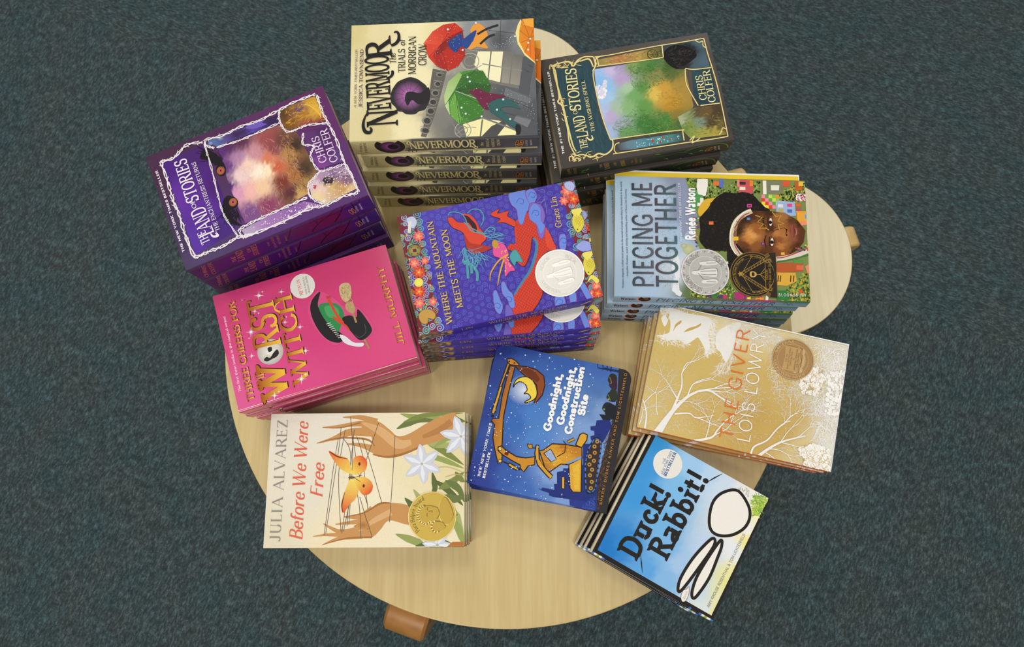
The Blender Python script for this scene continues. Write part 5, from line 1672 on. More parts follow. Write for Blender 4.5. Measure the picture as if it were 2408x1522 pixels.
 ('E', 'ee6a62', (7.5, 183.3, 2.42, 1.2, -32)),
 ('E', 'ee6a62', (7.8, 185.0, 2.51, 1.16, 19)),
 ('E', 'ee6a62', (6.6, 186.2, 2.46, 1.18, 68)),
 ('E', 'f59a80', (5.6, 185.3, 1.54, 0.69, 102)),
 ('E', 'f59a80', (4.9, 184.5, 1.59, 0.66, 176)),
 ('E', 'f59a80', (5.4, 183.5, 1.59, 0.67, -115)),
 ('E', 'f59a80', (6.6, 183.7, 1.55, 0.68, -41)),
 ('E', 'f59a80', (6.7, 184.9, 1.62, 0.65, 30)),
 ('E', 'f0c860', (5.8, 184.4, 0.62, 0.64, 102)),
 ('E', 'd8482c', (66.2, 14.7, 4.0, 1.92, 120)),
 ('E', 'd8482c', (64.6, 12.5, 4.07, 1.88, 169)),
 ('E', 'd8482c', (65.4, 9.8, 3.92, 1.96, -140)),
 ('E', 'd8482c', (68.0, 8.7, 3.93, 1.96, -86)),
 ('E', 'd8482c', (70.5, 10.0, 4.09, 1.89, -35)),
 ('E', 'd8482c', (70.9, 12.7, 4.02, 1.92, 15)),
 ('E', 'd8482c', (69.0, 14.8, 3.89, 1.98, 68)),
 ('E', 'f07a3c', (67.4, 13.4, 2.54, 1.1, 103)),
 ('E', 'f07a3c', (66.2, 12.1, 2.62, 1.07, 172)),
 ('E', 'f07a3c', (67.1, 10.4, 2.51, 1.12, -116)),
 ('E', 'f07a3c', (69.0, 10.7, 2.62, 1.07, -43)),
 ('E', 'f07a3c', (69.2, 12.6, 2.57, 1.1, 26)),
 ('E', 'f0c860', (67.8, 11.9, 1.02, 1.04, 103)),
 ('E', 'd8482c', (45.5, 11.0, 3.96, 1.89, 119)),
 ('E', 'd8482c', (43.9, 8.8, 4.0, 1.87, 169)),
 ('E', 'd8482c', (44.7, 6.2, 3.87, 1.93, -139)),
 ('E', 'd8482c', (47.3, 5.1, 3.9, 1.93, -86)),
 ('E', 'd8482c', (49.7, 6.4, 4.03, 1.87, -35)),
 ('E', 'd8482c', (50.2, 9.1, 3.96, 1.9, 15)),
 ('E', 'd8482c', (48.3, 11.1, 3.86, 1.95, 68)),
 ('E', 'f07a3c', (46.7, 9.8, 2.52, 1.09, 102)),
 ('E', 'f07a3c', (45.5, 8.5, 2.58, 1.06, 172)),
 ('E', 'f07a3c', (46.4, 6.8, 2.49, 1.1, -116)),
 ('E', 'f07a3c', (48.3, 7.1, 2.59, 1.06, -43)),
 ('E', 'f07a3c', (48.5, 8.9, 2.53, 1.09, 26)),
 ('E', 'f0c860', (47.1, 8.2, 1.01, 1.02, 102)),
 ('E', 'd8482c', (110.6, 192.4, 3.86, 1.99, 122)),
 ('E', 'd8482c', (108.9, 190.1, 4.1, 1.88, 174)),
 ('E', 'd8482c', (109.8, 187.6, 4.07, 1.9, -138)),
 ('E', 'd8482c', (112.5, 186.7, 3.85, 2.01, -85)),
 ('E', 'd8482c', (115.0, 188.1, 4.0, 1.94, -31)),
 ('E', 'd8482c', (115.4, 190.8, 4.16, 1.86, 18)),
 ('E', 'd8482c', (113.4, 192.7, 3.94, 1.96, 68)),
 ('E', 'f07a3c', (111.9, 191.3, 2.48, 1.14, 103)),
 ('E', 'f07a3c', (110.6, 189.9, 2.66, 1.06, 176)),
 ('E', 'f07a3c', (111.5, 188.3, 2.55, 1.11, -116)),
 ('E', 'f07a3c', (113.5, 188.7, 2.55, 1.11, -40)),
 ('E', 'f07a3c', (113.7, 190.5, 2.67, 1.06, 29)),
 ('E', 'f0c860', (112.2, 189.7, 0.99, 1.07, 103)),
 ('E', 'd8482c', (3.2, 192.9, 3.17, 1.62, 120)),
 ('E', 'd8482c', (1.9, 191.0, 3.27, 1.57, 173)),
 ('E', 'd8482c', (2.5, 188.8, 3.33, 1.54, -137)),
 ('E', 'd8482c', (4.7, 188.1, 3.21, 1.61, -86)),
 ('E', 'd8482c', (6.7, 189.3, 3.22, 1.6, -32)),
 ('E', 'd8482c', (7.0, 191.5, 3.34, 1.54, 19)),
 ('E', 'd8482c', (5.5, 193.1, 3.28, 1.57, 68)),
 ('E', 'f07a3c', (4.2, 191.9, 2.06, 0.91, 102)),
 ('E', 'f07a3c', (3.2, 190.8, 2.12, 0.89, 176)),
 ('E', 'f07a3c', (3.9, 189.5, 2.12, 0.89, -115)),
 ('E', 'f07a3c', (5.4, 189.8, 2.06, 0.91, -41)),
 ('E', 'f07a3c', (5.7, 191.3, 2.16, 0.87, 30)),
 ('E', 'f0c860', (4.5, 190.7, 0.82, 0.86, 102)),
 ('E', 'b9a962>8a7a40', (92.4, 11.6, 7.27, 6.61, 103)),
 ('R', '6a5c30', (92.4, 11.6, 6.35, 0.55)),
 ('P', '6a2434', '94.5,10.1 94.2,13.9 90.4,13.7 90.7,9.9'),
 ('S', '5a4c28', '0.55', '96.4,7.9 96,10.1'),
 ('S', '5a4c28', '0.55', '97.3,9.2 95.1,8.8'),
 ('S', '5a4c28', '0.55', '94.9,14.8 94.4,16.9'),
 ('S', '5a4c28', '0.55', '95.8,16 93.5,15.6'),
 ('S', '5a4c28', '0.55', '89.5,7.2 89.1,9.3'),
 ('S', '5a4c28', '0.55', '90.4,8.4 88.2,8.1'),
 ('S', '5a4c28', '0.55', '88.6,13.2 88.1,15.4'),
 ('S', '5a4c28', '0.55', '89.5,14.5 87.2,14.1'),
 ('E', 'f2f072>e4dc50', (56.8, 9.6, 4.82, 4.76, 102)),
 ('B', 'c69a4c', '24,4.2 26.9,10.2 24.8,16.8 19.1,20.5 14.2,17.6 16.7,12.5 11.6,10.3 12.7,5 18.8,2.6'),
 ('O', '8a6426', '0.55', '24,4.2 26.9,10.2 24.8,16.8 19.1,20.5 14.2,17.6 16.7,12.5 11.6,10.3 12.7,5 18.8,2.6'),
 ('B', 'c8d0ec', '129,9.6 130.3,17 123.5,20.2 117.1,15.5 121.1,11.1'),
 ('O', '8a94cc', '0.55', '129,9.6 130.3,17 123.5,20.2 117.1,15.5 121.1,11.1'),
 ('P', 'e6e2d6', '125.6,11.2 125.5,14.8 112.1,11 113.5,8.1'),
 ('B', 'b4bce8', '131.6,184.6 132.1,191.7 126.2,194.5 121.1,190.5 125.5,184.5'),
 ('O', '7a86cc', '0.55', '131.6,184.6 132.1,191.7 126.2,194.5 121.1,190.5 125.5,184.5'),
 ('B', 'e0d24c', '93.9,185.4 94.7,191.8 85.8,195.1 77.8,191.8 74.2,185.5 84.3,182.4'),
 ('B', 'ecdf6a', '100,184.8 99.3,197 92,190.4 92.1,187'),
 ('scales', 3.04, 'c', 'b09c28', '92.4,185.7 90.4,194.2 80.7,191.8 83.9,184.4'),
 ('E', '4a4414', (77.6, 186.3, 0.66, 0.71, 103)),
 ('B', 'e0d24c', '44.6,185.8 45.4,192.1 36.8,195.3 29.1,192.1 25.6,185.9 35.4,182.9'),
 ('B', 'ecdf6a', '50.5,185.2 49.9,197.2 42.8,190.8 42.9,187.4'),
 ('scales', 3.04, 'c', 'b09c28', '43.2,186.1 41.3,194.4 31.9,192.1 35,184.8'),
 ('E', '4a4414', (28.9, 186.7, 0.65, 0.68, 103)),
 ('B', 'e8dc60', '18.6,182.9 25.6,189.2 18.6,195.5 15.2,192 20.9,188.1'),
 ('B', '9aa4e4', '60.1,180.7 63.9,189.1 59.4,196.2 52.6,194.8 52.4,186.3 56.4,181.2'),
 ('O', '7482cc', '0.55', '60.1,180.7 63.9,189.1 59.4,196.2 52.6,194.8 52.4,186.3 56.4,181.2'),
 ('B', '2a1a30', '100.8,125 107.2,139 101.1,146 88.3,150 79.7,155.7 69.7,158.2 60.8,159.1 60,149.8 53.1,139.4 44.3,134 32.1,132 18.8,135.1 9,129.5 1.7,121.9 -4.3,114.5 -6.3,103.4 -5.8,96.1 5,96.7 22.3,106.2 33.7,118.1 43.6,127.7 59.4,136.7 71.5,140.8 79.3,138.4 72.8,134.9 62.1,131.1 49.8,122.3 57,115.6 65.5,116.1 72.1,109.2 76.4,112.9 76.6,118.4 90.7,120.8'),
 ('B', 'd9402a', '101.4,124.7 107.8,138.7 101.7,145.7 89,149.8 80.4,155.4 70.3,157.9 61.4,158.9 60.7,149.6 53.7,139.1 45,133.8 32.7,131.7 19.4,134.8 9.6,129.2 2.3,121.6 -3.7,114.2 -5.7,103.1 -5.2,95.8 5.6,96.4 23,105.9 34.4,117.8 44.2,127.5 60.1,136.4 72.1,140.5 80,138.1 73.5,134.6 62.8,130.9 50.4,122 57.6,115.4 66.2,115.8 72.8,108.9 77,112.6 77.2,118.2 91.3,120.5'),
 ('scales', 3.73, 'c', '8a2018', '101.4,124.7 107.8,138.7 101.7,145.7 89,149.8 80.4,155.4 70.3,157.9 61.4,158.9 60.7,149.6 53.7,139.1 45,133.8 32.7,131.7 19.4,134.8 9.6,129.2 2.3,121.6 -3.7,114.2 -5.7,103.1 -5.2,95.8 5.6,96.4 23,105.9 34.4,117.8 44.2,127.5 60.1,136.4 72.1,140.5 80,138.1 73.5,134.6 62.8,130.9 50.4,122 57.6,115.4 66.2,115.8 72.8,108.9 77,112.6 77.2,118.2 91.3,120.5'),
 ('B', 'dd4a30', '86.8,152.7 80.2,156.1 70.3,157.9 61.4,158.9 62.1,152.6 69.9,150.3'),
 ('L', '3f86a8', '2.21,3.04,1.93', '78.6,137.8 72.2,140.2 60.1,136.4 44.9,127.6 34.5,117.2 21.8,104.9'),
 ('B', 'dc452c', '115.5,99.7 118.4,109.8 113.9,106.6 113.9,114.1 113.6,119.2 108.6,116.5 101.4,123.1 95.2,121.7 102,111.6 103.7,104 107.2,108.1 112,100.6'),
 ('O', '5a1a18', '0.41', '115.5,99.7 118.4,109.8 113.9,106.6 113.9,114.1 113.6,119.2 108.6,116.5 101.4,123.1 95.2,121.7 102,111.6 103.7,104 107.2,108.1 112,100.6'),
 ('B', 'dc452c', '119.7,52.8 120,58.1 113.5,63.2 109.4,75.9 101.1,84.8 89.6,89.5 83.1,82.6 77.2,92.5 75.1,76.1 82.4,66.7 99.3,66.6 109.2,56'),
 ('O', '5a1a18', '0.41', '119.7,52.8 120,58.1 113.5,63.2 109.4,75.9 101.1,84.8 89.6,89.5 83.1,82.6 77.2,92.5 75.1,76.1 82.4,66.7 99.3,66.6 109.2,56'),
 ('B', 'b03424', '98.5,66.7 87.8,71.6 83.3,81.9 77.4,91.9 74.4,76 80.7,67.5'),
 ('B', '3a1420', '119.7,72.2 113.1,78 103.3,81.7 97.9,79.2 107.7,75.5 116.4,70.2'),
 ('L', 'dc452c', '1.10,3.04,1.38', '121.2,69 118,76.1 109.3,81.5 101.4,83.4'),
 ('L', '4fa0ac', '1.10', '123.1,54.4 126.1,57.8 123.1,67.2 116.1,71.5 102,74.4 94.9,85.7 88.6,94.2 88.9,105.4'),
 ('L', '4fa0ac', '1.10', '121.2,75.3 124.2,81.6 120.9,89.4 111.5,91.1 103.7,86'),
 ('L', '4fa0ac', '1.10', '112.1,69.3 104.8,75 96.7,84.6 93.7,91'),
 ('L', '4fa0ac', '1.10', '95.7,88.6 100.1,95.1 97.5,100.2 92.2,97.7'),
 ('L', '4b9ca2', '2.76', '83.7,63.9 69.2,63.8 49.6,61.4'),
 ('L', '4b9ca2', '2.76', '72.1,63.7 62.8,66.7 54.2,66.4'),
 ('L', '4b9ca2', '2.76', '65.5,67.3 54.4,72 44.9,70.1'),
 ('L', '4b9ca2', '2.76', '71.5,60.1 65.3,61.7'),
 ('hairs', 7, 60, '5a9ec4 4f8cc0 6ab0c8', 8.28, 17.94, 0.55, -180, 35, '86.1,60.1 82.2,70.5 71.6,85.2 67.3,78.7 75.1,63.6'),
 ('hairs', 8, 30, '6ab0c8 5a9ec4', 5.52, 11.04, 0.55, 103, 25, '102.3,85.7 92.3,103.3 81.1,101 90.4,86.1'),
 ('B', 'e2549a', '82.1,97 78.5,106 67.7,108.8 61.1,106.5 48.4,111.7 47.7,105.7 43.7,99.8 60.6,102.2 69.2,92.7'),
 ('O', 'a02c64', '0.41', '82.1,97 78.5,106 67.7,108.8 61.1,106.5 48.4,111.7 47.7,105.7 43.7,99.8 60.6,102.2 69.2,92.7'),
 ('B', '49a0a4', '66,110.3 70.2,116 65.4,119.1 54.9,121.3 56.9,115.2 52.6,112.2 60.5,109.1'),
 ('O', '2c6a78', '0.41', '66,110.3 70.2,116 65.4,119.1 54.9,121.3 56.9,115.2 52.6,112.2 60.5,109.1'),
 ('dots', 9, 24, 'f0b060', 0.69, 0.97, '79,97.8 73.8,107.8 50.6,108.4 46.6,100.7 62.2,101.2'),
 ('L', 'd8a438', '1.93,1.66,0.69', '66.4,108.3 61.8,97 51.2,86.5 42.6,83.4'),
 ('L', 'd8a438', '1.93,1.66,0.69', '62,102.5 49.2,95.7 35.5,90.2'),
 ('E', 'c8962c', (80.6, 97.0, 3.26, 4.85, 92)),
 ('B', '6c8ce0', '132.6,123 135.1,132 136,140.6 125.5,140.4 115.8,143.2 106.9,136.4 96.4,130.6 98.7,126.9 113.5,127.3 120.5,123.2'),
 ('O', '8a5cae', '0.69', '132.6,123 135.1,132 136,140.6 125.5,140.4 115.8,143.2 106.9,136.4 96.4,130.6 98.7,126.9 113.5,127.3 120.5,123.2'),
 ('L', '4a5cc0', '0.69', '120.6,128.9 125,132.6 122.5,137 118.4,135.1 120.1,132.3'),
 ('B', '6c8ce0', '131.2,141.7 132.3,149.7 122.8,151.8 114,144.2 120.7,141.5'),
 ('O', '8a5cae', '0.69', '131.2,141.7 132.3,149.7 122.8,151.8 114,144.2 120.7,141.5'),
 ('L', '4a5cc0', '0.69', '125,142.5 129.4,146.2 126.8,150.6 122.7,148.7 124.5,145.8'),
 ('B', '8068c4', '117.2,143.5 113.2,153.8 100.8,155.9 90.1,151.4 82.6,151.8 75.2,146 84.5,143.9 97.5,144.8 106.1,139.7'),
 ('O', '6a4aa0', '0.55', '117.2,143.5 113.2,153.8 100.8,155.9 90.1,151.4 82.6,151.8 75.2,146 84.5,143.9 97.5,144.8 106.1,139.7'),
 ('B', '6c8ce0', '110.4,140.6 116.2,147.5 109,152.9 96.1,150.7 88.2,153.1 80.9,146.6 91.6,144.8 100.3,139.1'),
 ('O', '8a5cae', '0.69', '110.4,140.6 116.2,147.5 109,152.9 96.1,150.7 88.2,153.1 80.9,146.6 91.6,144.8 100.3,139.1'),
 ('L', '4a5cc0', '0.69', '104.1,142 108.4,145.8 105.9,150.1 101.9,148.2 103.6,145.4'),
 ('B', '6c8ce0', '36.7,94.5 37.3,98 28.4,100.2 22.1,103.7 9.7,103 9.4,98.3 17.9,97.3 25.6,93.6'),
 ('O', '8a5cae', '0.69', '36.7,94.5 37.3,98 28.4,100.2 22.1,103.7 9.7,103 9.4,98.3 17.9,97.3 25.6,93.6'),
 ('L', '4a5cc0', '0.69', '17.2,93.8 21.3,97.4 19,101.7 15.2,99.9 16.8,97.1'),
 ('B', '6c8ce0', '27.8,83.8 30.4,87.7 19.5,89.6 12.3,90.8 5,86.5 11.4,82.5'),
 ('O', '8a5cae', '0.69', '27.8,83.8 30.4,87.7 19.5,89.6 12.3,90.8 5,86.5 11.4,82.5'),
 ('L', '4a5cc0', '0.69', '13.1,80.8 17.2,84.3 14.9,88.6 11.1,86.9 12.7,84.1'),
 ('B', '7060c0', '13,94.3 7.8,99.3 -1.8,99.2 -9.9,95.5 -4.1,90.7'),
 ('O', '5a48a0', '0.55', '13,94.3 7.8,99.3 -1.8,99.2 -9.9,95.5 -4.1,90.7'),
 ('B', '6c8ce0', '74.3,165.7 75.2,171.4 67.9,171.7 58.6,168.2 61.2,163.3'),
 ('O', '8a5cae', '0.69', '74.3,165.7 75.2,171.4 67.9,171.7 58.6,168.2 61.2,163.3'),
 ('L', '4a5cc0', '0.69', '67.5,163.8 71.7,167.6 69.3,171.8 65.4,169.9 67.1,167.1'),
 ('B', '6c8ce0', '10.6,146.9 10.2,154.8 -1.4,154.8 -9.4,147.6 0.7,144.6'),
 ('O', '8a5cae', '0.69', '10.6,146.9 10.2,154.8 -1.4,154.8 -9.4,147.6 0.7,144.6'),
 ('L', '4a5cc0', '0.69', '3.4,145.2 7.4,148.8 5.1,153 1.4,151.2 2.9,148.5'),
 ('B', '6c8ce0', '10.8,161.6 10.1,168.1 -1.2,166.1 -2.8,161.1'),
 ('O', '8a5cae', '0.69', '10.8,161.6 10.1,168.1 -1.2,166.1 -2.8,161.1'),
 ('B', '6c8ce0', '19.1,174.3 18,179.4 1.9,183.4 0.2,179 9.1,175.9'),
 ('O', '8a5cae', '0.69', '19.1,174.3 18,179.4 1.9,183.4 0.2,179 9.1,175.9'),
 ('L', '8a74d0', '0.55', '129.6,154.7 128,161.4 116.7,158.1 117,150.5 121.8,155.8'),
 ('L', '8a74d0', '0.55', '113.2,153.8 118,159.1 101.8,158.2'),
 ('T', 'deco', '2c2060', 6.2, 36.8, 0.3, 6.55, 114.5, 'WHERE THE MOUNTAIN'),
 ('T', 'deco', 'ddbb5c', 6.1, 36.2, 0.3, 6.55, 114.7, 'WHERE THE MOUNTAIN'),
 ('T', 'deco', '2c2060', 20.6, 51.0, -0.3, 6.81, 87.7, 'MEETS THE MOON'),
 ('T', 'deco', 'ddbb5c', 20.5, 50.4, -0.3, 6.81, 88.0, 'MEETS THE MOON'),
 ('T', 'serif', 'ddbb5c', 83.9, 170.6, 2.1, 6.76, 34.9, 'Grace Lin')
]
SPINE['mount'] = [
 ('P', '3b2e98', '0,0 195.5,0 195.5,21 0,21'),
 ('P', '8a6838', '0,0 32.9,-0.3 32.1,20 0,21'),  # brown-tan tone has the table's reflection put into the colour
 ('dots', 3, 60, 'a8844a c8a85c 6a4a2a 4a6a78', 1.69, 3.37, '0,0 32.9,-0.3 32.1,20 0,21'),
 ('P', '7b3044', '187,0.1 195.5,0 195.5,21 186.9,21.7'),
 ('dots', 4, 50, '5fa8b8 8a96dc 4f9a50 ee6a62', 1.69, 3.37, '187,0.1 195.5,0 195.5,21 186.9,21.7'),
 ('T', 'deco', 'a88a4a', 73.1, 10.6, -1.4, 9.45, 84.0, 'WHERE THE MOUNTAIN'),
 ('T', 'deco', 'a88a4a', 87.8, 24.0, -4.4, 8.34, 62.1, 'MEETS THE MOON'),
 ('T', 'serif', 'a88a4a', 43.3, 12.6, -0.6, 8.41, 12.7, 'LIN'),
 ('E', 'c8b058', (176.9, 9.4, 1.12, 6.94, 49)),
 ('E', 'c8b058', (178.8, 9.0, 1.11, 6.9, 49))
]
ART['piece'] = [
 ('F', 30, 44, '0,0 139,0 139,210.5 0,210.5', '131.6,2,a9c4da 71.2,11.9,b2cae0 112.1,49,b6cce2 58.8,54.5,b0c8de 5.3,6.7,9fb8d0 6,35.2,a8c0d8 132.8,74.1,8f96ae 96.4,74.3,8b94b0 72.4,69.4,a8c0da 32.8,72.2,cfd6de 86,86.9,8890a8 7.1,87.1,5c7040 126.5,99.3,7a7a50 133.7,124.5,6a8040 128.3,199.7,8a7a50 48.6,204.6,a06a38 9.2,185.5,4c6a34 7.8,124.1,6a7038 9.5,203.9,5c7834', 1.8, 0.5),
 ('P', 'e4e6ea', '56.4,66.4 42,70.9 28.9,71.6 18.4,69.8 1.5,71.1 7.8,62.4 20.8,61.1 29.2,54.8 39.2,60.9'),
 ('P', 'c3ccd8', '56.4,66.4 32.6,62.2 24.8,66 7.8,62.4 20.8,61.1 29.2,54.8 39.2,60.9'),
 ('P', 'dfe3ea', '11.8,67.9 5.5,73.5 1.5,71.1 4,66.1'),
 ('P', '8f97b2', '137.4,65.2 137.7,80.4 112.7,81.8 96.4,74.3 77.9,80.6 67.1,74.5 96.4,70.5'),
 ('E', 'c9c79a>b0b890', (55.4, 80.7, 6.47, 6.33, 89)),
 ('E', 'c4c4a0>a8b08c', (59.2, 75.7, 3.74, 2.91, 89)),
 ('P', '7a8a4a', '138,77.9 138.7,210.5 0.4,210.1 1.5,82.5 9.5,80.9 54.3,94.4 66.1,86.9 96.8,90.6 119.5,84.2'),
 ('dots', 3, 420, '2c3a1c 4c6a2a 7c9a3c a0b850 1c2414 5c7a30', 0.64, 1.67, '138.1,79.1 138.5,104.3 129.6,122 138,137.1 135.7,162.2 120.8,159.6 120.2,121.9 114.5,106.9 112.9,94.3 120.9,85.5'),
 ('dots', 4, 300, '2c3a1c 4c6a2a 7c9a3c a0b850 1c2414 c0a838', 0.64, 1.67, '122.5,179.6 137.9,211.1 115,210.7 112.2,199.4 114.5,182'),
 ('dots', 5, 380, '2c3a1c 4c6a2a 7c9a3c a0b850 c8a030 3a5a24', 0.64, 1.67, '-0.1,178.1 11.7,185.6 22.3,195.6 35.6,208.1 0.6,209.9'),
 ('dots', 6, 330, '2c3a1c 4c6a2a 86a444 a8c058 d0c040 3a5a24', 0.64, 1.54, '1.8,83.4 8.3,84.6 20.8,121.7 8,131.5 1.5,130.2'),
 ('P', 'f0ede2', '137.9,91.7 138.1,103.1 129.3,103.1 118.4,100.6 115.6,92.4 129,90.5'),
 ('P', '4f9a50', '122.2,84.2 126.3,89.3 119.6,92.4 118.4,97.4 113,96.8 108.8,90.6 100.8,90.6 103.3,84.3'),
 ('P', 'c9545a', '138,136.1 138,152.8 123.4,153.3 120.6,147 121.8,137'),
 ('P', '7a8060', '137.8,162.2 138,174.8 137.8,186.1 124,185.9 119.8,174.6 121,167.1'),
 ('P', 'efe9da', '137.8,164.1 137.8,167.9 121.7,167.7 121.6,163.9'),
 ('P', 'e8e4d4', '132.5,172.8 132.7,182.2 126.6,181.5 126.5,172.8'),
 ('P', 'e2783a', '135.5,109.4 135.3,115.7 130.2,115.6 130.1,109.1'),
 ('P', '5c74c0', '139,116.2 138.8,120.7 128.2,120.6 128.1,115.9'),
 ('P', '3a2a30', '135.6,137.7 135.4,145.2 132.4,145.1 132.3,137.4'),
 ('P', 'f0e0c8', '129.9,138.3 129.7,144.6 126,144.4 125.8,138'),
 ('P', 'e88a2a', '137.5,149.7 137.3,153.4 130.8,153.2 130.8,149.4'),
 ('P', 'e88a80', '138,135.8 137.7,138.3 129.9,138.2 129.8,135.5'),
 ('P', 'd85a34', '138.2,186.1 138,193.6 131.5,193.4 131.4,185.7'),
 ('P', 'b8622a', '137.7,199.2 137.6,208 127.1,207.7 126.9,198.8'),
 ('P', 'e8c040', '137.8,203.6 137.6,208.6 132.5,208.4 132.4,203.3'),
 ('P', 'e8e2dc', '123.3,200.2 123.2,210.2 114.6,209.9 114.4,199.8'),
 ('P', 'f2eee4', '109.5,91.2 109.4,97.5 105.6,97.3 105.5,90.9'),
 ('P', 'ece4d8', '115.6,94.3 115.4,98.1 107.6,98 107.5,94.1'),
 ('tiles', 8, 40, 'c83a34 e8e2dc 5c78b8 d84a40 b03038', 0.77, 2.06, '123.4,200.2 123.6,210.2 114.5,210.1 114.3,200.1'),
 ('B', 'dcae34', '96.8,91.8 103.5,92.5 113,99.3 115.9,109.4 116.7,118.2 112,119.4 103.8,109.4 97,101.9 92.8,94.4'),
 ('P', 'e88aa8', '121.1,162.1 121.2,165.9 117,165.9 117,162'),
 ('P', 'd8452c', '117,162 117,165.9 112.9,165.9 112.8,162'),
 ('P', 'e8d83c', '112.8,162 112.9,165.9 108.7,165.8 108.7,161.9'),
 ('P', 'f0e4b0', '108.7,161.9 108.7,165.8 104.6,165.8 104.5,161.9'),
 ('P', '5ea03c', '121.2,165.9 121.3,169.8 117.1,169.8 117,165.9'),
 ('P', 'e88aa8', '117,165.9 117.1,169.8 113,169.7 112.9,165.9'),
 ('P', 'd8452c', '112.9,165.9 113,169.7 108.8,169.7 108.7,165.8'),
 ('P', 'e8d83c', '108.7,165.8 108.8,169.7 104.6,169.6 104.6,165.8'),
 ('P', 'c8dc5a', '121.3,169.8 121.4,173.7 117.2,173.7 117.1,169.8'),
 ('P', '5ea03c', '117.1,169.8 117.2,173.7 113,173.6 113,169.7'),
 ('P', 'e88aa8', '113,169.7 113,173.6 108.9,173.6 108.8,169.7'),
 ('P', 'd8452c', '108.8,169.7 108.9,173.6 104.7,173.5 104.6,169.6'),
 ('P', '8fbc4a', '121.4,173.7 121.4,177.6 117.3,177.5 117.2,173.7'),
 ('P', 'c8dc5a', '117.2,173.7 117.3,177.5 113.1,177.5 113,173.6'),
 ('P', '5ea03c', '113,173.6 113.1,177.5 108.9,177.4 108.9,173.6'),
 ('P', 'e88aa8', '108.9,173.6 108.9,177.4 104.8,177.4 104.7,173.5'),
 ('P', 'e8903a', '121.4,177.6 121.5,181.5 117.3,181.4 117.3,177.5'),
 ('P', '8fbc4a', '117.3,177.5 117.3,181.4 113.2,181.4 113.1,177.5'),
 ('P', 'c8dc5a', '113.1,177.5 113.2,181.4 109,181.3 108.9,177.4'),
 ('P', '5ea03c', '108.9,177.4 109,181.3 104.9,181.2 104.8,177.4'),
 ('P', '9cb4d6', '114.4,178.2 113.5,198.2 97.4,199.2 95.9,189.2 101,177.5'),
 ('P', 'e0dce0', '110.5,179.8 110.4,185.3 106.5,185.3 106.6,179.8'),
 ('P', 'd8488a', '111.3,189.8 111.3,195.3 107.4,195.2 107.4,189.8'),
 ('P', 'e0602c', '111.7,199.2 111.7,204.7 107.8,204.6 107.9,199.1'),
 ('P', '5070b8', '104.6,189.7 104.6,195.2 100.7,195.1 100.7,189.7'),
 ('P', 'b8a860', '105.1,180.1 105.1,185.6 101.2,185.6 101.2,180.1'),
 ('P', 'c0486a', '106.1,199.3 106.1,204.8 102.2,204.8 102.3,199.3'),
 ('P', 'e8a43a', '102.8,199.3 103,209.9 91,210.3 89.5,200.3'),
 ('P', 'e8906a', '89.5,200.3 92.3,210.3 87,210.5 85.5,202.7'),
 ('P', '58a0dc', '99,208.7 99,210.7 94.3,210.6 94.3,208.8'),
 ('tiles', 12, 90, '3a5aa8 c84a3a e8e0d8 2a3a70 d8703a 8a4a8a', 0.9, 2.06, '94,86.2 92.9,97.5 86.2,98.1 78.1,90.6 59.5,90.7 55.5,87 67.4,85.7'),
 ('P', 'b5582c', '42.5,175.9 43.4,203.9 33.6,203.7 31.7,175.8'),
 ('P', 'dd6a4a', '40.6,197.1 40.8,204.5 35.5,204.4 35.4,197'),
 ('P', '4f9a44', '46.4,194.1 46,204.6 43.1,204.5 42.9,194.6'),
 ('P', 'dba93e', '31.7,175.8 32.1,195.7 22.4,196.8 16.9,185.7 17.4,175.6'),
 ('P', 'e6896a', '39.5,206.3 42.2,211 31.1,210.8 31.7,208.6'),
 ('P', '2f7a3c', '11.5,173.3 11.7,185.6 1.4,187.9 0.5,174.4'),
 ('S', '4a3420', '1.16', '28.5,177.2 21.3,176.4'),
 ('S', '4a3420', '1.16', '28.5,179.7 21.3,178.8'),
 ('S', '4a3420', '1.16', '28.7,190.7 21.6,189.9'),
 ('S', '4a3420', '1.16', '28.8,193.8 21.6,193'),
 ('P', 'df5434', '13.3,198.6 13.4,202.3 9.2,202.2 9.2,198.5'),
 ('tiles', 15, 26, 'd84a8a e8e040 5c3a70 c03a6a e8903a 3a7a3c', 2.83, 5.65, '6,99.5 7.3,161 0.3,163.4 0.8,99.5'),
 ('P', 'b0306c', '7.9,129 8.8,140.1 0.4,140 0.2,129.6'),
 ('P', 'e8e4dc', '10,163.5 10,166.5 0.3,165.2 0.3,162.4'),
 ('B', '17120f', '78.1,93.8 90.1,93.1 96.9,97.5 103.7,103.1 110.5,106.9 117.3,113.1 122.6,123.2 121.7,133.2 123.5,142 120.7,152 112.8,159.5 106.2,165.7 100.9,170.6 74.1,161.6 52.8,151.5 48.6,139.1 49.8,130.4 54.2,121.8 54.4,111.8 55.1,101.9 60.9,95.7 67.5,92.5'),
 ('dots', 18, 420, '1f1a16 241e19 1b1613 2b241d', 0.64, 1.54, '78.1,93.8 90.1,93.1 96.9,97.5 103.7,103.1 110.5,106.9 117.3,113.1 122.6,123.2 121.7,133.2 123.5,142 120.7,152 112.8,159.5 106.2,165.7 100.9,170.6 74.1,161.6 52.8,151.5 48.6,139.1 49.8,130.4 54.2,121.8 54.4,111.8 55.1,101.9 60.9,95.7 67.5,92.5'),
 ('B', '17120f', '54.9,123 52.4,131.7 39.5,141.5 23.7,135.3 33.9,124.2'),
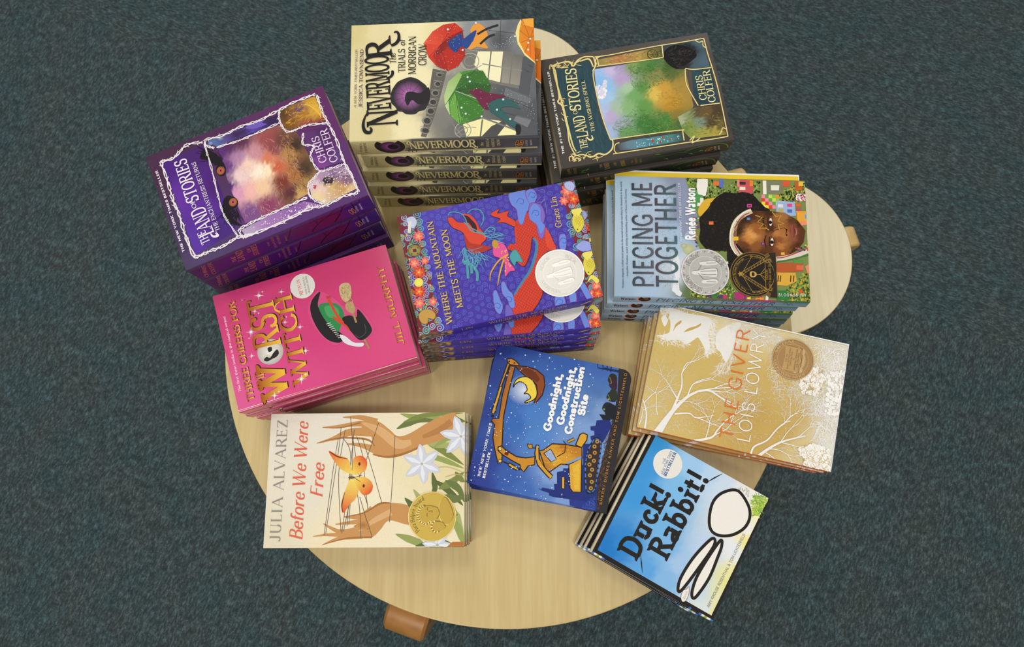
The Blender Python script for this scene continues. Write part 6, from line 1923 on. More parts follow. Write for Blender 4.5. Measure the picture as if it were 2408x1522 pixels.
 ('F', 40, 40, '78.8,130.5 94.9,136.9 101.6,149.4 102,169.4 100.5,186.8 92.1,200.4 80.3,208.6 67.1,206.1 57.7,198.6 49.6,186.1 45.4,173.7 47.7,158.9 51.3,142.8 63,133.6', '78.9,134.3,3c2010 92.4,141.8,3a1e10 99.2,149.4,4a2814 73.9,150.4,d89a52 68.6,147.9,c8843e 79.3,155.4,9a5a28 62.1,154.1,8a5024 61.8,141.7,6a3a1a 55.3,141.6,4a2812 95.4,161.8,5c341a 100.9,169.4,3c2212 75.7,176.5,b87840 78.6,186.5,a86830 74.6,185.2,b0703a 69.2,180.2,8a4f24 61.3,181.3,b8763c 56.1,186.2,8a5026 55.9,176.3,7a4420 58.4,168.9,5c3218 94.4,179.2,9a6030 95.9,185.5,a06a38 92,194.1,5c3418 82.7,194,8a4a2c 80.1,196.4,7a3c28 72.1,195.1,8a5030 72.3,202.5,5a3018 80.3,205.1,5c3018 61.7,201.1,4a2812 53.7,193.6,3c2010 50.4,161.4,4a2812 81,171.6,4a2812 69.1,172.7,6a3a1c 88.2,204,3a2010', 2.2, 0.8),
 ('E', 'efe4d8', (89.2, 171.0, 1.62, 4.53, 93)),
 ('E', '1a0e08', (88.9, 170.7, 1.87, 2.13, 89)),
 ('L', '140c08', '0.51,1.16,0.51', '95,168.5 89.1,168 83.3,168.9'),
 ('L', '3a2010', '0.39,0.64,0.39', '94,172.8 89.2,173.2 84.2,172.4'),
 ('L', '1c100a', '0.64,1.54,0.51', '97.3,164.8 90.4,163 82.4,164.2'),
 ('E', 'efe4d8', (66.1, 171.7, 1.61, 4.5, 93)),
 ('E', '1a0e08', (65.9, 171.5, 1.86, 2.11, 89)),
 ('L', '140c08', '0.51,1.16,0.51', '71.9,169.3 66.1,168.7 60.3,169.7'),
 ('L', '3a2010', '0.39,0.64,0.39', '70.9,173.5 66.2,173.9 61.1,173.1'),
 ('L', '1c100a', '0.64,1.54,0.51', '74.2,165.6 67.3,163.8 59.4,164.9'),
 ('L', '3a1e10', '0.51,1.03,0.64', '83.2,185.3 79.9,188 76,187.2 73.3,188.3'),
 ('L', '4a2814', '0.39,0.90,0.39', '79.7,174.1 81.4,180.3 82.8,185.3'),
 ('E', '1c0e08', (80.5, 188.0, 0.87, 1.33, 89)),
 ('E', '1c0e08', (74.6, 187.9, 0.87, 1.19, 89)),
 ('B', '8f4e40', '87.4,194.7 83.4,196.7 80.1,196.4 76.2,197.6 71.1,196.8 73.2,193.9 78.7,192.9 84,193.5'),
 ('L', '3a1812', '0.39,0.77,0.39', '87.4,195.3 80.1,196.2 71.9,195.6'),
 ('L', 'a86a58', '1.28', '82.8,198 78.8,198.9 74.8,198.1'),
 ('S', 'c9a63a', '0.90', '96.6,154.3 94.1,161.8 88.7,156.8 86.8,163 80.7,157.9 82.2,165.4 79.6,169.1'),
 ('S', 'c9a63a', '0.90', '101,173.1 95.7,176.8 97.1,182.4 90.4,179.2 87.9,185.4 85.8,179.1 81.1,180.3'),
 ('hairs', 22, 26, 'c8a840 a88420', 1.03, 2.31, 0.32, 125, 60, '96.6,155.6 96.8,165.6 80.9,166.6 80.7,159.2'),
 ('hairs', 23, 22, 'c8a840 a88420', 1.03, 2.31, 0.32, 151, 60, '99.7,174.3 97.2,184.3 82.5,181.6 85,175.4'),
 ('L', 'cfc49a', '5.91', '101.6,150.6 97,141.9 88.2,133.1 76.2,129 62.9,128.7 53.8,133.5 47.3,140.3'),
 ('L', 'efe8dc', '1.28', '102.5,149.4 98.4,140.6 88.2,131.6 76.1,127 61.6,126.7 51.1,131.9'),
 ('L', 'a03470', '1.16', '99.2,148.1 95,140.6 85.6,133.7 73.5,130.8 61.6,131.2 51.2,136.6'),
 ('L', '8a7a2c', '1.16', '95,142.5 86.9,135.6 74.9,132.8 63,132.7'),
 ('S', '4a3a1c', '0.51', '89.5,133.1 86.9,136.8 81.5,130.6 78.9,133.7 73.5,129.3 70.9,132'),
 ('L', 'd8cfb8', '5.65', '46.5,174.9 48.3,186.1 52.4,198.5 57.9,210.9'),
 ('L', '3a7a48', '1.28', '44.1,176.2 46.3,188.5 52.7,210.8'),
 ('L', 'b03a4a', '1.16', '48.1,176.2 49.8,186.1 60.3,211'),
 ('tiles', 29, 30, '3a4a7a c84a4a d8c040 2a2420', 1.03, 2.31, '60.3,197.4 64.5,211 57.9,210.9 55.1,198.5'),
 ('P', 'e2703a', '87.8,103.4 88,108.4 84.3,108.4 84,103.4'),
 ('P', 'dc4c98', '109.3,145.7 109.7,150.9 105.8,150.9 105.4,145.7'),
 ('P', '4a90d8', '93.4,145.1 93.6,148.6 90.9,148.6 90.7,145.1'),
 ('P', 'ecb834', '70.9,129.3 71.2,135.2 66.9,135.2 66.5,129.3'),
 ('P', 'e8b43a', '54.5,181 54.7,184.9 51.8,184.9 51.6,180.9'),
 ('P', '4a3a80', '65.1,159.4 65.3,163.6 62.1,163.6 61.9,159.4'),
 ('P', 'e8e0d8', '42.3,120 42.5,123.5 39.9,123.5 39.7,120'),
 ('P', '5a1a3c', '108.2,146.7 108.3,149.9 106.7,149.9 106.6,146.7'),
 ('P', 'e85040', '64.6,160.9 64.6,163 63.1,163 63,160.9'),
 ('T', 'serif', '3a4450', 8.5, 10.3, -1.4, 1.88, 124.9, '"Watson\'s elegantly crafted novel speaks to the myriad of people searching for themselves in the world."'),
 ('T', 'serifit', '3a4450', 19.9, 14.9, -1.3, 1.88, 103.1, '~Jacqueline Woodson, award-winning and bestselling author of Brown Girl Dreaming'),
 ('T', 'cond', '5f5a66>3a464f', 11.1, 43.0, -1.0, 22.79, 121.5, 'PIECING ME'),
 ('T', 'cond', '4a6a70>4e4550', 11.6, 69.1, -0.7, 24.0, 119.3, 'TOGETHER'),
 ('dots', 31, 700, '6f8090 7f8f9e 5a6470', 0.15, 0.33, '131.8,18.8 132.3,41.9 11.1,43.6 10.6,20.5'),
 ('dots', 32, 700, '6f8088 7f8f98 4a5a60', 0.15, 0.33, '130.3,43.8 130.7,67.8 11.6,69.2 11.1,45.1'),
 ('T', 'sansit', 'dfe4ee', 63.2, 74.1, -1.5, 2.51, 69.0, 'NEW YORK TIMES BESTSELLER'),
 ('T', 'bold', 'f6f6f4', 65.8, 88.4, 0.4, 11.03, 60.8, 'Renée Watson'),
 ('T', 'wide', 'f2efe6', 4.9, 176.4, 88.8, 3.23, 29.7, 'BLOOMSBURY')
]
SPINE['piece'] = [
 ('F', 20, 3, '0,0 210.5,0 210.5,15.5 0,15.5', '11.8,7.4,93a8ba 74.4,7.3,8aa2b8 151.2,7.2,7c98b2 204.4,6.8,6c8aa6', 1.6, 0),
 ('T', 'bold', '4a3038', 7.9, 9.9, -0.7, 7.2, 16.1, 'Watson'),
 ('E', 'e08080', (32.9, 5.7, 7.22, 7.46, -3)),
 ('E', '2c1c16', (33.7, 5.6, 6.63, 6.85, -3)),
 ('E', '8a5028>3c2416', (35.4, 5.5, 2.63, 4.37, -3)),
 ('T', 'sansit', '2e4a72', 46.1, 11.8, 0.8, 9.43, 128.2, 'PIECING ME TOGETHER'),
 ('L', '4a3a5a', '0.60', '184,7.7 185.9,2.7 190.2,11.2 191.7,5.5 194.8,11')
]
ART['giver'] = [
 ('F', 34, 50, '0,0 141.5,0 141.5,208.5 0,208.5', '109.9,1.3,d2b871 127.7,18.3,d3b970 82,60.7,d0b46a 63,37.3,d1b76e 41.3,121.7,c6a458 74.7,89,ceb066 6.3,114.4,c8a65a 29.8,70.2,cdae62 8.3,34.3,d3b972 9,7.5,d6bf7c 131.6,187.9,e4dcc4 114.5,204.2,eeeae2 73.6,205.1,f0ebe2 19.6,204.1,eeeade 82.1,182.2,dccc9c 14.1,179.6,d8c48a 86.4,140.9,cdae62 138.3,125.4,dcc990 134.7,85.1,e2d4a6 34.2,149.7,c9a85c 56.6,159.4,ccae64 123.1,168.8,d8c48c', 1.9, 0.6),
 ('B', 'efece6', '138.2,8.8 138,19.1 136.4,31.7 137.6,49.2 134.6,57.2 119.7,56.5 106.8,60.9 95.3,58.9 101.5,55.8 112,47.1 108.2,42.3 102.4,35.3 105,25.3 102.2,16.4 104.1,6.5 103.6,1.2 108.9,12.4 113,15 123.8,13.3 131,8.1'),
 ('B', 'c9aa60', '112.4,18.5 118.5,20.7 124.5,25.4 127.2,25.2 125.2,22.6 121,19.6 116.7,19'),
 ('B', 'c9aa60', '114.9,30.5 120.3,34.7 124.5,42 128.7,46.7 125.6,46.6 121.1,41.3 117.9,36.5'),
 ('B', 'efece6', '125.6,3.1 130,7 128.8,10.6 121.8,10.6 116.4,8.5 120.5,5'),
 ('B', 'd2b871', '132.2,7.2 134.1,9.6 131.7,11 125.9,10.5 126.9,8.7'),
 ('hairs', 5, 320, 'efece6', 2.66, 7.97, 0.53, 105, 50, '133.4,43.1 137.6,61.4 99.6,65.6 91.9,56.2 110.8,54.1'),
 ('hairs', 6, 140, 'efece6', 1.99, 5.98, 0.53, 97, 60, '103.7,-1.5 109.5,17.7 104.3,37.6 99.7,35.8 96.6,3.9'),
 ('hairs', 16, 140, 'efece6', 1.99, 5.32, 0.53, 82, 60, '137.3,-4 138.9,12.1 137.8,31.4 137.9,50.5 134.9,12.9 126.8,2.1'),
 ('B', 'efece6', '120.5,65.9 133.2,75.9 139.2,89.8 125.3,86.8 112.6,86.3 92.3,81.8 101.4,73.4 105.7,67.9'),
 ('hairs', 7, 600, 'efece6', 2.66, 7.97, 0.35, -174, 30, '124.2,63.9 137.2,77.9 139.5,93.9 105.5,91.6 82,85 75.8,69.9 96.4,75.7'),
 ('hairs', 8, 560, 'efece6 e8dfc4', 3.32, 10.63, 0.32, 100, 55, '136.2,67.2 140.8,93.6 138.5,132.2 127.6,139.5 120.7,121.6 122.8,94.1'),
 ('hairs', 9, 1500, 'efece6 e6dcc0 ece6d8', 3.99, 11.96, 0.32, 68, 55, '120.7,121.6 138.8,145.8 140.5,208.4 75.4,212.9 28.7,209.3 57.3,180.7 68.3,157.4 61,137.1 90.8,124'),
 ('hairs', 10, 700, 'efece6 f6f4ee', 3.99, 14.62, 0.53, 169, 50, '138.7,175.9 140.5,208.4 81.4,209.3 2.2,209.5 23.4,191.5 67.8,179.1'),
 ('hairs', 12, 330, 'e6d9b8 ddcb9c efece6', 1.59, 5.32, 0.27, 96, 50, '79.1,72 91.4,126.6 55.5,172.9 5.6,189 3,141.6 35.6,95.9'),
 ('hairs', 13, 260, 'e6dcc0 efece6', 1.59, 5.98, 0.27, 142, 50, '46.1,-1.1 52.8,28.5 42.7,67.9 9.5,87.2 5.1,37.5 2.5,2.2'),
 ('hairs', 15, 110, 'e2d2a4 dcc890', 1.06, 3.46, 0.27, 138, 60, '92.8,-0.8 96.5,33.7 74.4,51.3 58,27.5 63,1'),
 ('L', 'efece6', '8.77,6.11,3.99,2.92,2.13', '-0.3,22.6 15.2,29 28.8,35.7 44.7,46.7 54,57.8'),
 ('L', 'efece6', '2.66,1.86,1.06', '54,57.8 56.9,69.3 51.7,83.7 49.1,96.2'),
 ('L', 'efece6', '1.86,1.33,0.80', '54,57.8 60.1,72.8 65.5,90.6'),
 ('L', 'efece6', '3.46,2.13,1.59,1.06', '25.6,33.6 41.1,36.7 55.1,38.8 68.2,36.3'),
 ('L', 'efece6', '1.33,0.93,0.66,0.40', '68.2,36.3 80.6,39.4 86.2,49.1 93.6,57.2'),
 ('L', 'efece6', '1.59,0.80', '41,36.1 52.2,25.9'),
 ('L', 'efece6', '1.59,1.20,0.66', '44.7,46.7 60.7,51.1 71.3,68'),
 ('L', 'efece6', '1.86,1.20,0.66', '23.6,36.7 27.7,51.9 24.9,60.4 31.5,77.9'),
 ('L', 'efece6', '2.13,1.33,0.80', '1.2,8.4 15.7,7.5 28,2.5 32.6,-1.1'),
 ('tree', 60, 'efece6', 68.2, 36.3, 20, 15.8, 1.06, 3),
 ('tree', 61, 'efece6', 56.9, 69.3, 91, 17.5, 1.2, 4),
 ('tree', 62, 'efece6', 60.7, 51.1, 58, 20.0, 1.06, 3),
 ('tree', 63, 'efece6', 60.1, 72.8, 59, 17.0, 1.06, 3),
 ('tree', 64, 'efece6', 52.2, 25.9, -33, 14.1, 0.8, 3),
 ('tree', 65, 'efece6', 24.9, 60.4, 101, 19.7, 1.06, 4),
 ('tree', 66, 'efece6', 28.0, 2.5, 23, 16.3, 1.06, 4),
 ('tree', 67, 'efece6', 18.3, 19.0, -32, 22.2, 0.93, 4),
 ('tree', 68, 'efece6', 51.7, 83.7, 131, 14.7, 0.93, 3),
 ('tree', 69, 'efece6', 38.7, 37.8, 86, 17.2, 0.93, 4),
 ('tree', 70, 'efece6', 3.8, 1.9, 3, 16.3, 1.06, 4),
 ('L', 'efece6', '2.92,1.86,1.06', '0,62.4 7.8,79.6 16.9,84.6 29.2,91.7'),
 ('L', 'efece6', '2.13,1.46,0.93', '0.3,123.4 8.8,125.9 18.1,137.7 32,146 40.2,152.7 44.3,158.7'),
 ('L', 'efece6', '3.46,2.39,1.59,0.93', '-0.5,131.5 9.4,140.5 19.3,152.1 27.3,166.8 31.5,176.8'),
 ('tree', 80, 'efece6', 7.8, 79.6, 46, 25.2, 1.2, 4),
 ('tree', 81, 'efece6', 3.8, 73.6, 16, 20.8, 1.2, 4),
 ('tree', 82, 'efece6', 32.0, 146.0, 34, 21.1, 1.06, 4),
 ('tree', 83, 'efece6', 19.3, 152.1, 38, 21.5, 1.06, 4),
 ('tree', 84, 'efece6', 27.3, 166.8, 55, 20.5, 1.06, 4),
 ('tree', 85, 'efece6', 9.4, 140.5, 74, 21.2, 1.06, 4),
 ('tree', 86, 'efece6', 19.3, 152.1, 91, 24.1, 1.06, 4),
 ('tree', 87, 'efece6', 29.2, 91.7, 39, 21.0, 0.93, 3),
 ('tree', 88, 'efece6', 40.2, 152.7, 37, 20.2, 0.93, 4),
 ('tree', 89, 'efece6', 5.0, 138.6, 100, 16.7, 1.06, 4),
 ('dots', 21, 150, 'efece6 f6f4ee', 1.06, 3.19, '98.8,159.2 108.6,177.9 97.1,187.9 78.1,182.8 75.9,167'),
 ('dots', 22, 220, 'efece6 f8f6f0', 1.06, 3.46, '17.8,172.4 24.9,185.9 22.2,203.7 0.4,207.1 -1.2,182.1'),
 ('dots', 25, 140, 'efece6 f8f6f0', 0.8, 2.66, '105.9,190.6 110.1,208.9 61.1,209.7 60.2,193.7'),
 ('hairs', 26, 90, 'd0b46a c8a85c', 1.33, 5.32, 0.53, 139, 70, '99.1,160.5 110.1,184.5 79.3,188 75.9,167'),
 ('hairs', 27, 110, 'd0b46a c8a85c', 1.33, 5.32, 0.53, 110, 70, '19.1,172.2 20.9,203.9 1.6,206.9 -1.8,179.6'),
 ('S', 'f3f0ea', '1.20', '140.9,0.5 140.8,208.3'),
 ('S', 'f3f0ea', '0.93', '141.4,208.2 0,208.5'),
 ('T', 'light', 'e4701f', 9.9, 102.1, -0.4, 14.23, 123.3, 'THE GIVER'),
 ('T', 'light', 'f3f1ee', 10.8, 120.3, -1.1, 13.98, 124.2, 'LOIS LOWRY')
]
SPINE['giver'] = [
 ('P', 'c05a1c', '0,0 208.5,0 208.5,13 0,13'),
 ('T', 'light', 'f0e0c8', 22.3, 5.7, 2.1, 3.83, 22.5, 'LOIS LOWRY'),
 ('T', 'light', 'f0e0c8', 61.9, 7.1, 0.3, 4.36, 24.2, 'THE GIVER')
]
ART['good'] = [
 ('F', 40, 40, '0,0 157,0 157,153.5 0,153.5', '7.7,5.2,2b3c94 80.7,1.2,28408f 152.2,3.4,22388a 123.2,5.6,27408f 156.2,40.2,2c52a4 154.3,82.5,3560b0 152.3,117.8,3f68b4 109.1,36.2,3768bc 74.9,36.7,376ab8 85.7,54.9,4a80c8 61.1,66.9,5086cc 61.7,100.9,6a92cc 100.9,93.1,4f80c4 105.3,112.9,6288c0 131.5,118.9,4c74b4 105.5,126.7,7c9ccc 7.6,84.7,5a82c4 15.7,42.5,365eae 7.5,65.8,3f6ab8 48.8,103.4,8aa8dc 28.3,88.6,86a4d8 24.7,102.8,8ca6d8 30.6,19,2d4496 84.1,110.2,80a0d4 0.8,16.2,2e3f96 2.9,105.8,7c9cd4 133.5,51.9,3a66b4', 1.7, 1.2),
 ('hairs', 3, 900, '4a78c4 3a66b4 5a86cc', 0.4, 0.94, 0.27, 123, 90, '4.2,7.4 151.2,5 152.2,110.8 94.7,127.4 0.5,113'),
 ('E', 'dfe8f6>3c6cb8', (111.6, 41.2, 20.27, 17.59, 78)),
 ('P', '2a282c', '158.8,137.5 157.4,155.2 -1.3,153.7 -1.9,138.4 16.6,138.9 36.1,137.2 53.7,138.6 72.9,139.7 100.5,141.4 125.4,141.6'),
 ('hairs', 5, 200, '5a3e20 7a5224 3a2a1c', 1.6, 5.35, 0.53, -177, 35, '85.9,137.3 106.1,141.8 90.3,144.7 57.3,142.7 24.2,143.5 2.4,146.3 3.3,138.1 49.5,137.4'),
 ('P', '1f2f7c', '99.8,138.1 95.4,124.5 89.3,124.5 87.4,119.1 83.5,120.2 83.7,124 79.2,125.1 77,121.1 73.2,122.6 73.3,135.6 92.3,141.6'),
 ('P', '1f2f7a', '11,75.9 10.6,80.3 12.6,81 13,94.4 19.2,92.4 19.9,95.7 31.9,93.2 34.6,99.5 37.2,99 38.3,104.2 41.1,105 45.5,119.1 67.4,114.8 69.4,124 42.5,136 -0.9,142.9 -1.2,114.1 6.8,111.8 5.5,94.5 6.1,89.7 8.6,89.2 9.3,81.6'),
 ('P', '27388a', '6.8,111.8 9.1,141 -1.2,141.6 -1.2,114.1'),
 ('hairs', 6, 160, '3a58b0 4a70c0', 0.67, 1.6, 0.4, 123, 90, '3.3,125.9 16.4,138.2 -0.2,140.1 -1.5,128.2'),
 ('S', '1a2450', '1.07', '156.9,114.1 152.7,114.6 152.7,138.6'),
 ('S', '1a2450', '1.07', '157,119.7 151.6,121'),
 ('S', '1a2450', '1.07', '157.2,124.5 151.5,125.7'),
 ('S', '1a2450', '1.07', '153.9,121.7 154.1,138.4'),
 ('S', '1a2450', '1.07', '157.7,129.3 150.7,129.5'),
 ('B', '2c2a1c', '142,128.2 148.9,130.1 148.4,136.5 137.8,138.5 137.7,131.8'),
 ('B', '3a2038', '136.9,130.4 142.9,132.2 142.4,137.8 133.3,139.5 133.1,133.7'),
 ('B', '1f2a38', '122.9,130.2 129,132.5 128.7,139.1 119.7,140.7 119.2,133.8'),
 ('B', '2a3020', '126.2,132.5 132.7,134.2 132.1,139.7 122.1,141.5 122,135.7'),
 ('B', '1c2430', '109.9,127.9 116.6,130.5 116.4,137.8 106.4,139.6 106,132'),
 ('B', '171c28', '106.6,131.4 115.4,133.9 114.7,142.1 101.2,144.6 101,136.1'),
 ('E', 'b88a28', (120.7, 132.8, 1.09, 1.08, 78)),
 ('E', '7a9a30', (109.0, 130.2, 1.09, 1.08, 78)),
 ('L', '8a7a30', '0.80', '145.1,129.6 139.5,132.7 138.5,131.3'),
 ('L', '6a8a38', '0.67', '125.9,131.1 119.9,135.3'),
 ('P', '1b1d2c', '102.6,125.9 104.2,139.4 98.6,139 97.5,131'),
 ('P', 'c9922c', '137.3,15.7 136.1,18.3 109.9,14.7 80.1,13.9 78.8,10.9 110.1,12.3'),
 ('S', '2a1c14', '1.20', '137.3,15.7 136.1,18.3 109.9,14.7 80.1,13.9 78.8,10.9 110.1,12.3 137.3,15.7'),
 ('P', 'd9a334', '109.7,12.7 109.6,15.7 79.1,13.6 79.3,10'),
 ('S', '2a1c14', '1.20', '109.7,12.7 109.6,15.7 79.1,13.6 79.3,10 109.7,12.7'),
 ('E', '2a1c14', (76.0, 12.1, 1.6, 1.6, 78)),
 ('P', 'a85a22>cf9a30@95', '134.6,19 134.4,24.6 103.6,23.6 77.6,24 46.2,29.2 29.6,32.8 27.4,28.9 41.9,22 53.1,17.5 67.4,16.4 70.8,11.8 73.5,13 74.5,19.2 100.9,17.6'),
 ('S', '2a1c14', '1.20', '134.6,19 134.4,24.6 103.6,23.6 77.6,24 46.2,29.2 29.6,32.8 27.4,28.9 41.9,22 53.1,17.5 67.4,16.4 70.8,11.8 73.5,13 74.5,19.2 100.9,17.6 134.6,19'),
 ('P', 'd08a2c', '141.2,14.1 142.8,19.4 141.3,23.9 137.9,28.8 136.3,27 135.6,18.8 138,15.5'),
 ('S', '2a1c14', '1.20', '141.2,14.1 142.8,19.4 141.3,23.9 137.9,28.8 136.3,27 135.6,18.8 138,15.5 141.2,14.1'),
 ('E', '2a1c14', (139.1, 17.1, 0.95, 0.96, 77)),
 ('E', '2a1c14', (138.6, 23.1, 0.95, 0.96, 77)),
 ('P', '94481f', '135.8,24.3 137.5,38.6 136.2,48.6 131.3,57.9 121.6,61.3 110.4,60.8 99.2,55.1 99.8,53.4 110.5,55.3 119.6,52.3 124,46.9 126.4,38.8 131.4,30.1'),
 ('S', '2a1c14', '1.20', '135.8,24.3 137.5,38.6 136.2,48.6 131.3,57.9 121.6,61.3 110.4,60.8 99.2,55.1 99.8,53.4 110.5,55.3 119.6,52.3 124,46.9 126.4,38.8 131.4,30.1 135.8,24.3'),
 ('P', '6f3016', '134.9,26.6 135.9,38.9 133.9,47.6 127.1,54.6 122.5,52.8 126.8,40.8'),
 ('B', 'f3d84a', '111.6,27.4 119.9,28.7 124.7,34.3 126.1,40.9 122.8,47.9 115.6,53.1 107.7,54.8 102.1,51.5 97.9,44.8 99.1,43.9 104.3,49 108.2,44.7 107.3,40.8 112,43.2 117.6,40 119.5,34 116.7,29.8'),
 ('O', '2a1c14', '1.07', '111.6,27.4 119.9,28.7 124.7,34.3 126.1,40.9 122.8,47.9 115.6,53.1 107.7,54.8 102.1,51.5 97.9,44.8 99.1,43.9 104.3,49 108.2,44.7 107.3,40.8 112,43.2 117.6,40 119.5,34 116.7,29.8'),
 ('hairs', 9, 50, 'e4bc34 e8c43c', 0.8, 1.87, 0.4, 118, 40, '121.8,30.8 125.5,41.1 119.2,50.7 108.9,54.2 102.5,50 115.1,44.6'),
 ('P', 'cc8c2a', '44.6,25.2 46.7,28.4 42.7,34.7 38.7,47.1 39.5,57.1 42.8,66.3 34.5,68 31.7,61.4 24.7,58.2 26.9,54.3 30.9,52.8 33.7,42.7 37.9,31 40.8,26'),
 ('S', '2a1c14', '1.20', '44.6,25.2 46.7,28.4 42.7,34.7 38.7,47.1 39.5,57.1 42.8,66.3 34.5,68 31.7,61.4 24.7,58.2 26.9,54.3 30.9,52.8 33.7,42.7 37.9,31 40.8,26 44.6,25.2'),
 ('P', '7a2c18', '42.8,35.1 42.1,38.2 37.8,37.1 38.5,33.9'),
 ('S', '2a1c14', '0.80', '42.8,35.1 42.1,38.2 37.8,37.1 38.5,33.9 42.8,35.1'),
 ('E', 'e8c060', (43.2, 27.8, 2.12, 2.1, 78)),
 ('R', '2a1c14', (43.2, 27.8, 2.14, 0.67)),
 ('E', 'e8c060', (30.4, 30.6, 1.85, 1.82, 78)),
 ('R', '2a1c14', (30.4, 30.6, 1.87, 0.67)),
 ('P', 'd9a334', '30.6,40.7 27.5,50.8 24.6,50.1 27.5,40.3'),
 ('S', '2a1c14', '1.20', '30.6,40.7 27.5,50.8 24.6,50.1 27.5,40.3 30.6,40.7'),
 ('S', '2a1c14', '1.34', '30.5,34 29.2,40.3'),
 ('E', '2a1c14', (26.5, 52.7, 1.46, 1.43, 78)),
 ('P', 'd69d2c', '55.4,65.3 55.7,68 41.9,71.5 34.2,79.2 27.1,89.5 23,87.6 28.9,79 35.1,70.9 46,65.7'),
 ('S', '2a1c14', '1.20', '55.4,65.3 55.7,68 41.9,71.5 34.2,79.2 27.1,89.5 23,87.6 28.9,79 35.1,70.9 46,65.7 55.4,65.3'),
 ('F', 24, 24, '49.8,70.6 60.3,82 62.2,93.9 63.3,114.2 51.7,116.8 41.1,105 34.6,90 30,84.2 39.7,73.4', '47.8,73.7,c8882a 57.8,82.6,d89c2e 60.3,94.3,b8741f 60.1,112.1,c07c22 46,90.4,e2ac38 35.5,79,b87a24 43.7,104.5,d89c30 52.6,95.9,d8982c', 1.8, 2),
 ('S', '2a1c14', '1.20', '49.9,69.9 51.9,74.2 60.3,82 62.8,96.6 63.3,114.2 51.7,116.8'),
 ('S', '2a1c14', '1.20', '48.5,70.9 34.2,79.2 29.9,84.9 35.2,89.9 41.1,95.5 42.3,104.1'),
 ('P', '9cb2da', '48.4,75.2 54.6,81.6 45.2,89.9 41.1,84.9'),
 ('S', '2a1c14', '0.94', '48.4,75.2 54.6,81.6 45.2,89.9 41.1,84.9 48.4,75.2'),
 ('P', 'dca634', '42.5,104 51.7,116.5 17,122.6 15,114.2 18.3,110.2'),
 ('S', '2a1c14', '1.20', '42.5,104 51.7,116.5 17,122.6 15,114.2 18.3,110.2 42.5,104'),
 ('P', 'e6b83c', '41.8,108.2 46.1,115.5 19.2,120.1 18,115'),
 ('P', 'dca634', '64.4,107.2 76.5,109.6 78.9,112.5 77.8,117.6 72.2,118 63.3,114.2'),
 ('S', '2a1c14', '1.20', '64.4,107.2 76.5,109.6 78.9,112.5 77.8,117.6 72.2,118 63.3,114.2 64.4,107.2'),
 ('P', 'e0a838', '27.9,99.2 28.6,102.3 16.5,104.7 16.5,101.5'),
 ('S', '2a1c14', '0.94', '27.9,99.2 28.6,102.3 16.5,104.7 16.5,101.5 27.9,99.2'),
 ('S', '2a1c14', '1.07', '23.5,103.3 24.3,107'),
 ('P', 'cc8a28', '54.4,55.7 55.1,61 51.3,62.1 50,59 51.5,56.9'),
 ('S', '2a1c14', '0.80', '54.4,55.7 55.1,61 51.3,62.1 50,59 51.5,56.9 54.4,55.7'),
 ('S', '2a1c14', '0.94', '51.6,61.8 52.1,66'),
 ('P', 'd09a30', '66.6,97.2 71.5,103.7 69.4,105.1 64.7,98.9'),
 ('S', '2a1c14', '0.67', '66.6,97.2 71.5,103.7 69.4,105.1 64.7,98.9 66.6,97.2'),
 ('S', '2a1c14', '0.94', '66.1,93.2 63.5,96.4 54.2,97.2 47.9,90'),
 ('hairs', 11, 200, 'c08424 dcae3c b87c22', 0.53, 1.34, 0.27, 123, 90, '49.8,70.6 61.7,113.2 19.4,121.4 16.5,113.9 42.1,103.4 31.5,85.2'),
 ('B', '332a2c', '76,126.1 75.3,132.4 66.4,134.8 45,135.5 24.1,137 18.1,133.6 20,127.4 44.7,121.7 62.1,121.3'),
 ('O', '14121c', '1.07', '76,126.1 75.3,132.4 66.4,134.8 45,135.5 24.1,137 18.1,133.6 20,127.4 44.7,121.7 62.1,121.3'),
 ('S', '4a78c8', '1.20', '75.9,127.1 75.4,131'),
 ('S', '4a78c8', '1.20', '74.7,132.5 71.9,133.4'),
 ('S', '4a78c8', '1.20', '70.2,133.8 67.4,134.5'),
 ('S', '4a78c8', '1.20', '65.6,134.8 62.2,134.9'),
 ('S', '4a78c8', '1.20', '60.2,135 56.9,135.1'),
 ('S', '4a78c8', '1.20', '54.9,135.2 51.6,135.3'),
 ('S', '4a78c8', '1.20', '49.6,135.4 46.2,135.4'),
 ('S', '4a78c8', '1.20', '44.2,135.5 40.9,135.7'),
 ('S', '4a78c8', '1.20', '39,135.9 35.7,136.2'),
 ('S', '4a78c8', '1.20', '33.7,136.3 30.5,136.5'),
 ('S', '4a78c8', '1.20', '28.5,136.7 25.3,137'),
 ('S', '4a78c8', '1.20', '23.2,136.5 19.4,134.3'),
 ('S', '4a78c8', '1.20', '18.4,132.7 19.7,128.7'),
 ('S', '4a78c8', '1.20', '20.9,127.2 24.7,126.2'),
 ('S', '4a78c8', '1.20', '27,125.8 30.7,124.8'),
 ('S', '4a78c8', '1.20', '33,124.3 37,123.4'),
 ('S', '4a78c8', '1.20', '39.4,122.8 43.3,121.9'),
 ('S', '4a78c8', '1.20', '45.4,121.7 48.3,121.5'),
 ('S', '4a78c8', '1.20', '50,121.4 53,121.3'),
 ('S', '4a78c8', '1.20', '54.6,121.2 57.1,121.3'),
 ('S', '4a78c8', '1.20', '58.6,121.3 61.2,121.3'),
 ('S', '4a78c8', '1.20', '63.3,121.6 67.8,123.2'),
 ('S', '4a78c8', '1.20', '70.4,124.1 74.5,125.6'),
 ('E', 'e0b454>a87424', (73.1, 129.4, 2.29, 2.25, 78)),
 ('E', '1c2c58', (73.1, 129.4, 0.94, 0.93, 78)),
 ('E', 'e0b454>a87424', (67.2, 127.5, 2.28, 2.25, 78)),
 ('E', '1c2c58', (67.2, 127.5, 0.94, 0.92, 78)),
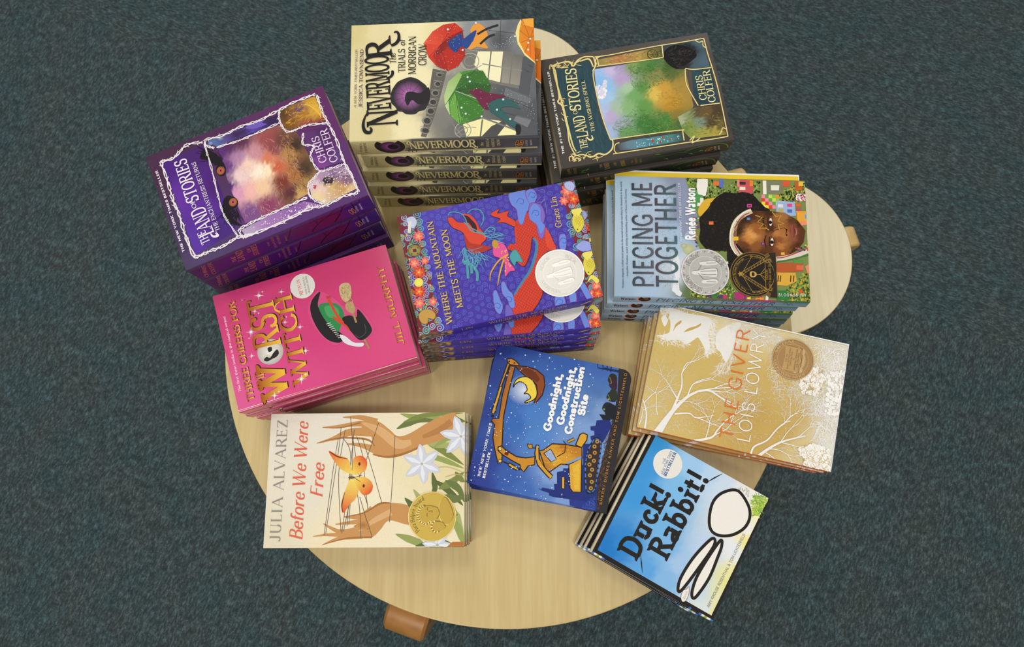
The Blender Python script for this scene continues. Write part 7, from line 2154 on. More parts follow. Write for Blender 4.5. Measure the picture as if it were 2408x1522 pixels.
 ('E', 'e0b454>a87424', (60.7, 129.1, 2.28, 2.24, 78)),
 ('E', '1c2c58', (60.7, 129.1, 0.94, 0.92, 78)),
 ('E', 'e0b454>a87424', (55.7, 124.6, 2.28, 2.23, 78)),
 ('E', '1c2c58', (55.7, 124.6, 0.94, 0.92, 78)),
 ('E', 'e0b454>a87424', (52.1, 129.8, 2.28, 2.23, 78)),
 ('E', '1c2c58', (52.1, 129.8, 0.94, 0.92, 78)),
 ('E', 'e0b454>a87424', (47.2, 125.8, 2.27, 2.22, 78)),
 ('E', '1c2c58', (47.2, 125.8, 0.94, 0.92, 78)),
 ('E', 'e0b454>a87424', (42.4, 129.6, 2.27, 2.22, 78)),
 ('E', '1c2c58', (42.4, 129.6, 0.93, 0.91, 78)),
 ('E', 'e0b454>a87424', (36.2, 128.5, 2.27, 2.21, 78)),
 ('E', '1c2c58', (36.2, 128.5, 0.93, 0.91, 78)),
 ('E', 'e0b454>a87424', (29.8, 131.7, 2.26, 2.21, 78)),
 ('E', '1c2c58', (29.8, 131.7, 0.93, 0.91, 78)),
 ('E', 'e0b454>a87424', (23.0, 132.0, 2.26, 2.2, 78)),
 ('E', '1c2c58', (23.0, 132.0, 0.93, 0.91, 78)),
 ('stars', 21, 230, 'dfe8fa', 0.27, 0.6, '1.9,2.5 151.9,2.1 152,116.4 102.6,125.9 98.5,107.3 0.5,113'),
 ('E', 'ffffff>8fb0e4', (153.9, 49.1, 0.96, 0.97, 77)),
 ('E', 'ffffff>8fb0e4', (152.2, 60.2, 0.96, 0.96, 77)),
 ('E', 'ffffff>8fb0e4', (156.6, 87.6, 0.96, 0.97, 77)),
 ('E', 'ffffff>8fb0e4', (144.6, 43.1, 0.95, 0.96, 77)),
 ('E', 'ffffff>8fb0e4', (73.1, 54.8, 0.94, 0.93, 78)),
 ('E', 'ffffff>8fb0e4', (72.3, 84.8, 0.94, 0.93, 78)),
 ('E', 'ffffff>8fb0e4', (61.5, 73.6, 0.94, 0.92, 78)),
 ('E', 'ffffff>8fb0e4', (58.3, 44.6, 0.93, 0.92, 78)),
 ('E', 'ffffff>8fb0e4', (83.7, 31.5, 0.94, 0.94, 78)),
 ('E', 'ffffff>8fb0e4', (18.6, 55.8, 0.92, 0.91, 78)),
 ('E', 'ffffff>8fb0e4', (39.9, 18.8, 0.93, 0.92, 78)),
 ('E', 'ffffff>8fb0e4', (107.9, 2.4, 0.94, 0.95, 78)),
 ('E', 'ffffff>8fb0e4', (18.3, 5.3, 0.92, 0.91, 78)),
 ('E', 'ffffff>8fb0e4', (3.9, 4.5, 0.92, 0.9, 78)),
 ('E', 'ffffff>8fb0e4', (143.7, 108.0, 0.96, 0.96, 77)),
 ('E', 'ffffff>8fb0e4', (129.9, 109.1, 0.95, 0.95, 78)),
 ('E', 'ffffff>8fb0e4', (145.4, 5.7, 0.95, 0.96, 77)),
 ('E', 'ffffff>8fb0e4', (149.7, 33.2, 0.95, 0.96, 77)),
 ('E', 'ffffff>8fb0e4', (138.9, 60.5, 0.95, 0.96, 77)),
 ('E', 'ffffff>8fb0e4', (123.2, 18.0, 0.95, 0.95, 77)),
 ('T', 'black', 'f8f8f6', 73.2, 77.5, 0.8, 8.35, 63.7, 'Goodnight,'),
 ('T', 'black', 'f8f8f6', 82.7, 90.1, 1.3, 8.37, 64.9, 'Goodnight,'),
 ('T', 'black', 'f8f8f6', 74.8, 100.5, 0.3, 8.1, 74.9, 'Construction'),
 ('T', 'black', 'f8f8f6', 97.6, 110.6, 0.2, 8.1, 22.4, 'Site'),
 ('T', 'bold', 'f0f0f4', 9.4, 13.2, 0.1, 2.9, 10.9, 'THE #1'),
 ('T', 'boldit', 'f0f0f4', 22.9, 13.2, 0.1, 2.92, 44.6, 'NEW YORK TIMES'),
 ('T', 'bold', 'f0f0f4', 9.0, 18.7, 0.4, 2.9, 28.0, 'BESTSELLER'),
 ('T', 'wide', 'e0902e', 8.5, 146.8, 0.3, 2.68, 144.5, 'SHERRI DUSKEY RINKER AND TOM LICHTENHELD')
]
SPINE['good'] = [
 ('P', '2a3a8c', '0,0 153.5,0 153.5,11 0,11'),
 ('P', '6a6478', '50.8,0.1 124.8,0.5 124.7,11.6 50.3,11.9'),
 ('P', 'e08a28', '124.2,-0.3 153.5,0 153.5,11 124.1,10.8'),
 ('T', 'bold', 'e8e4ee', 64.7, 8.6, -1.8, 6.57, 35.0, 'GOODNIGHT, GOODNIGHT')
]
ART['duck'] = [
 ('P', '17120e', '0,0 141,0 141,140 0,140'),
 ('F', 40, 40, '6.1,3.7 142.6,3.6 141.2,138 5.6,136.6 5.8,70.2', '136.4,4.6,2f90d0 12.4,9,1b79c8 26.4,25.8,2a86d0 77,15.3,3b98dc 107.6,9.3,3a96da 65.7,54,70b4e6 105,50.7,7ebcea 132.3,54,9ccaee 41,66.5,78b4e6 126.5,89.7,ccdcec 128.7,72.2,b8d4ee 14.8,79.8,84b8e6 13.5,58.3,5aa4e0 35.8,85,a4c6ea 61.7,104,bcd2ee 126.2,122.1,eeeae4 101.4,133.1,f0eee8 75.5,129,e6eaf0 22.2,115,c8daea 8.2,129.3,d8e2e2 26.4,136,e6e4b4 53.4,139,eae6a4 88.7,138.7,f0e690 40.1,142,e8e28c 11.2,140.1,ece486 97.1,139.7,f2e88c 122.6,115.7,f0ece4 117.9,133.8,f2eec0', 1.9, 1.2),
 ('S', '17120e', '0.71', '6.1,3.7 68.6,3.1 103.3,3.1 142.6,3.6'),
 ('hairs', 4, 360, '7cb030 94bc30 b8cc34 5f9a34 c8d848', 1.99, 5.69, 0.57, -110, 50, '137.7,125.1 141.6,138.6 120.3,138.2 118.5,131.9 128.3,126'),
 ('B', 'efeae2', '132.4,106.4 123.9,94.1 111,88.7 95.9,91 83.4,97.7 81,107.6 87.9,120.2 100.6,128.7 113.7,129.2 124.5,122.1'),
 ('O', '1a130e', '3.13', '132.4,106.4 123.9,94.1 111,88.7 95.9,91 83.4,97.7 81,107.6 87.9,120.2 100.6,128.7 113.7,129.2 124.5,122.1'),
 ('B', 'efeae2', '75,104 60.2,98.4 42.5,94.3 23.4,92.7 12.6,94.9 11.1,98 22,101.1 45.5,105.4 64.1,108.4 73.4,108.2'),
 ('O', '1a130e', '3.13', '75,104 60.2,98.4 42.5,94.3 23.4,92.7 12.6,94.9 11.1,98 22,101.1 45.5,105.4 64.1,108.4 73.4,108.2'),
 ('B', 'efeae2', '77.3,112.4 55,108.7 32.7,106.9 17.4,108.8 11.7,112.4 16.6,115.4 37.6,118.5 59.8,117.4 73,116'),
 ('O', '1a130e', '3.13', '77.3,112.4 55,108.7 32.7,106.9 17.4,108.8 11.7,112.4 16.6,115.4 37.6,118.5 59.8,117.4 73,116'),
 ('L', '1a130e', '0.28,1.28,0.28', '23.3,46.2 16.7,50.3 8.3,55.8'),
 ('L', '1a130e', '0.28,1.42,0.28', '124.7,74.1 132.3,78.8 140.6,84.5'),
 ('E', 'e9e5dd', (121.7, 28.7, 15.63, 15.71, 61)),
 ('T', 'sans', '41659a', 119.7, 26.3, -14.9, 2.69, 6.6, 'THE'),
 ('T', 'sansit', '41659a', 108.7, 29.3, -3.0, 2.82, 26.9, 'NEW YORK TIMES'),
 ('T', 'bold', '41659a', 108.8, 33.2, -2.3, 3.41, 27.7, 'BESTSELLER'),
 ('T', 'slab', '1a130e', 17.5, 45.2, 0.1, 23.57, 78.8, 'Duck!'),
 ('T', 'slab', '1a130e', 32.7, 72.7, 0.7, 23.51, 96.0, 'Rabbit!'),
 ('T', 'sans', '86867c', 11.0, 131.3, 1.1, 2.99, 84.4, 'AMY KROUSE ROSENTHAL & TOM LICHTENHELD'),
 ('T', 'hand', '6a6258', 133.1, 116.7, -18.0, 2.2, 7.2, 'sniff'),
 ('T', 'hand', '6a6258', 131.9, 119.1, -14.3, 2.19, 7.1, 'sniff'),
 ('S', '5a5248', '0.43', '133.6,107.9 135.5,105.9'),
 ('S', '5a5248', '0.43', '134.6,109.2 137.1,107.6'),
 ('S', '5a5248', '0.43', '134.7,110.6 137.4,110'),
 ('S', '5a5248', '0.43', '134.5,112 137,112.2'),
 ('B', 'efeae2', '19.8,103.8 17,105.5 12.1,107.2 5.3,107 3.3,104.1 7.2,101 13.5,100.4 16.2,102.7'),
 ('O', '4a4238', '0.43', '19.8,103.8 17,105.5 12.1,107.2 5.3,107 3.3,104.1 7.2,101 13.5,100.4 16.2,102.7'),
 ('T', 'hand', '5a4a38', 6.0, 105.6, -4.2, 2.3, 8.9, 'Quack')
]
SPINE['duck'] = [
 ('P', '15110d', '0,0 140,0 140,11 0,11'),
 ('P', '2a68bc', '0,0 2.4,0 2.4,11 0,11'),
 ('P', 'e9e7e2', '2.4,0 5.6,0 5.6,11 2.4,11'),
 ('P', '93ab22', '5.6,0 8.4,0 8.4,11 5.6,11'),
 ('P', 'e9e7e2', '8.4,0 11.6,0 11.6,11 8.4,11'),
 ('P', '2a72c4', '11.6,0 14.6,0 14.6,11 11.6,11'),
 ('P', '2a72c4', '113,0 115.4,0 115.4,11 113,11'),
 ('P', '2a68bc', '124.5,0 127.6,0 127.6,11 124.5,11'),
 ('P', 'e9e7e2', '127.6,0 130.8,0 130.8,11 127.6,11'),
 ('P', '93ab22', '130.8,0 133.8,0 133.8,11 130.8,11'),
 ('P', 'e9e7e2', '133.8,0 137,0 137,11 133.8,11'),
 ('P', '2a72c4', '137,0 140,0 140,11 137,11'),
 ('T', 'slab', 'e9e7e2', 40, 8, 0, 5, 52, 'Duck! Rabbit!')
]
ART['green'] = [
 ('F', 30, 44, '0,0 132.5,0 132.5,191 0,191', '122.8,3,4c4542 131.4,42.9,565049 127,183.2,5e5753 97.5,189,514b48 14.5,189,48423f 6.4,5,463f3b 2.1,90.8,4a4440 47.4,0.7,49433f 101.5,5.1,4b4541', 1.6, 0.4),
 ('B', '2a4852', '115.3,14.2 119,25.1 123.2,41.2 121.1,53.5 113.4,57 98.7,53.3 71.2,52 43.6,53.7 29,59.3 15.8,58.4 8.7,48.8 14.3,36.3 12.9,21.1 19.3,15 45.3,12.8 75.3,12.5'),
 ('O', '2a4852', '0.52', '115.3,14.2 119,25.1 123.2,41.2 121.1,53.5 113.4,57 98.7,53.3 71.2,52 43.6,53.7 29,59.3 15.8,58.4 8.7,48.8 14.3,36.3 12.9,21.1 19.3,15 45.3,12.8 75.3,12.5'),
 ('hairs', 3, 160, '2f525c 223e48 345660 26424a', 6.47, 18.13, 0.78, -179, 12, '113.5,16.3 117.9,55.4 71.4,50.7 17.6,55.6 17.2,19.5 58.8,13'),
 ('F', 44, 44, '110.6,57.4 110.4,135.5 91.9,156.9 47.5,156.5 20.5,139.4 24,58.9 68.1,53.8', '97.3,61.2,8cc0ee 105.8,60.5,a4c0ee 74.8,62.8,a8ccf0 88.2,65.6,90c2f0 107.3,76.1,cabce2 93,85.7,b8a0cc 110.1,84.3,a898c0 107.5,99.1,84a060 107.7,114.4,5c8a44 102.5,119.7,4a7a38 104.9,130.4,5c7a48 92,123.7,8a8a50 81.2,89.5,a8c8a4 72.2,93.8,74a864 57.3,84.3,8ab478 56.8,103.1,62984c 78.5,105.4,5c9048 69.3,118.5,dcbc54 74.2,129.8,cc9c3c 51.5,133.4,b88a30 60.5,129.2,c8983a 40.3,134.6,8a7a34 36.8,123.7,4a8038 37.1,98.7,3f7a34 28.4,109.3,38702e 52.6,64.4,bcaed4 56.5,57.7,b8c4ec 32.1,57.5,a8bce4 40,74.2,a0a8b8 29.8,78.2,6a985a 74.3,145.1,a88a40 89,140.9,5a6a38 99.3,138.1,46602e 28.8,138.2,4a6a34 59.2,73.3,a8c0a8', 2.0, 1.2),
 ('dots', 13, 60, 'f4f2f6 dcd8ec', 1.04, 2.85, '89.9,55.9 93.5,66.8 77.3,64.6 73.2,56.2'),
 ('hairs', 5, 380, '4a7a3c 6a9a50 3c6a34 7aa85c 5c8a44', 2.33, 5.83, 0.39, 112, 45, '39.5,61.6 56.3,90.3 44.7,125.5 22.1,137.9 24.3,70.8'),
 ('hairs', 6, 260, '4a7a3c 6a9a50 3c6a34 5c8a44 8a9850', 1.94, 5.18, 0.39, 143, 50, '108.4,94.2 107.2,133.5 84.1,137.2 77.2,112.7 83.3,93.7'),
 ('hairs', 7, 120, 'd8b450 b48a30 c09838', 1.55, 3.88, 0.39, 129, 40, '68.1,117 73.9,147.5 49.8,143.2 42.5,130.1 57.9,128.6'),
 ('F', 14, 6, '121.5,63.1 124.3,136.8 110.9,136.3 110.5,106.1 113.6,64 117,60.9', '118.9,65.8,8a8448 117.7,73.2,a89050 119.6,86.4,b87a4a 120.4,98.1,a8824a 119.6,110.7,b89c50 118.8,123.3,7a7a3c 118.5,133.5,5a5a38', 1.8, 2),
 ('hairs', 8, 80, 'd8c070 8a5a38 c89860', 1.94, 5.18, 0.52, 88, 30, '120.3,66.1 123.3,134.6 112.8,133.5 114.7,66.2'),
 ('R', '4a3c20', (116.8, 125.2, 5.7, 0.91)),
 ('R', '5a4a28', (116.8, 125.2, 3.11, 0.52)),
 ('S', '4a3c20', '0.52', '116.8,125.2 115.9,130.6'),
 ('S', '4a3c20', '0.52', '116.8,125.2 111.2,126.7'),
 ('S', '4a3c20', '0.52', '116.8,125.2 112.1,121.3'),
 ('S', '4a3c20', '0.52', '116.8,125.2 117.8,119.8'),
 ('S', '4a3c20', '0.52', '116.8,125.2 122.5,123.7'),
 ('S', '4a3c20', '0.52', '116.8,125.2 121.5,129.2'),
 ('S', '4a4030', '0.65', '117.8,129.5 121.1,143.1 118,152.7'),
 ('F', 16, 12, '125.1,138.3 124.8,183.3 90.6,184.1 90.4,169.3 94.2,147.2 108,136.9', '121.5,140.7,3a4448 124.1,150.3,3c4a50 112.1,153.9,1c1b1d 107.8,146.5,1e1d1f 115.4,167.5,242426 121.9,179.4,4a6470 96.1,180.9,4c6676 95.1,170.4,4a5c68 97.3,158.1,2a2a2c 108.8,140.3,222224', 1.8, 1),
 ('B', '171617', '116.4,137.5 122.7,146.1 123,156.5 116.8,167.9 107.3,173.3 101.4,166.8 97.3,158.1 94.9,147.3 101.8,140 109.5,136.6'),
 ('hairs', 9, 130, '2e2c2c 0e0d0d 3a3634', 3.24, 7.77, 0.65, 76, 40, '116.1,139.4 121.7,156.1 109.1,171.2 96.3,147.6'),
 ('F', 14, 14, '90.6,164.2 88.4,184.8 46,184.7 46.2,163.8 60.7,159.7', '87.2,167.3,2c4c56 84.5,183.2,26424c 48.5,182.1,2a4650 48.8,164.5,24404a', 1.6, 0.5),
 ('F', 22, 18, '37.3,136.5 44.8,155.9 43.9,184.8 7.3,184 9.4,145 20.7,138.2', '32.9,138,a8b088 40.4,149.8,8a9a6c 40.5,157.4,5c4a32 35.9,167.7,6a5230 35.1,180.1,4a3a28 26.5,159.1,7a9080 24.7,146.1,7c9044 16.1,149.1,8a9a48 12.5,162,a8a048 11.7,174.4,b0a044 15.8,181.7,6a5c30 23.1,170.9,4a3c2a 23,140.6,6a8840', 2.0, 2),
 ('hairs', 10, 130, '8a984c 6a5630 a09848 5c5030', 1.94, 5.18, 0.39, 124, 40, '32.5,140.4 40.4,181.4 10.4,181.6 11.3,145.4'),
 ('F', 14, 6, '17.6,63.1 19.4,79.7 18.2,137 8.7,137.3 8.7,79.9 9.7,66.4', '13.1,65.9,3c3a34 14,76,6a8090 14,83.5,5c90a0 15.2,100,4a8490 14.6,118.6,4c8a88 13.6,136,3a4a48', 1.8, 1),
 ('dots', 14, 60, 'a8d0c8 d8e8dc', 0.26, 0.78, '17.9,84.4 16,134 10.6,134 10,83.9'),
 ('E', 'b83a20', (14.6, 103.6, 1.46, 1.59, 100)),
 ('E', 'b83a20', (16.3, 115.3, 1.1, 1.2, 100)),
 ('E', 'b83a20', (11.5, 111.9, 1.1, 1.19, 100)),
 ('E', 'b83a20', (12.9, 122.3, 0.98, 1.06, 100)),
 ('L', 'e9d78e', '1.17', '125.2,60.7 124.7,77.2 125.5,105.6 126,137.8 125.6,162.2 125.9,185.5'),
 ('L', 'e9d78e', '1.17', '125.9,185.5 105.2,185.7 88.1,186.7 64.2,187.3 35.4,186.5 5.1,185.1'),
 ('L', 'e9d78e', '1.17', '5.1,185.1 5,166.5 5.9,141.6 6.4,104.3 7.1,58.4'),
 ('L', 'e9d78e', '1.17', '113.5,60.8 112.7,77.2 111.5,108.9 110.8,135.6'),
 ('L', 'e9d78e', '1.17', '119.8,60.9 125,63.2 113.7,63.4'),
 ('L', 'e9d78e', '1.17', '93.2,157.2 90.2,166.7 89,185.6'),
 ('L', 'e9d78e', '1.17', '92.5,157 75.5,154.3 61.1,157.2 46.6,161.4'),
 ('L', 'e9d78e', '1.17', '46.2,163.8 45.2,185.2'),
 ('L', 'e9d78e', '1.17', '24,58.9 23.5,83.1 22.4,120.4 21,140.2'),
 ('L', 'e9d78e', '1.17', '108,55.9 98.5,54.5 65.3,54.5 43.1,56.1 24,58.9'),
 ('L', 'e9d78e', '1.17', '126,137.8 110.7,136.2'),
 ('L', 'e9d78e', '1.17', '20.7,138.2 8.7,137.3'),
 ('L', 'e9d78e', '1.04', '115.5,61.2 121.2,61.2 124.3,65.7 125.1,69.6'),
 ('L', 'e9d78e', '1.04', '6.3,62.6 11.4,60.5 17.6,63.1 18.8,67.7'),
 ('L', 'e9d78e', '1.04', '7.6,143.3 12,149.4 4.6,145.1 8.3,154.8'),
 ('L', 'e9d78e', '1.04', '125.5,175.1 121.9,179.4 122.6,183.5 117.1,182.8 113.8,185.2'),
 ('L', 'e9d78e', '1.04', '8.7,176.2 12.1,179.5 15.8,181.7 13.9,185'),
 ('L', 'e9d78e', '1.29,1.94,1.29', '122.8,11.2 116.6,14.4 100,13.7 83.5,12.9 78.4,10.6 72.2,14.4 55.8,14.9 44.8,15.2 27.5,14.2 13.5,17.6'),
 ('L', 'e9d78e', '1.29,1.94,1.29', '123.5,15.2 114.1,12.7 74.9,15 28.4,16.9 17.2,19.5'),
 ('L', 'e9d78e', '1.29,1.94,1.29', '122.8,11.2 124.4,18.5 124.9,31.3 118.6,35.2 124.6,41.5 127.4,49.7 125.7,59.5'),
 ('L', 'e9d78e', '1.29,1.94,1.29', '12.2,17.3 12.1,25.9 7.8,35 10.4,42.9 7.9,49.9 13.1,58.4 22,61 24,58.9'),
 ('L', 'e9d78e', '1.29,1.94,1.29', '125.7,59.5 115.7,60 108.1,55.2'),
 ('L', 'e9d78e', '1.29,1.94,1.29', '122.8,43.6 123.8,54.1 113.4,57'),
 ('hairs', 15, 26, 'e9d78e', 3.88, 7.77, 0.91, 95, 60, '122.9,10.6 125.4,28.9 124.6,41.5 119.4,39.1 116.2,16.9'),
 ('hairs', 16, 26, 'e9d78e', 3.88, 7.77, 0.91, 103, 60, '18.4,12.4 15.1,24.1 13,43.5 5.3,41.9 7.7,12.7'),
 ('hairs', 17, 14, 'e9d78e', 2.59, 5.18, 0.91, 171, 60, '86.4,12.2 85.5,17.1 58.2,16.6 55.1,11'),
 ('L', 'e9d78e', '1.17', '119,8.6 124.4,10.2 122.4,13.7 119.2,11.8'),
 ('L', 'e9d78e', '1.17', '6.8,10.6 12,11.1 11.3,15.2 8.2,14'),
 ('L', 'e9d78e', '1.17', '5.8,16 9.5,18 7.3,22.5 5.2,19.6'),
 ('T', 'bold', 'efeee8', 16.5, 6.6, 0.6, 2.36, 100.3, 'THE #1 NEW YORK TIMES BESTSELLER'),
 ('T', 'deco', 'f0e2a0', 18.6, 33.0, 0.9, 8.12, 11.6, 'THE'),
 ('T', 'deco', 'f0e2a0', 32.4, 36.1, -0.6, 12.89, 25.4, 'LAND'),
 ('T', 'deco', 'f0e2a0', 60.3, 29.2, 1.2, 4.47, 8.2, 'OF'),
 ('T', 'deco', 'f0e2a0', 64.4, 34.2, 3.9, 12.46, 51.1, 'STORIES'),
 ('L', 'f0e2a0', '1.55,2.07,1.04', '31.5,33.7 27.6,36.6 28.4,39.9 32.5,39.5'),
 ('T', 'serif', 'f0e2a0', 36.3, 44.1, 0.2, 3.99, 62.6, 'THE WISHING SPELL'),
 ('T', 'serif', 'f0e2a0', 51.9, 172.4, 2.3, 7.84, 29.8, 'CHRIS'),
 ('T', 'serif', 'f0e2a0', 47.5, 181.4, 2.6, 8.1, 38.7, 'COLFER')
]
SPINE['green'] = [
 ('F', 20, 5, '0,0 191,0 191,26.5 0,26.5', '10.5,14.7,2b302c 67.9,15.4,2c312d 131.2,15.6,262c26 181.2,14.1,38362e', 1.6, 0.3),
 ('T', 'serif', 'a2782c', 11.9, 18.0, -99.7, 3.01, 15.5, 'CHRIS'),
 ('T', 'serif', 'a2782c', 18.4, 19.7, -97.0, 3.02, 17.2, 'COLFER'),
 ('T', 'deco', 'b8882e', 46.7, 13.5, -100.1, 2.71, 9.4, 'THE'),
 ('T', 'deco', 'b8882e', 55.7, 20.8, -100.5, 5.43, 18.5, 'LAND'),
 ('T', 'deco', 'b8882e', 62.6, 13.6, -102.1, 2.7, 8.9, 'OF'),
 ('T', 'deco', 'b8882e', 73.5, 20.1, -103.6, 4.19, 18.0, 'STORIES'),
 ('T', 'serif', 'a2782c', 81.3, 16.0, -100.9, 1.74, 8.8, 'THE'),
 ('T', 'serif', 'a2782c', 86.8, 19.2, -101.3, 2.23, 16.9, 'WISHING'),
 ('T', 'serif', 'a2782c', 91.7, 18.2, -101.2, 2.25, 13.2, 'SPELL'),
 ('L', '4f8a3c', '0.38,2.26,0.38', '22.2,18.8 25.8,14.2 29.5,13'),
 ('L', '4f8a3c', '0.38,2.26,0.38', '23.6,20.7 26.1,19 28.8,21.1'),
 ('L', '4f8a3c', '0.38,2.26,0.38', '28.5,16.8 30.1,12.1 31.9,11.1'),
 ('L', '4f8a3c', '0.38,2.26,0.38', '102.9,3.4 106.6,3.1 110.8,6'),
 ('L', '4f8a3c', '0.38,2.26,0.38', '116.8,20 119.3,19.8 122.4,23.3'),
 ('L', '4f8a3c', '0.38,2.26,0.38', '135,1.2 137.1,-0.9 139.8,0.2'),
 ('L', '4f8a3c', '0.38,2.26,0.38', '155.2,15.8 157.3,13.6 160.1,14.8'),
 ('L', '4f8a3c', '0.38,2.26,0.38', '144.2,17.3 146.7,17.1 149.8,20.6'),
 ('L', '3f6a34', '0.75', '102.4,8.5 117.9,11.1 132.5,8.1 149,16.3 158.1,11.5'),
 ('L', '5f8a3a', '1.32', '137.5,8.5 153.5,1 172.1,0.8 184.1,7.3 189,18'),
 ('E', 'c07a30', (165.7, 12.8, 2.22, 5.4, 33)),
 ('E', '2c2c26', (165.7, 12.8, 1.53, 4.05, 33)),
 ('E', 'c07a30', (169.4, 12.7, 2.22, 5.4, 33)),
 ('E', '2c2c26', (169.4, 12.7, 1.54, 4.05, 33)),
 ('T', 'serif', 'd0c8b0', 176.0, 18.8, -106.1, 1.73, 11.1, 'LITTLE'),
 ('T', 'serif', 'd0c8b0', 180.0, 18.9, -107.2, 1.69, 12.1, 'BROWN')
]
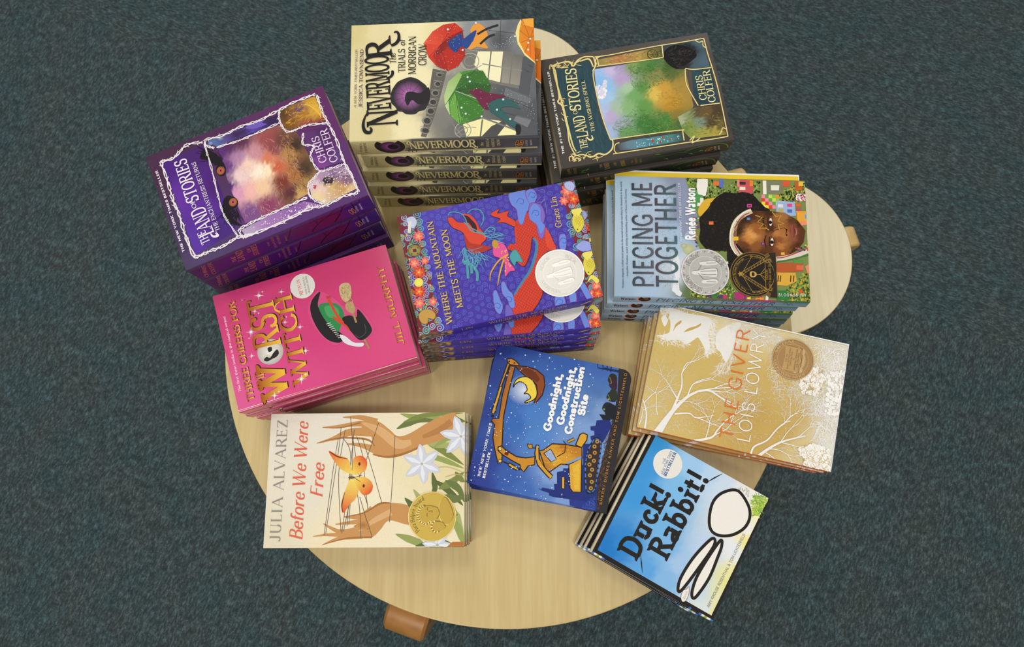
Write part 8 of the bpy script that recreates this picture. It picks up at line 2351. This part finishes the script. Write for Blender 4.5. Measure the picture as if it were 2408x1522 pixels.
ART['before'] = [
 ('F', 28, 40, '0,0 139.5,0 139.5,210 0,210', '128.8,3.8,e4dece 5.3,5.6,e2d8bc 58,40.5,e6deca 129,57.7,e8e2d2 23.6,111.7,efe2c0 58.6,111.7,f1e6c8 76.4,147.1,ecdfb8 15.5,164.6,efe4c4 129.7,200.5,dccf9c 129.4,147.2,eee4c6 76.7,200.1,e6d8a8 6,76.5,eee0bc', 1.6, 0.3),
 ('L', '98a45c', '0.71,6.89,4.77,0.53', '138.3,140 133.1,165 135,191.7'),
 ('L', '6c7a44', '0.71,7.95,4.95,0.53', '122.3,136.5 131.3,157.9 129.6,182.8'),
 ('L', '7f8a48', '0.71,5.65,4.24,0.53', '129.4,143.6 136.7,168.6 138.6,207.7'),
 ('L', '6c7a44', '0.71,8.30,5.83,0.53', '136.8,193.5 131.5,200.5 129.7,210.3'),
 ('L', '7f8a48', '0.71,6.54,7.07,0.53', '111.8,163.1 101.3,182.6 83.8,209'),
 ('L', 'a6b06c', '0.71,7.24,5.65,0.53', '108.2,164.9 104.8,186.2 104.9,209.2'),
 ('L', '98a45c', '0.71,5.83,5.65,0.53', '94.1,161.3 90.7,182.5 80.3,209'),
 ('L', '98a45c', '0.71,5.30,5.65,0.53', '101.2,175.5 111.9,191.5 113.8,207.5'),
 ('L', '5f6c3a', '0.71,6.36,5.12,0.53', '76.6,175.4 60.8,178.8 53.8,175.3'),
 ('L', '5f6c3a', '0.71,6.89,6.18,0.53', '67.8,178.9 57.4,192.9 41.9,208.6'),
 ('L', '7f8a48', '0.71,8.66,6.01,0.53', '59.1,182.4 66.2,196.5 76.8,209.8'),
 ('L', '6c7a44', '0.71,8.13,5.48,0.53', '67.9,189.5 59.3,203.5 45.4,209.7'),
 ('B', 'c99459', '134.2,105.2 129.3,118.6 121.3,129.3 114.5,138.2 117.4,150.7 128.8,170.3 137.5,189.9 136.8,200.6 113.7,191.5 104.3,164.9 95.4,143.6 92.5,127.6 95.2,114.2 106.2,111.5 115,108.8 117.1,101.7 127.4,99'),
 ('L', 'c99459', '7.07,5.30,3.53,0.88', '130,115 134.2,100.7 135.2,90 135.2,78'),
 ('L', 'c99459', '7.77,6.01,4.24,2.83,0.88', '126.6,113.3 128.1,97.2 127,84.6 125.2,70.3 124.5,56.3'),
 ('L', 'c99459', '7.77,5.65,4.24,3.18,0.88', '120.4,113.3 121.2,97.2 119.9,82.9 112.3,66.8 107.8,51.5'),
 ('L', 'c99459', '6.01,4.59,3.53,2.47,0.71', '117.2,111.5 117.1,99 117,86.5 113.1,75.8 110.5,66'),
 ('L', 'c99459', '12.37,6.36,3.89,1.06', '98.2,120.5 102.9,107.1 105.7,95.5 106.7,83.3'),
 ('B', 'c99459', '41.1,153.2 45.4,131.1 44.3,120.5 36.2,109.1 29.1,102 20.9,95 13.9,92.3 10,98.5 10.5,113.5 18.2,122.3 27.3,131.5 23.2,154'),
 ('L', 'c99459', '9.89,5.30,3.53,0.88', '37.9,113.5 32.3,102.9 30.5,94 31.4,83.1'),
 ('L', 'c99459', '6.36,4.59,2.83,0.88', '27.1,106.4 25.9,95.8 24.8,85.2 23.7,74.6'),
 ('L', 'c99459', '7.77,6.01,4.24,2.83,0.71', '20.1,104.7 16.5,90.6 16.7,78.2 20.5,69.3 24.6,61.8'),
 ('L', 'c99459', '7.77,5.30,3.89,2.47,0.71', '14.9,102.9 13,88.8 13.2,76.4 13.1,64.1 11.6,51.7'),
 ('L', 'c99459', '7.07,4.95,3.53,2.47,0.71', '12.5,102.9 10.9,90.6 9.8,80 6.9,71.2 3,61.7'),
 ('L', 'dcae78', '1.77,8.83,10.60,5.30', '129.2,99 120.4,118.6 106.3,138.2 108.2,152.5'),
 ('L', 'a8713c', '0.53,1.41,2.12,1.06', '107.6,50.8 113.1,75.8 111.4,104.4 104.4,113.3'),
 ('L', 'a8713c', '0.53,1.24,1.59', '124.4,56.3 124.1,75.7 129.2,97.2'),
 ('L', 'a8713c', '1.06,2.83,1.77', '95.5,111.6 92.8,127.6 96.1,145.3 104.3,164.9'),
 ('L', 'b8804a', '3.53,7.07,7.07', '113.5,164.9 120.7,182.7 129.7,195.2'),
 ('L', 'dcae78', '1.06,5.30,7.07', '16.6,99.4 27.2,115.3 36,132.9'),
 ('L', 'a8713c', '0.71,2.12,1.41', '21.4,94.1 25.3,104.7 18.4,109.1'),
 ('L', 'a8713c', '0.53,1.59,1.77', '3.4,62.4 9.5,87.1 10.5,113.5'),
 ('L', 'a8713c', '0.71,1.41,2.12,1.41', '31.1,83.4 35.4,104.6 44.3,120.5 45.1,131.1'),
 ('E', 'a8713c>c99459', (22.7, 103.8, 7.07, 4.52, 89)),
 ('L', '5a5046', '0.57', '113.1,74 79.4,69.8 12.8,63.2'),
 ('L', '5a5046', '0.57', '124.6,76.6 93.5,74.1 14.5,64.9'),
 ('L', '5a5046', '0.57', '122,81.1 75.9,76 16.4,80.8'),
 ('L', '5a5046', '0.57', '113.1,79.4 90.1,88.4 14.7,81.7'),
 ('L', '5a5046', '0.57', '135.2,86.4 93.6,90.2 23.4,88.8'),
 ('L', '5a5046', '0.57', '122,90.9 83,88.5 21.7,87'),
 ('L', '5a5046', '0.57', '114.9,89.2 76,97.4 44.5,107.3'),
 ('L', '5a5046', '0.57', '114.9,93.7 93.7,100.9 65.5,104.5 39.3,108.2'),
 ('L', '5a5046', '0.57', '113.2,99.9 79.7,111.6 45.5,122.8'),
 ('L', '5a5046', '0.57', '128.9,116.8 88.4,104.5 65.5,95.7 44.4,88.7 16.4,83.5'),
 ('L', '5a5046', '0.57', '65.5,93.9 41,99.3 9.7,102.1'),
 ('L', '5a5046', '0.57', '51.5,99.3 30.6,106.4 10.6,113.9'),
 ('L', '5a5046', '0.57', '115.2,135 76.3,133.8 25.6,131.5'),
 ('B', 'e4542c>f0d860@135', '99.2,64.3 95,74.1 91,84.8 81.3,89.4 75.1,90.3 79.4,79.6 86.5,72.4'),
 ('B', 'f2d860>e2502a@45', '90.1,91.1 93.7,94.6 93.7,100.9 87.6,105.9 79.6,104.5 76.1,99.2 75.1,91.2'),
 ('B', 'f2de6a>e04a2a@190', '69.8,88.5 67.2,95.6 58.5,97.8 49.7,94.8 43.5,88.7 35.9,83.4 37.7,80.9 51.3,81.9 61.9,85'),
 ('B', 'f2d860>e2502a@135', '69.8,93 72.2,101 69.1,109 62.1,112.9 55.1,109.9 53.6,102.8 61.1,96.6'),
 ('L', '7a3018', '0.71,1.41,0.53', '98.8,65.2 93.5,74.1 91,84.8'),
 ('L', '7a3018', '0.71,1.41,0.53', '36.5,81.6 44.3,80.7 56.6,83.3'),
 ('E', '6a2c14', (85.7, 97.7, 1.25, 1.76, 90)),
 ('E', '6a2c14', (62.9, 103.1, 1.24, 1.76, 90)),
 ('hairs', 8, 30, 'f0dc80 e8b850', 2.65, 7.07, 0.21, -48, 60, '91.8,74.1 86.6,88.4 76,93.8 58.4,90.4 51.4,85.1'),
 ('E', '6a5028', (71.6, 89.9, 3.56, 1.23, 90)),
 ('L', '4a3a20', '0.53', '71.6,93 74,101'),
 ('L', '4a3a20', '0.53', '71.1,93 67.3,99.2'),
 ('L', '98a45c', '0.71,7.24,7.60,0.53', '13.5,138.2 6.7,157.5 1.7,169.8'),
 ('L', '5f6c3a', '0.71,6.36,7.95,0.53', '50.1,147 39.7,157.6 27.6,169.9'),
 ('L', '5f6c3a', '0.71,6.01,6.54,0.53', '1.6,159.3 5.2,182.1 2,199.5'),
 ('L', 'a6b06c', '0.71,9.89,6.54,0.53', '41.8,196.3 24.5,203.2 7.2,209.4'),
 ('L', 'a6b06c', '0.71,7.07,7.24,0.53', '58.9,155.9 41.6,169.9 34.7,185.7'),
 ('L', '6c7a44', '0.71,9.36,6.54,0.53', '52.1,185.8 48.8,199.9 52.3,209.8'),
 ('L', '6c7a44', '0.71,8.48,5.83,0.53', '13.8,169.8 24.3,185.7 33.1,203.3'),
 ('L', '98a45c', '0.71,7.60,6.36,0.53', '27.9,199.7 15.8,204.9 2.1,209.3'),
 ('L', '7f8a48', '0.71,6.36,5.12,0.53', '76.7,200.1 69.8,205.3 66.3,209.9'),
 ('L', 'c0b478', '0.71', '80.1,173.6 81.9,191.3 75.9,208.9'),
 ('L', 'c0b478', '0.71', '71.4,189.5 74.1,200.1 72.4,209.8'),
 ('L', 'cfd3e0', '0.35,10.60,7.42,0.18', '85.3,164.3 80.4,176.6 77.2,183.9'),
 ('L', 'e9eaf0', '0.35,4.59,0.18', '85.3,164.3 81.3,174 78,181.8'),
 ('L', 'cfd3e0', '0.35,10.60,7.42,0.18', '85.3,164.3 72.8,166.5 64.4,166.9'),
 ('L', 'e9eaf0', '0.35,4.59,0.18', '85.3,164.3 74.7,165.5 66.5,166.5'),
 ('L', 'cfd3e0', '0.35,10.60,7.42,0.18', '85.3,164.3 77.7,154.9 72.5,147.3'),
 ('L', 'e9eaf0', '0.35,4.59,0.18', '85.3,164.3 78.9,155.8 73.8,149'),
 ('L', 'cfd3e0', '0.35,10.60,7.42,0.18', '85.3,164.3 90.1,153.3 93.4,144.6'),
 ('L', 'e9eaf0', '0.35,4.59,0.18', '85.3,164.3 89.3,154.6 92.6,146.8'),
 ('L', 'cfd3e0', '0.35,10.60,7.42,0.18', '85.3,164.3 97.8,163.4 106.3,161.7'),
 ('L', 'e9eaf0', '0.35,4.59,0.18', '85.3,164.3 95.9,163.1 104.1,162'),
 ('L', 'cfd3e0', '0.35,10.60,7.42,0.18', '85.3,164.3 92.9,175.1 98.1,181.3'),
 ('L', 'e9eaf0', '0.35,4.59,0.18', '85.3,164.3 91.7,172.8 96.8,179.6'),
 ('E', 'b8b49a', (85.3, 164.3, 1.42, 1.41, 90)),
 ('L', 'cfd3e0', '0.35,11.49,7.95,0.18', '113.8,205.7 111.2,219.8 109.3,228.1'),
 ('L', 'e9eaf0', '0.35,4.95,0.18', '113.8,205.7 111.5,217 109.8,226'),
 ('L', 'cfd3e0', '0.35,11.49,7.95,0.18', '113.8,205.7 100.7,210.7 92.1,212.8'),
 ('L', 'e9eaf0', '0.35,4.95,0.18', '113.8,205.7 102.8,209.3 94.2,212.1'),
 ('L', 'cfd3e0', '0.35,11.49,7.95,0.18', '113.8,205.7 103.5,197.1 96.5,190.4'),
 ('L', 'e9eaf0', '0.35,4.95,0.18', '113.8,205.7 105.1,198 98.1,192'),
 ('L', 'cfd3e0', '0.35,11.49,7.95,0.18', '113.8,205.7 116.3,193 118.2,183.2'),
 ('L', 'e9eaf0', '0.35,4.95,0.18', '113.8,205.7 116,194.4 117.7,185.4'),
 ('L', 'cfd3e0', '0.35,11.49,7.95,0.18', '113.8,205.7 126.9,202.1 135.5,198.6'),
 ('L', 'e9eaf0', '0.35,4.95,0.18', '113.8,205.7 124.7,202.1 133.4,199.3'),
 ('L', 'cfd3e0', '0.35,11.49,7.95,0.18', '113.8,205.7 124.3,215.7 131.2,221.1'),
 ('L', 'e9eaf0', '0.35,4.95,0.18', '113.8,205.7 122.5,213.4 129.4,219.5'),
 ('E', 'b8b49a', (113.8, 205.7, 1.42, 1.41, 90)),
 ('L', 'cfd3e0', '0.35,7.95,5.48,0.18', '2.7,182 1.9,192.2 1.3,197.8'),
 ('L', 'e9eaf0', '0.35,3.36,0.18', '2.7,182 2,189.9 1.4,196.2'),
 ('L', 'cfd3e0', '0.35,7.95,5.48,0.18', '2.7,182 -5.7,186.5 -11.4,188.4'),
 ('L', 'e9eaf0', '0.35,3.36,0.18', '2.7,182 -4.4,185.3 -10,187.7'),
 ('L', 'cfd3e0', '0.35,7.95,5.48,0.18', '2.7,182 -5,177.1 -10,172.7'),
 ('L', 'e9eaf0', '0.35,3.36,0.18', '2.7,182 -3.8,177.5 -8.8,173.8'),
 ('L', 'cfd3e0', '0.35,7.95,5.48,0.18', '2.7,182 3.4,173.3 4.1,166.3'),
 ('L', 'e9eaf0', '0.35,3.36,0.18', '2.7,182 3.3,174.2 3.9,167.9'),
 ('L', 'cfd3e0', '0.35,7.95,5.48,0.18', '2.7,182 11.1,178.9 16.8,175.6'),
 ('L', 'e9eaf0', '0.35,3.36,0.18', '2.7,182 9.7,178.7 15.4,176.3'),
 ('L', 'cfd3e0', '0.35,7.95,5.48,0.18', '2.7,182 10.3,188.2 15.4,191.2'),
 ('L', 'e9eaf0', '0.35,3.36,0.18', '2.7,182 9.1,186.6 14.1,190.3'),
 ('E', 'b8b49a', (2.7, 182.0, 1.4, 1.38, 89)),
 ('P', 'b8743a', '5.4,197.8 5.5,209.4 0,210 -0.2,190.8'),
 ('T', 'didot', '938d84', 7.1, 17.3, 0.5, 11.1, 125.8, 'JULIA ALVAREZ'),
 ('T', 'didotit', 'e0674c', 8.0, 40.5, 0.2, 13.58, 122.0, 'Before We Were'),
 ('T', 'didotit', 'e0674c', 51.2, 59.7, 1.3, 13.2, 34.7, 'Free')
]
SPINE['before'] = [
 ('P', 'd8cba8', '0,0 210,0 210,12.2 0,12.2'),
 ('T', 'didotit', 'c05a40', 80, 8.5, 0, 5, 70, 'Before We Were Free'),
 ('T', 'didot', '6a6660', 15, 8.5, 0, 4.5, 45, 'JULIA ALVAREZ')
]
SPINE_T = {'never': 31, 'purple': 38.5, 'witch': 22, 'mount': 21, 'piece': 15.5, 'giver': 13, 'good': 11, 'duck': 11, 'green': 26.5, 'before': 12.2}
SEALS = {'mount': [('silver', (34.6, 156.9), 25.9)], 'piece': [('pewter', (29.7, 98.2), 26.0), ('black', (28.6, 150.3), 25.4)], 'giver': [('bronze', (111.3, 151.4), 22.6)], 'before': [('gold', (31.2, 176.2), 25.3)]}

BOOKS = {
    'never': dict(w=133.5, h=193.5, t=31.6, name='paperback_book', group='cream and grey paperbacks in the tallest stack at the back', edge='e8e0c8', back='c9bd90',
                  lip='0:d6ca96 .3:dccf9c .33:6a675f 1:55555c', label='%s of the thick cream and grey paperbacks with parasols on the cover'),
    'purple': dict(w=133.0, h=195.5, t=39.0, name='paperback_book', group='purple paperbacks in the stack at the left', edge='d8d0d0', back='42205c',
                   lip='0:4a3a5c .5:56346e 1:5a306c', label='%s of the thick purple paperbacks with a thorny white border'),
    'witch': dict(w=131.0, h=194.0, t=23.0, name='paperback_book', group='pink paperbacks in the stack at the left edge of the table', edge='e8dcd8', back='b02858', finish='gloss',
                  lip='0:d84a80 1:d03c76', roll=0.0028, label='%s of the glossy pink paperbacks with gold lettering'),
    'mount': dict(w=133.5, h=195.5, t=21.5, name='paperback_book', group='violet paperbacks in the stack at the centre', edge='dcd8e0', back='3a2c90',
                  lip='0:7a5440 .09:7a5440 .1:43349e .93:43349e .94:7b3044 1:7b3044', seals=SEALS['mount'], skew=0.0012, label='%s of the violet blue paperbacks with a red scaly dragon body'),
    'piece': dict(w=139.0, h=210.5, t=16.0, name='paperback_book', group='pale blue paperbacks in the stack at the right', edge='e8e6e0', back='8aa2b8',
                  lip='0:9fb8d0 .33:a0b6cc .36:5c7040 .6:6a6a38 .8:b0306c .85:2f7a3c 1:4c6a34', seals=SEALS['piece'], flap=7.0, skew=0.0028, label='%s of the pale blue paperbacks with a woman in a headband'),
    'giver': dict(w=141.5, h=208.5, t=13.5, name='paperback_book', group='tan paperbacks in the stack at the right edge of the table', edge='ece8e0', back='c05a1c', spine_finish='gloss',
                  lip='0:c4621f 1:c4621f', roll=0.0008, seals=SEALS['giver'], label='%s of the tan and white paperbacks with bare branches'),
    'good': dict(w=157.0, h=153.5, t=11.5, name='board_book', group='dark blue board books with an excavator', edge='d8d2c8', back='2a3a8c', finish='matte',
                 lip='0:2b3c94 .5:4a6cb8 .74:7c98cc .76:27388a .88:27388a .92:2a282c 1:2a282c', round=(0, 1, 1, 0), rmm=11.0, board=0.0012, inset=0.0002, roll=0.0008,
                 label='%s of the square blue board books with an orange excavator'),
    'duck': dict(w=141.0, h=140.0, t=11.5, name='picture_book', group='sky blue square picture books at the lower right edge of the table', edge='17120e', back='15110d', finish='matte', spine_finish='gloss',
                 lip='0.0002:2a68bc 0.0171:2a68bc 0.0173:e9e7e2 0.0400:e9e7e2 0.0402:93ab22 0.0600:93ab22 0.0602:e9e7e2 0.0829:e9e7e2 0.0831:2a72c4 0.1043:2a72c4 0.1045:15110d 0.8071:15110d 0.8073:2a72c4 0.8243:2a72c4 0.8245:15110d 0.8893:15110d 0.8895:2a68bc 0.9114:2a68bc 0.9116:e9e7e2 0.9343:e9e7e2 0.9345:93ab22 0.9557:93ab22 0.9559:e9e7e2 0.9786:e9e7e2 0.9788:2a72c4 1.0000:2a72c4', round=(0, 0, 1, 0), rmm=3.0, board=0.0012, inset=0.0012, head=0.0034, roll=0.0024, label='%s of the square sky blue picture books with a black spine'),
    'green': dict(w=132.5, h=191.0, t=27.0, name='paperback_book', group='dark brown paperbacks in the stack at the back right', edge='d8d2c4', back='2b2c28',
                  lip='0:45403b 1:46413d', label='%s of the dark brown and green paperbacks with a gold frame'),
    'before': dict(w=139.5, h=210.0, t=12.7, name='paperback_book', group='cream paperbacks in the stack at the lower left', edge='efe8d8', back='b8ac88',
                   lip='0:e6d8b2 .8:eee0bc .82:98a45c 1:8a9050', seals=SEALS['before'], roll=0.0007, label='%s of the cream paperbacks with two hands and a butterfly'),
}
stack('never', BOOKS['never'], [(-8.73, 39.92, 91.56), (-8.09, 39.63, 90.21), (-8.64, 39.27, 90.50), (-8.68, 38.85, 90.53), (-8.48, 38.70, 90.81)])
stack('purple', BOOKS['purple'], [(-27.68, 29.43, 113.67), (-27.89, 29.44, 113.79), (-28.13, 29.32, 113.56), (-27.85, 29.05, 113.33)])
stack('witch', BOOKS['witch'], [(-22.80, 14.95, 107.20), (-22.88, 14.71, 106.68), (-22.58, 14.63, 106.91), (-22.53, 14.67, 106.46)])
stack('mount', BOOKS['mount'], [(-3.06, 22.20, 102.16), (-2.51, 20.69, 95.11), (-2.42, 20.44, 94.82), (-2.55, 20.23, 94.54), (-2.58, 19.93, 94.14)])
stack('piece', BOOKS['piece'], [(20.17, 25.04, 87.89), (19.46, 24.80, 88.69), (19.37, 24.42, 87.95), (19.35, 24.16, 87.66), (19.43, 24.16, 87.38)])
stack('giver', BOOKS['giver'], [(23.49, 8.99, 76.83), (23.15, 8.82, 77.46), (22.79, 8.69, 78.27), (22.71, 8.79, 78.95)])
stack('good', BOOKS['good'], [(2.47, 4.67, 77.75), (2.37, 4.57, 78.32), (2.27, 4.45, 78.90), (2.17, 4.37, 79.76)])
stack('duck', BOOKS['duck'], [(16.15, -5.83, 61.02), (15.65, -5.58, 60.62), (15.32, -5.59, 60.05), (14.80, -5.54, 60.16)])
stack('green', BOOKS['green'], [(12.04, 40.12, 99.64), (11.28, 39.60, 99.58), (11.05, 39.17, 99.98), (10.77, 39.12, 99.69)])
stack('before', BOOKS['before'], [(-17.23, -0.96, 90.41), (-17.08, -0.94, 90.07), (-16.98, -1.01, 90.64), (-17.13, -0.86, 90.41), (-16.93, -0.96, 90.58)])
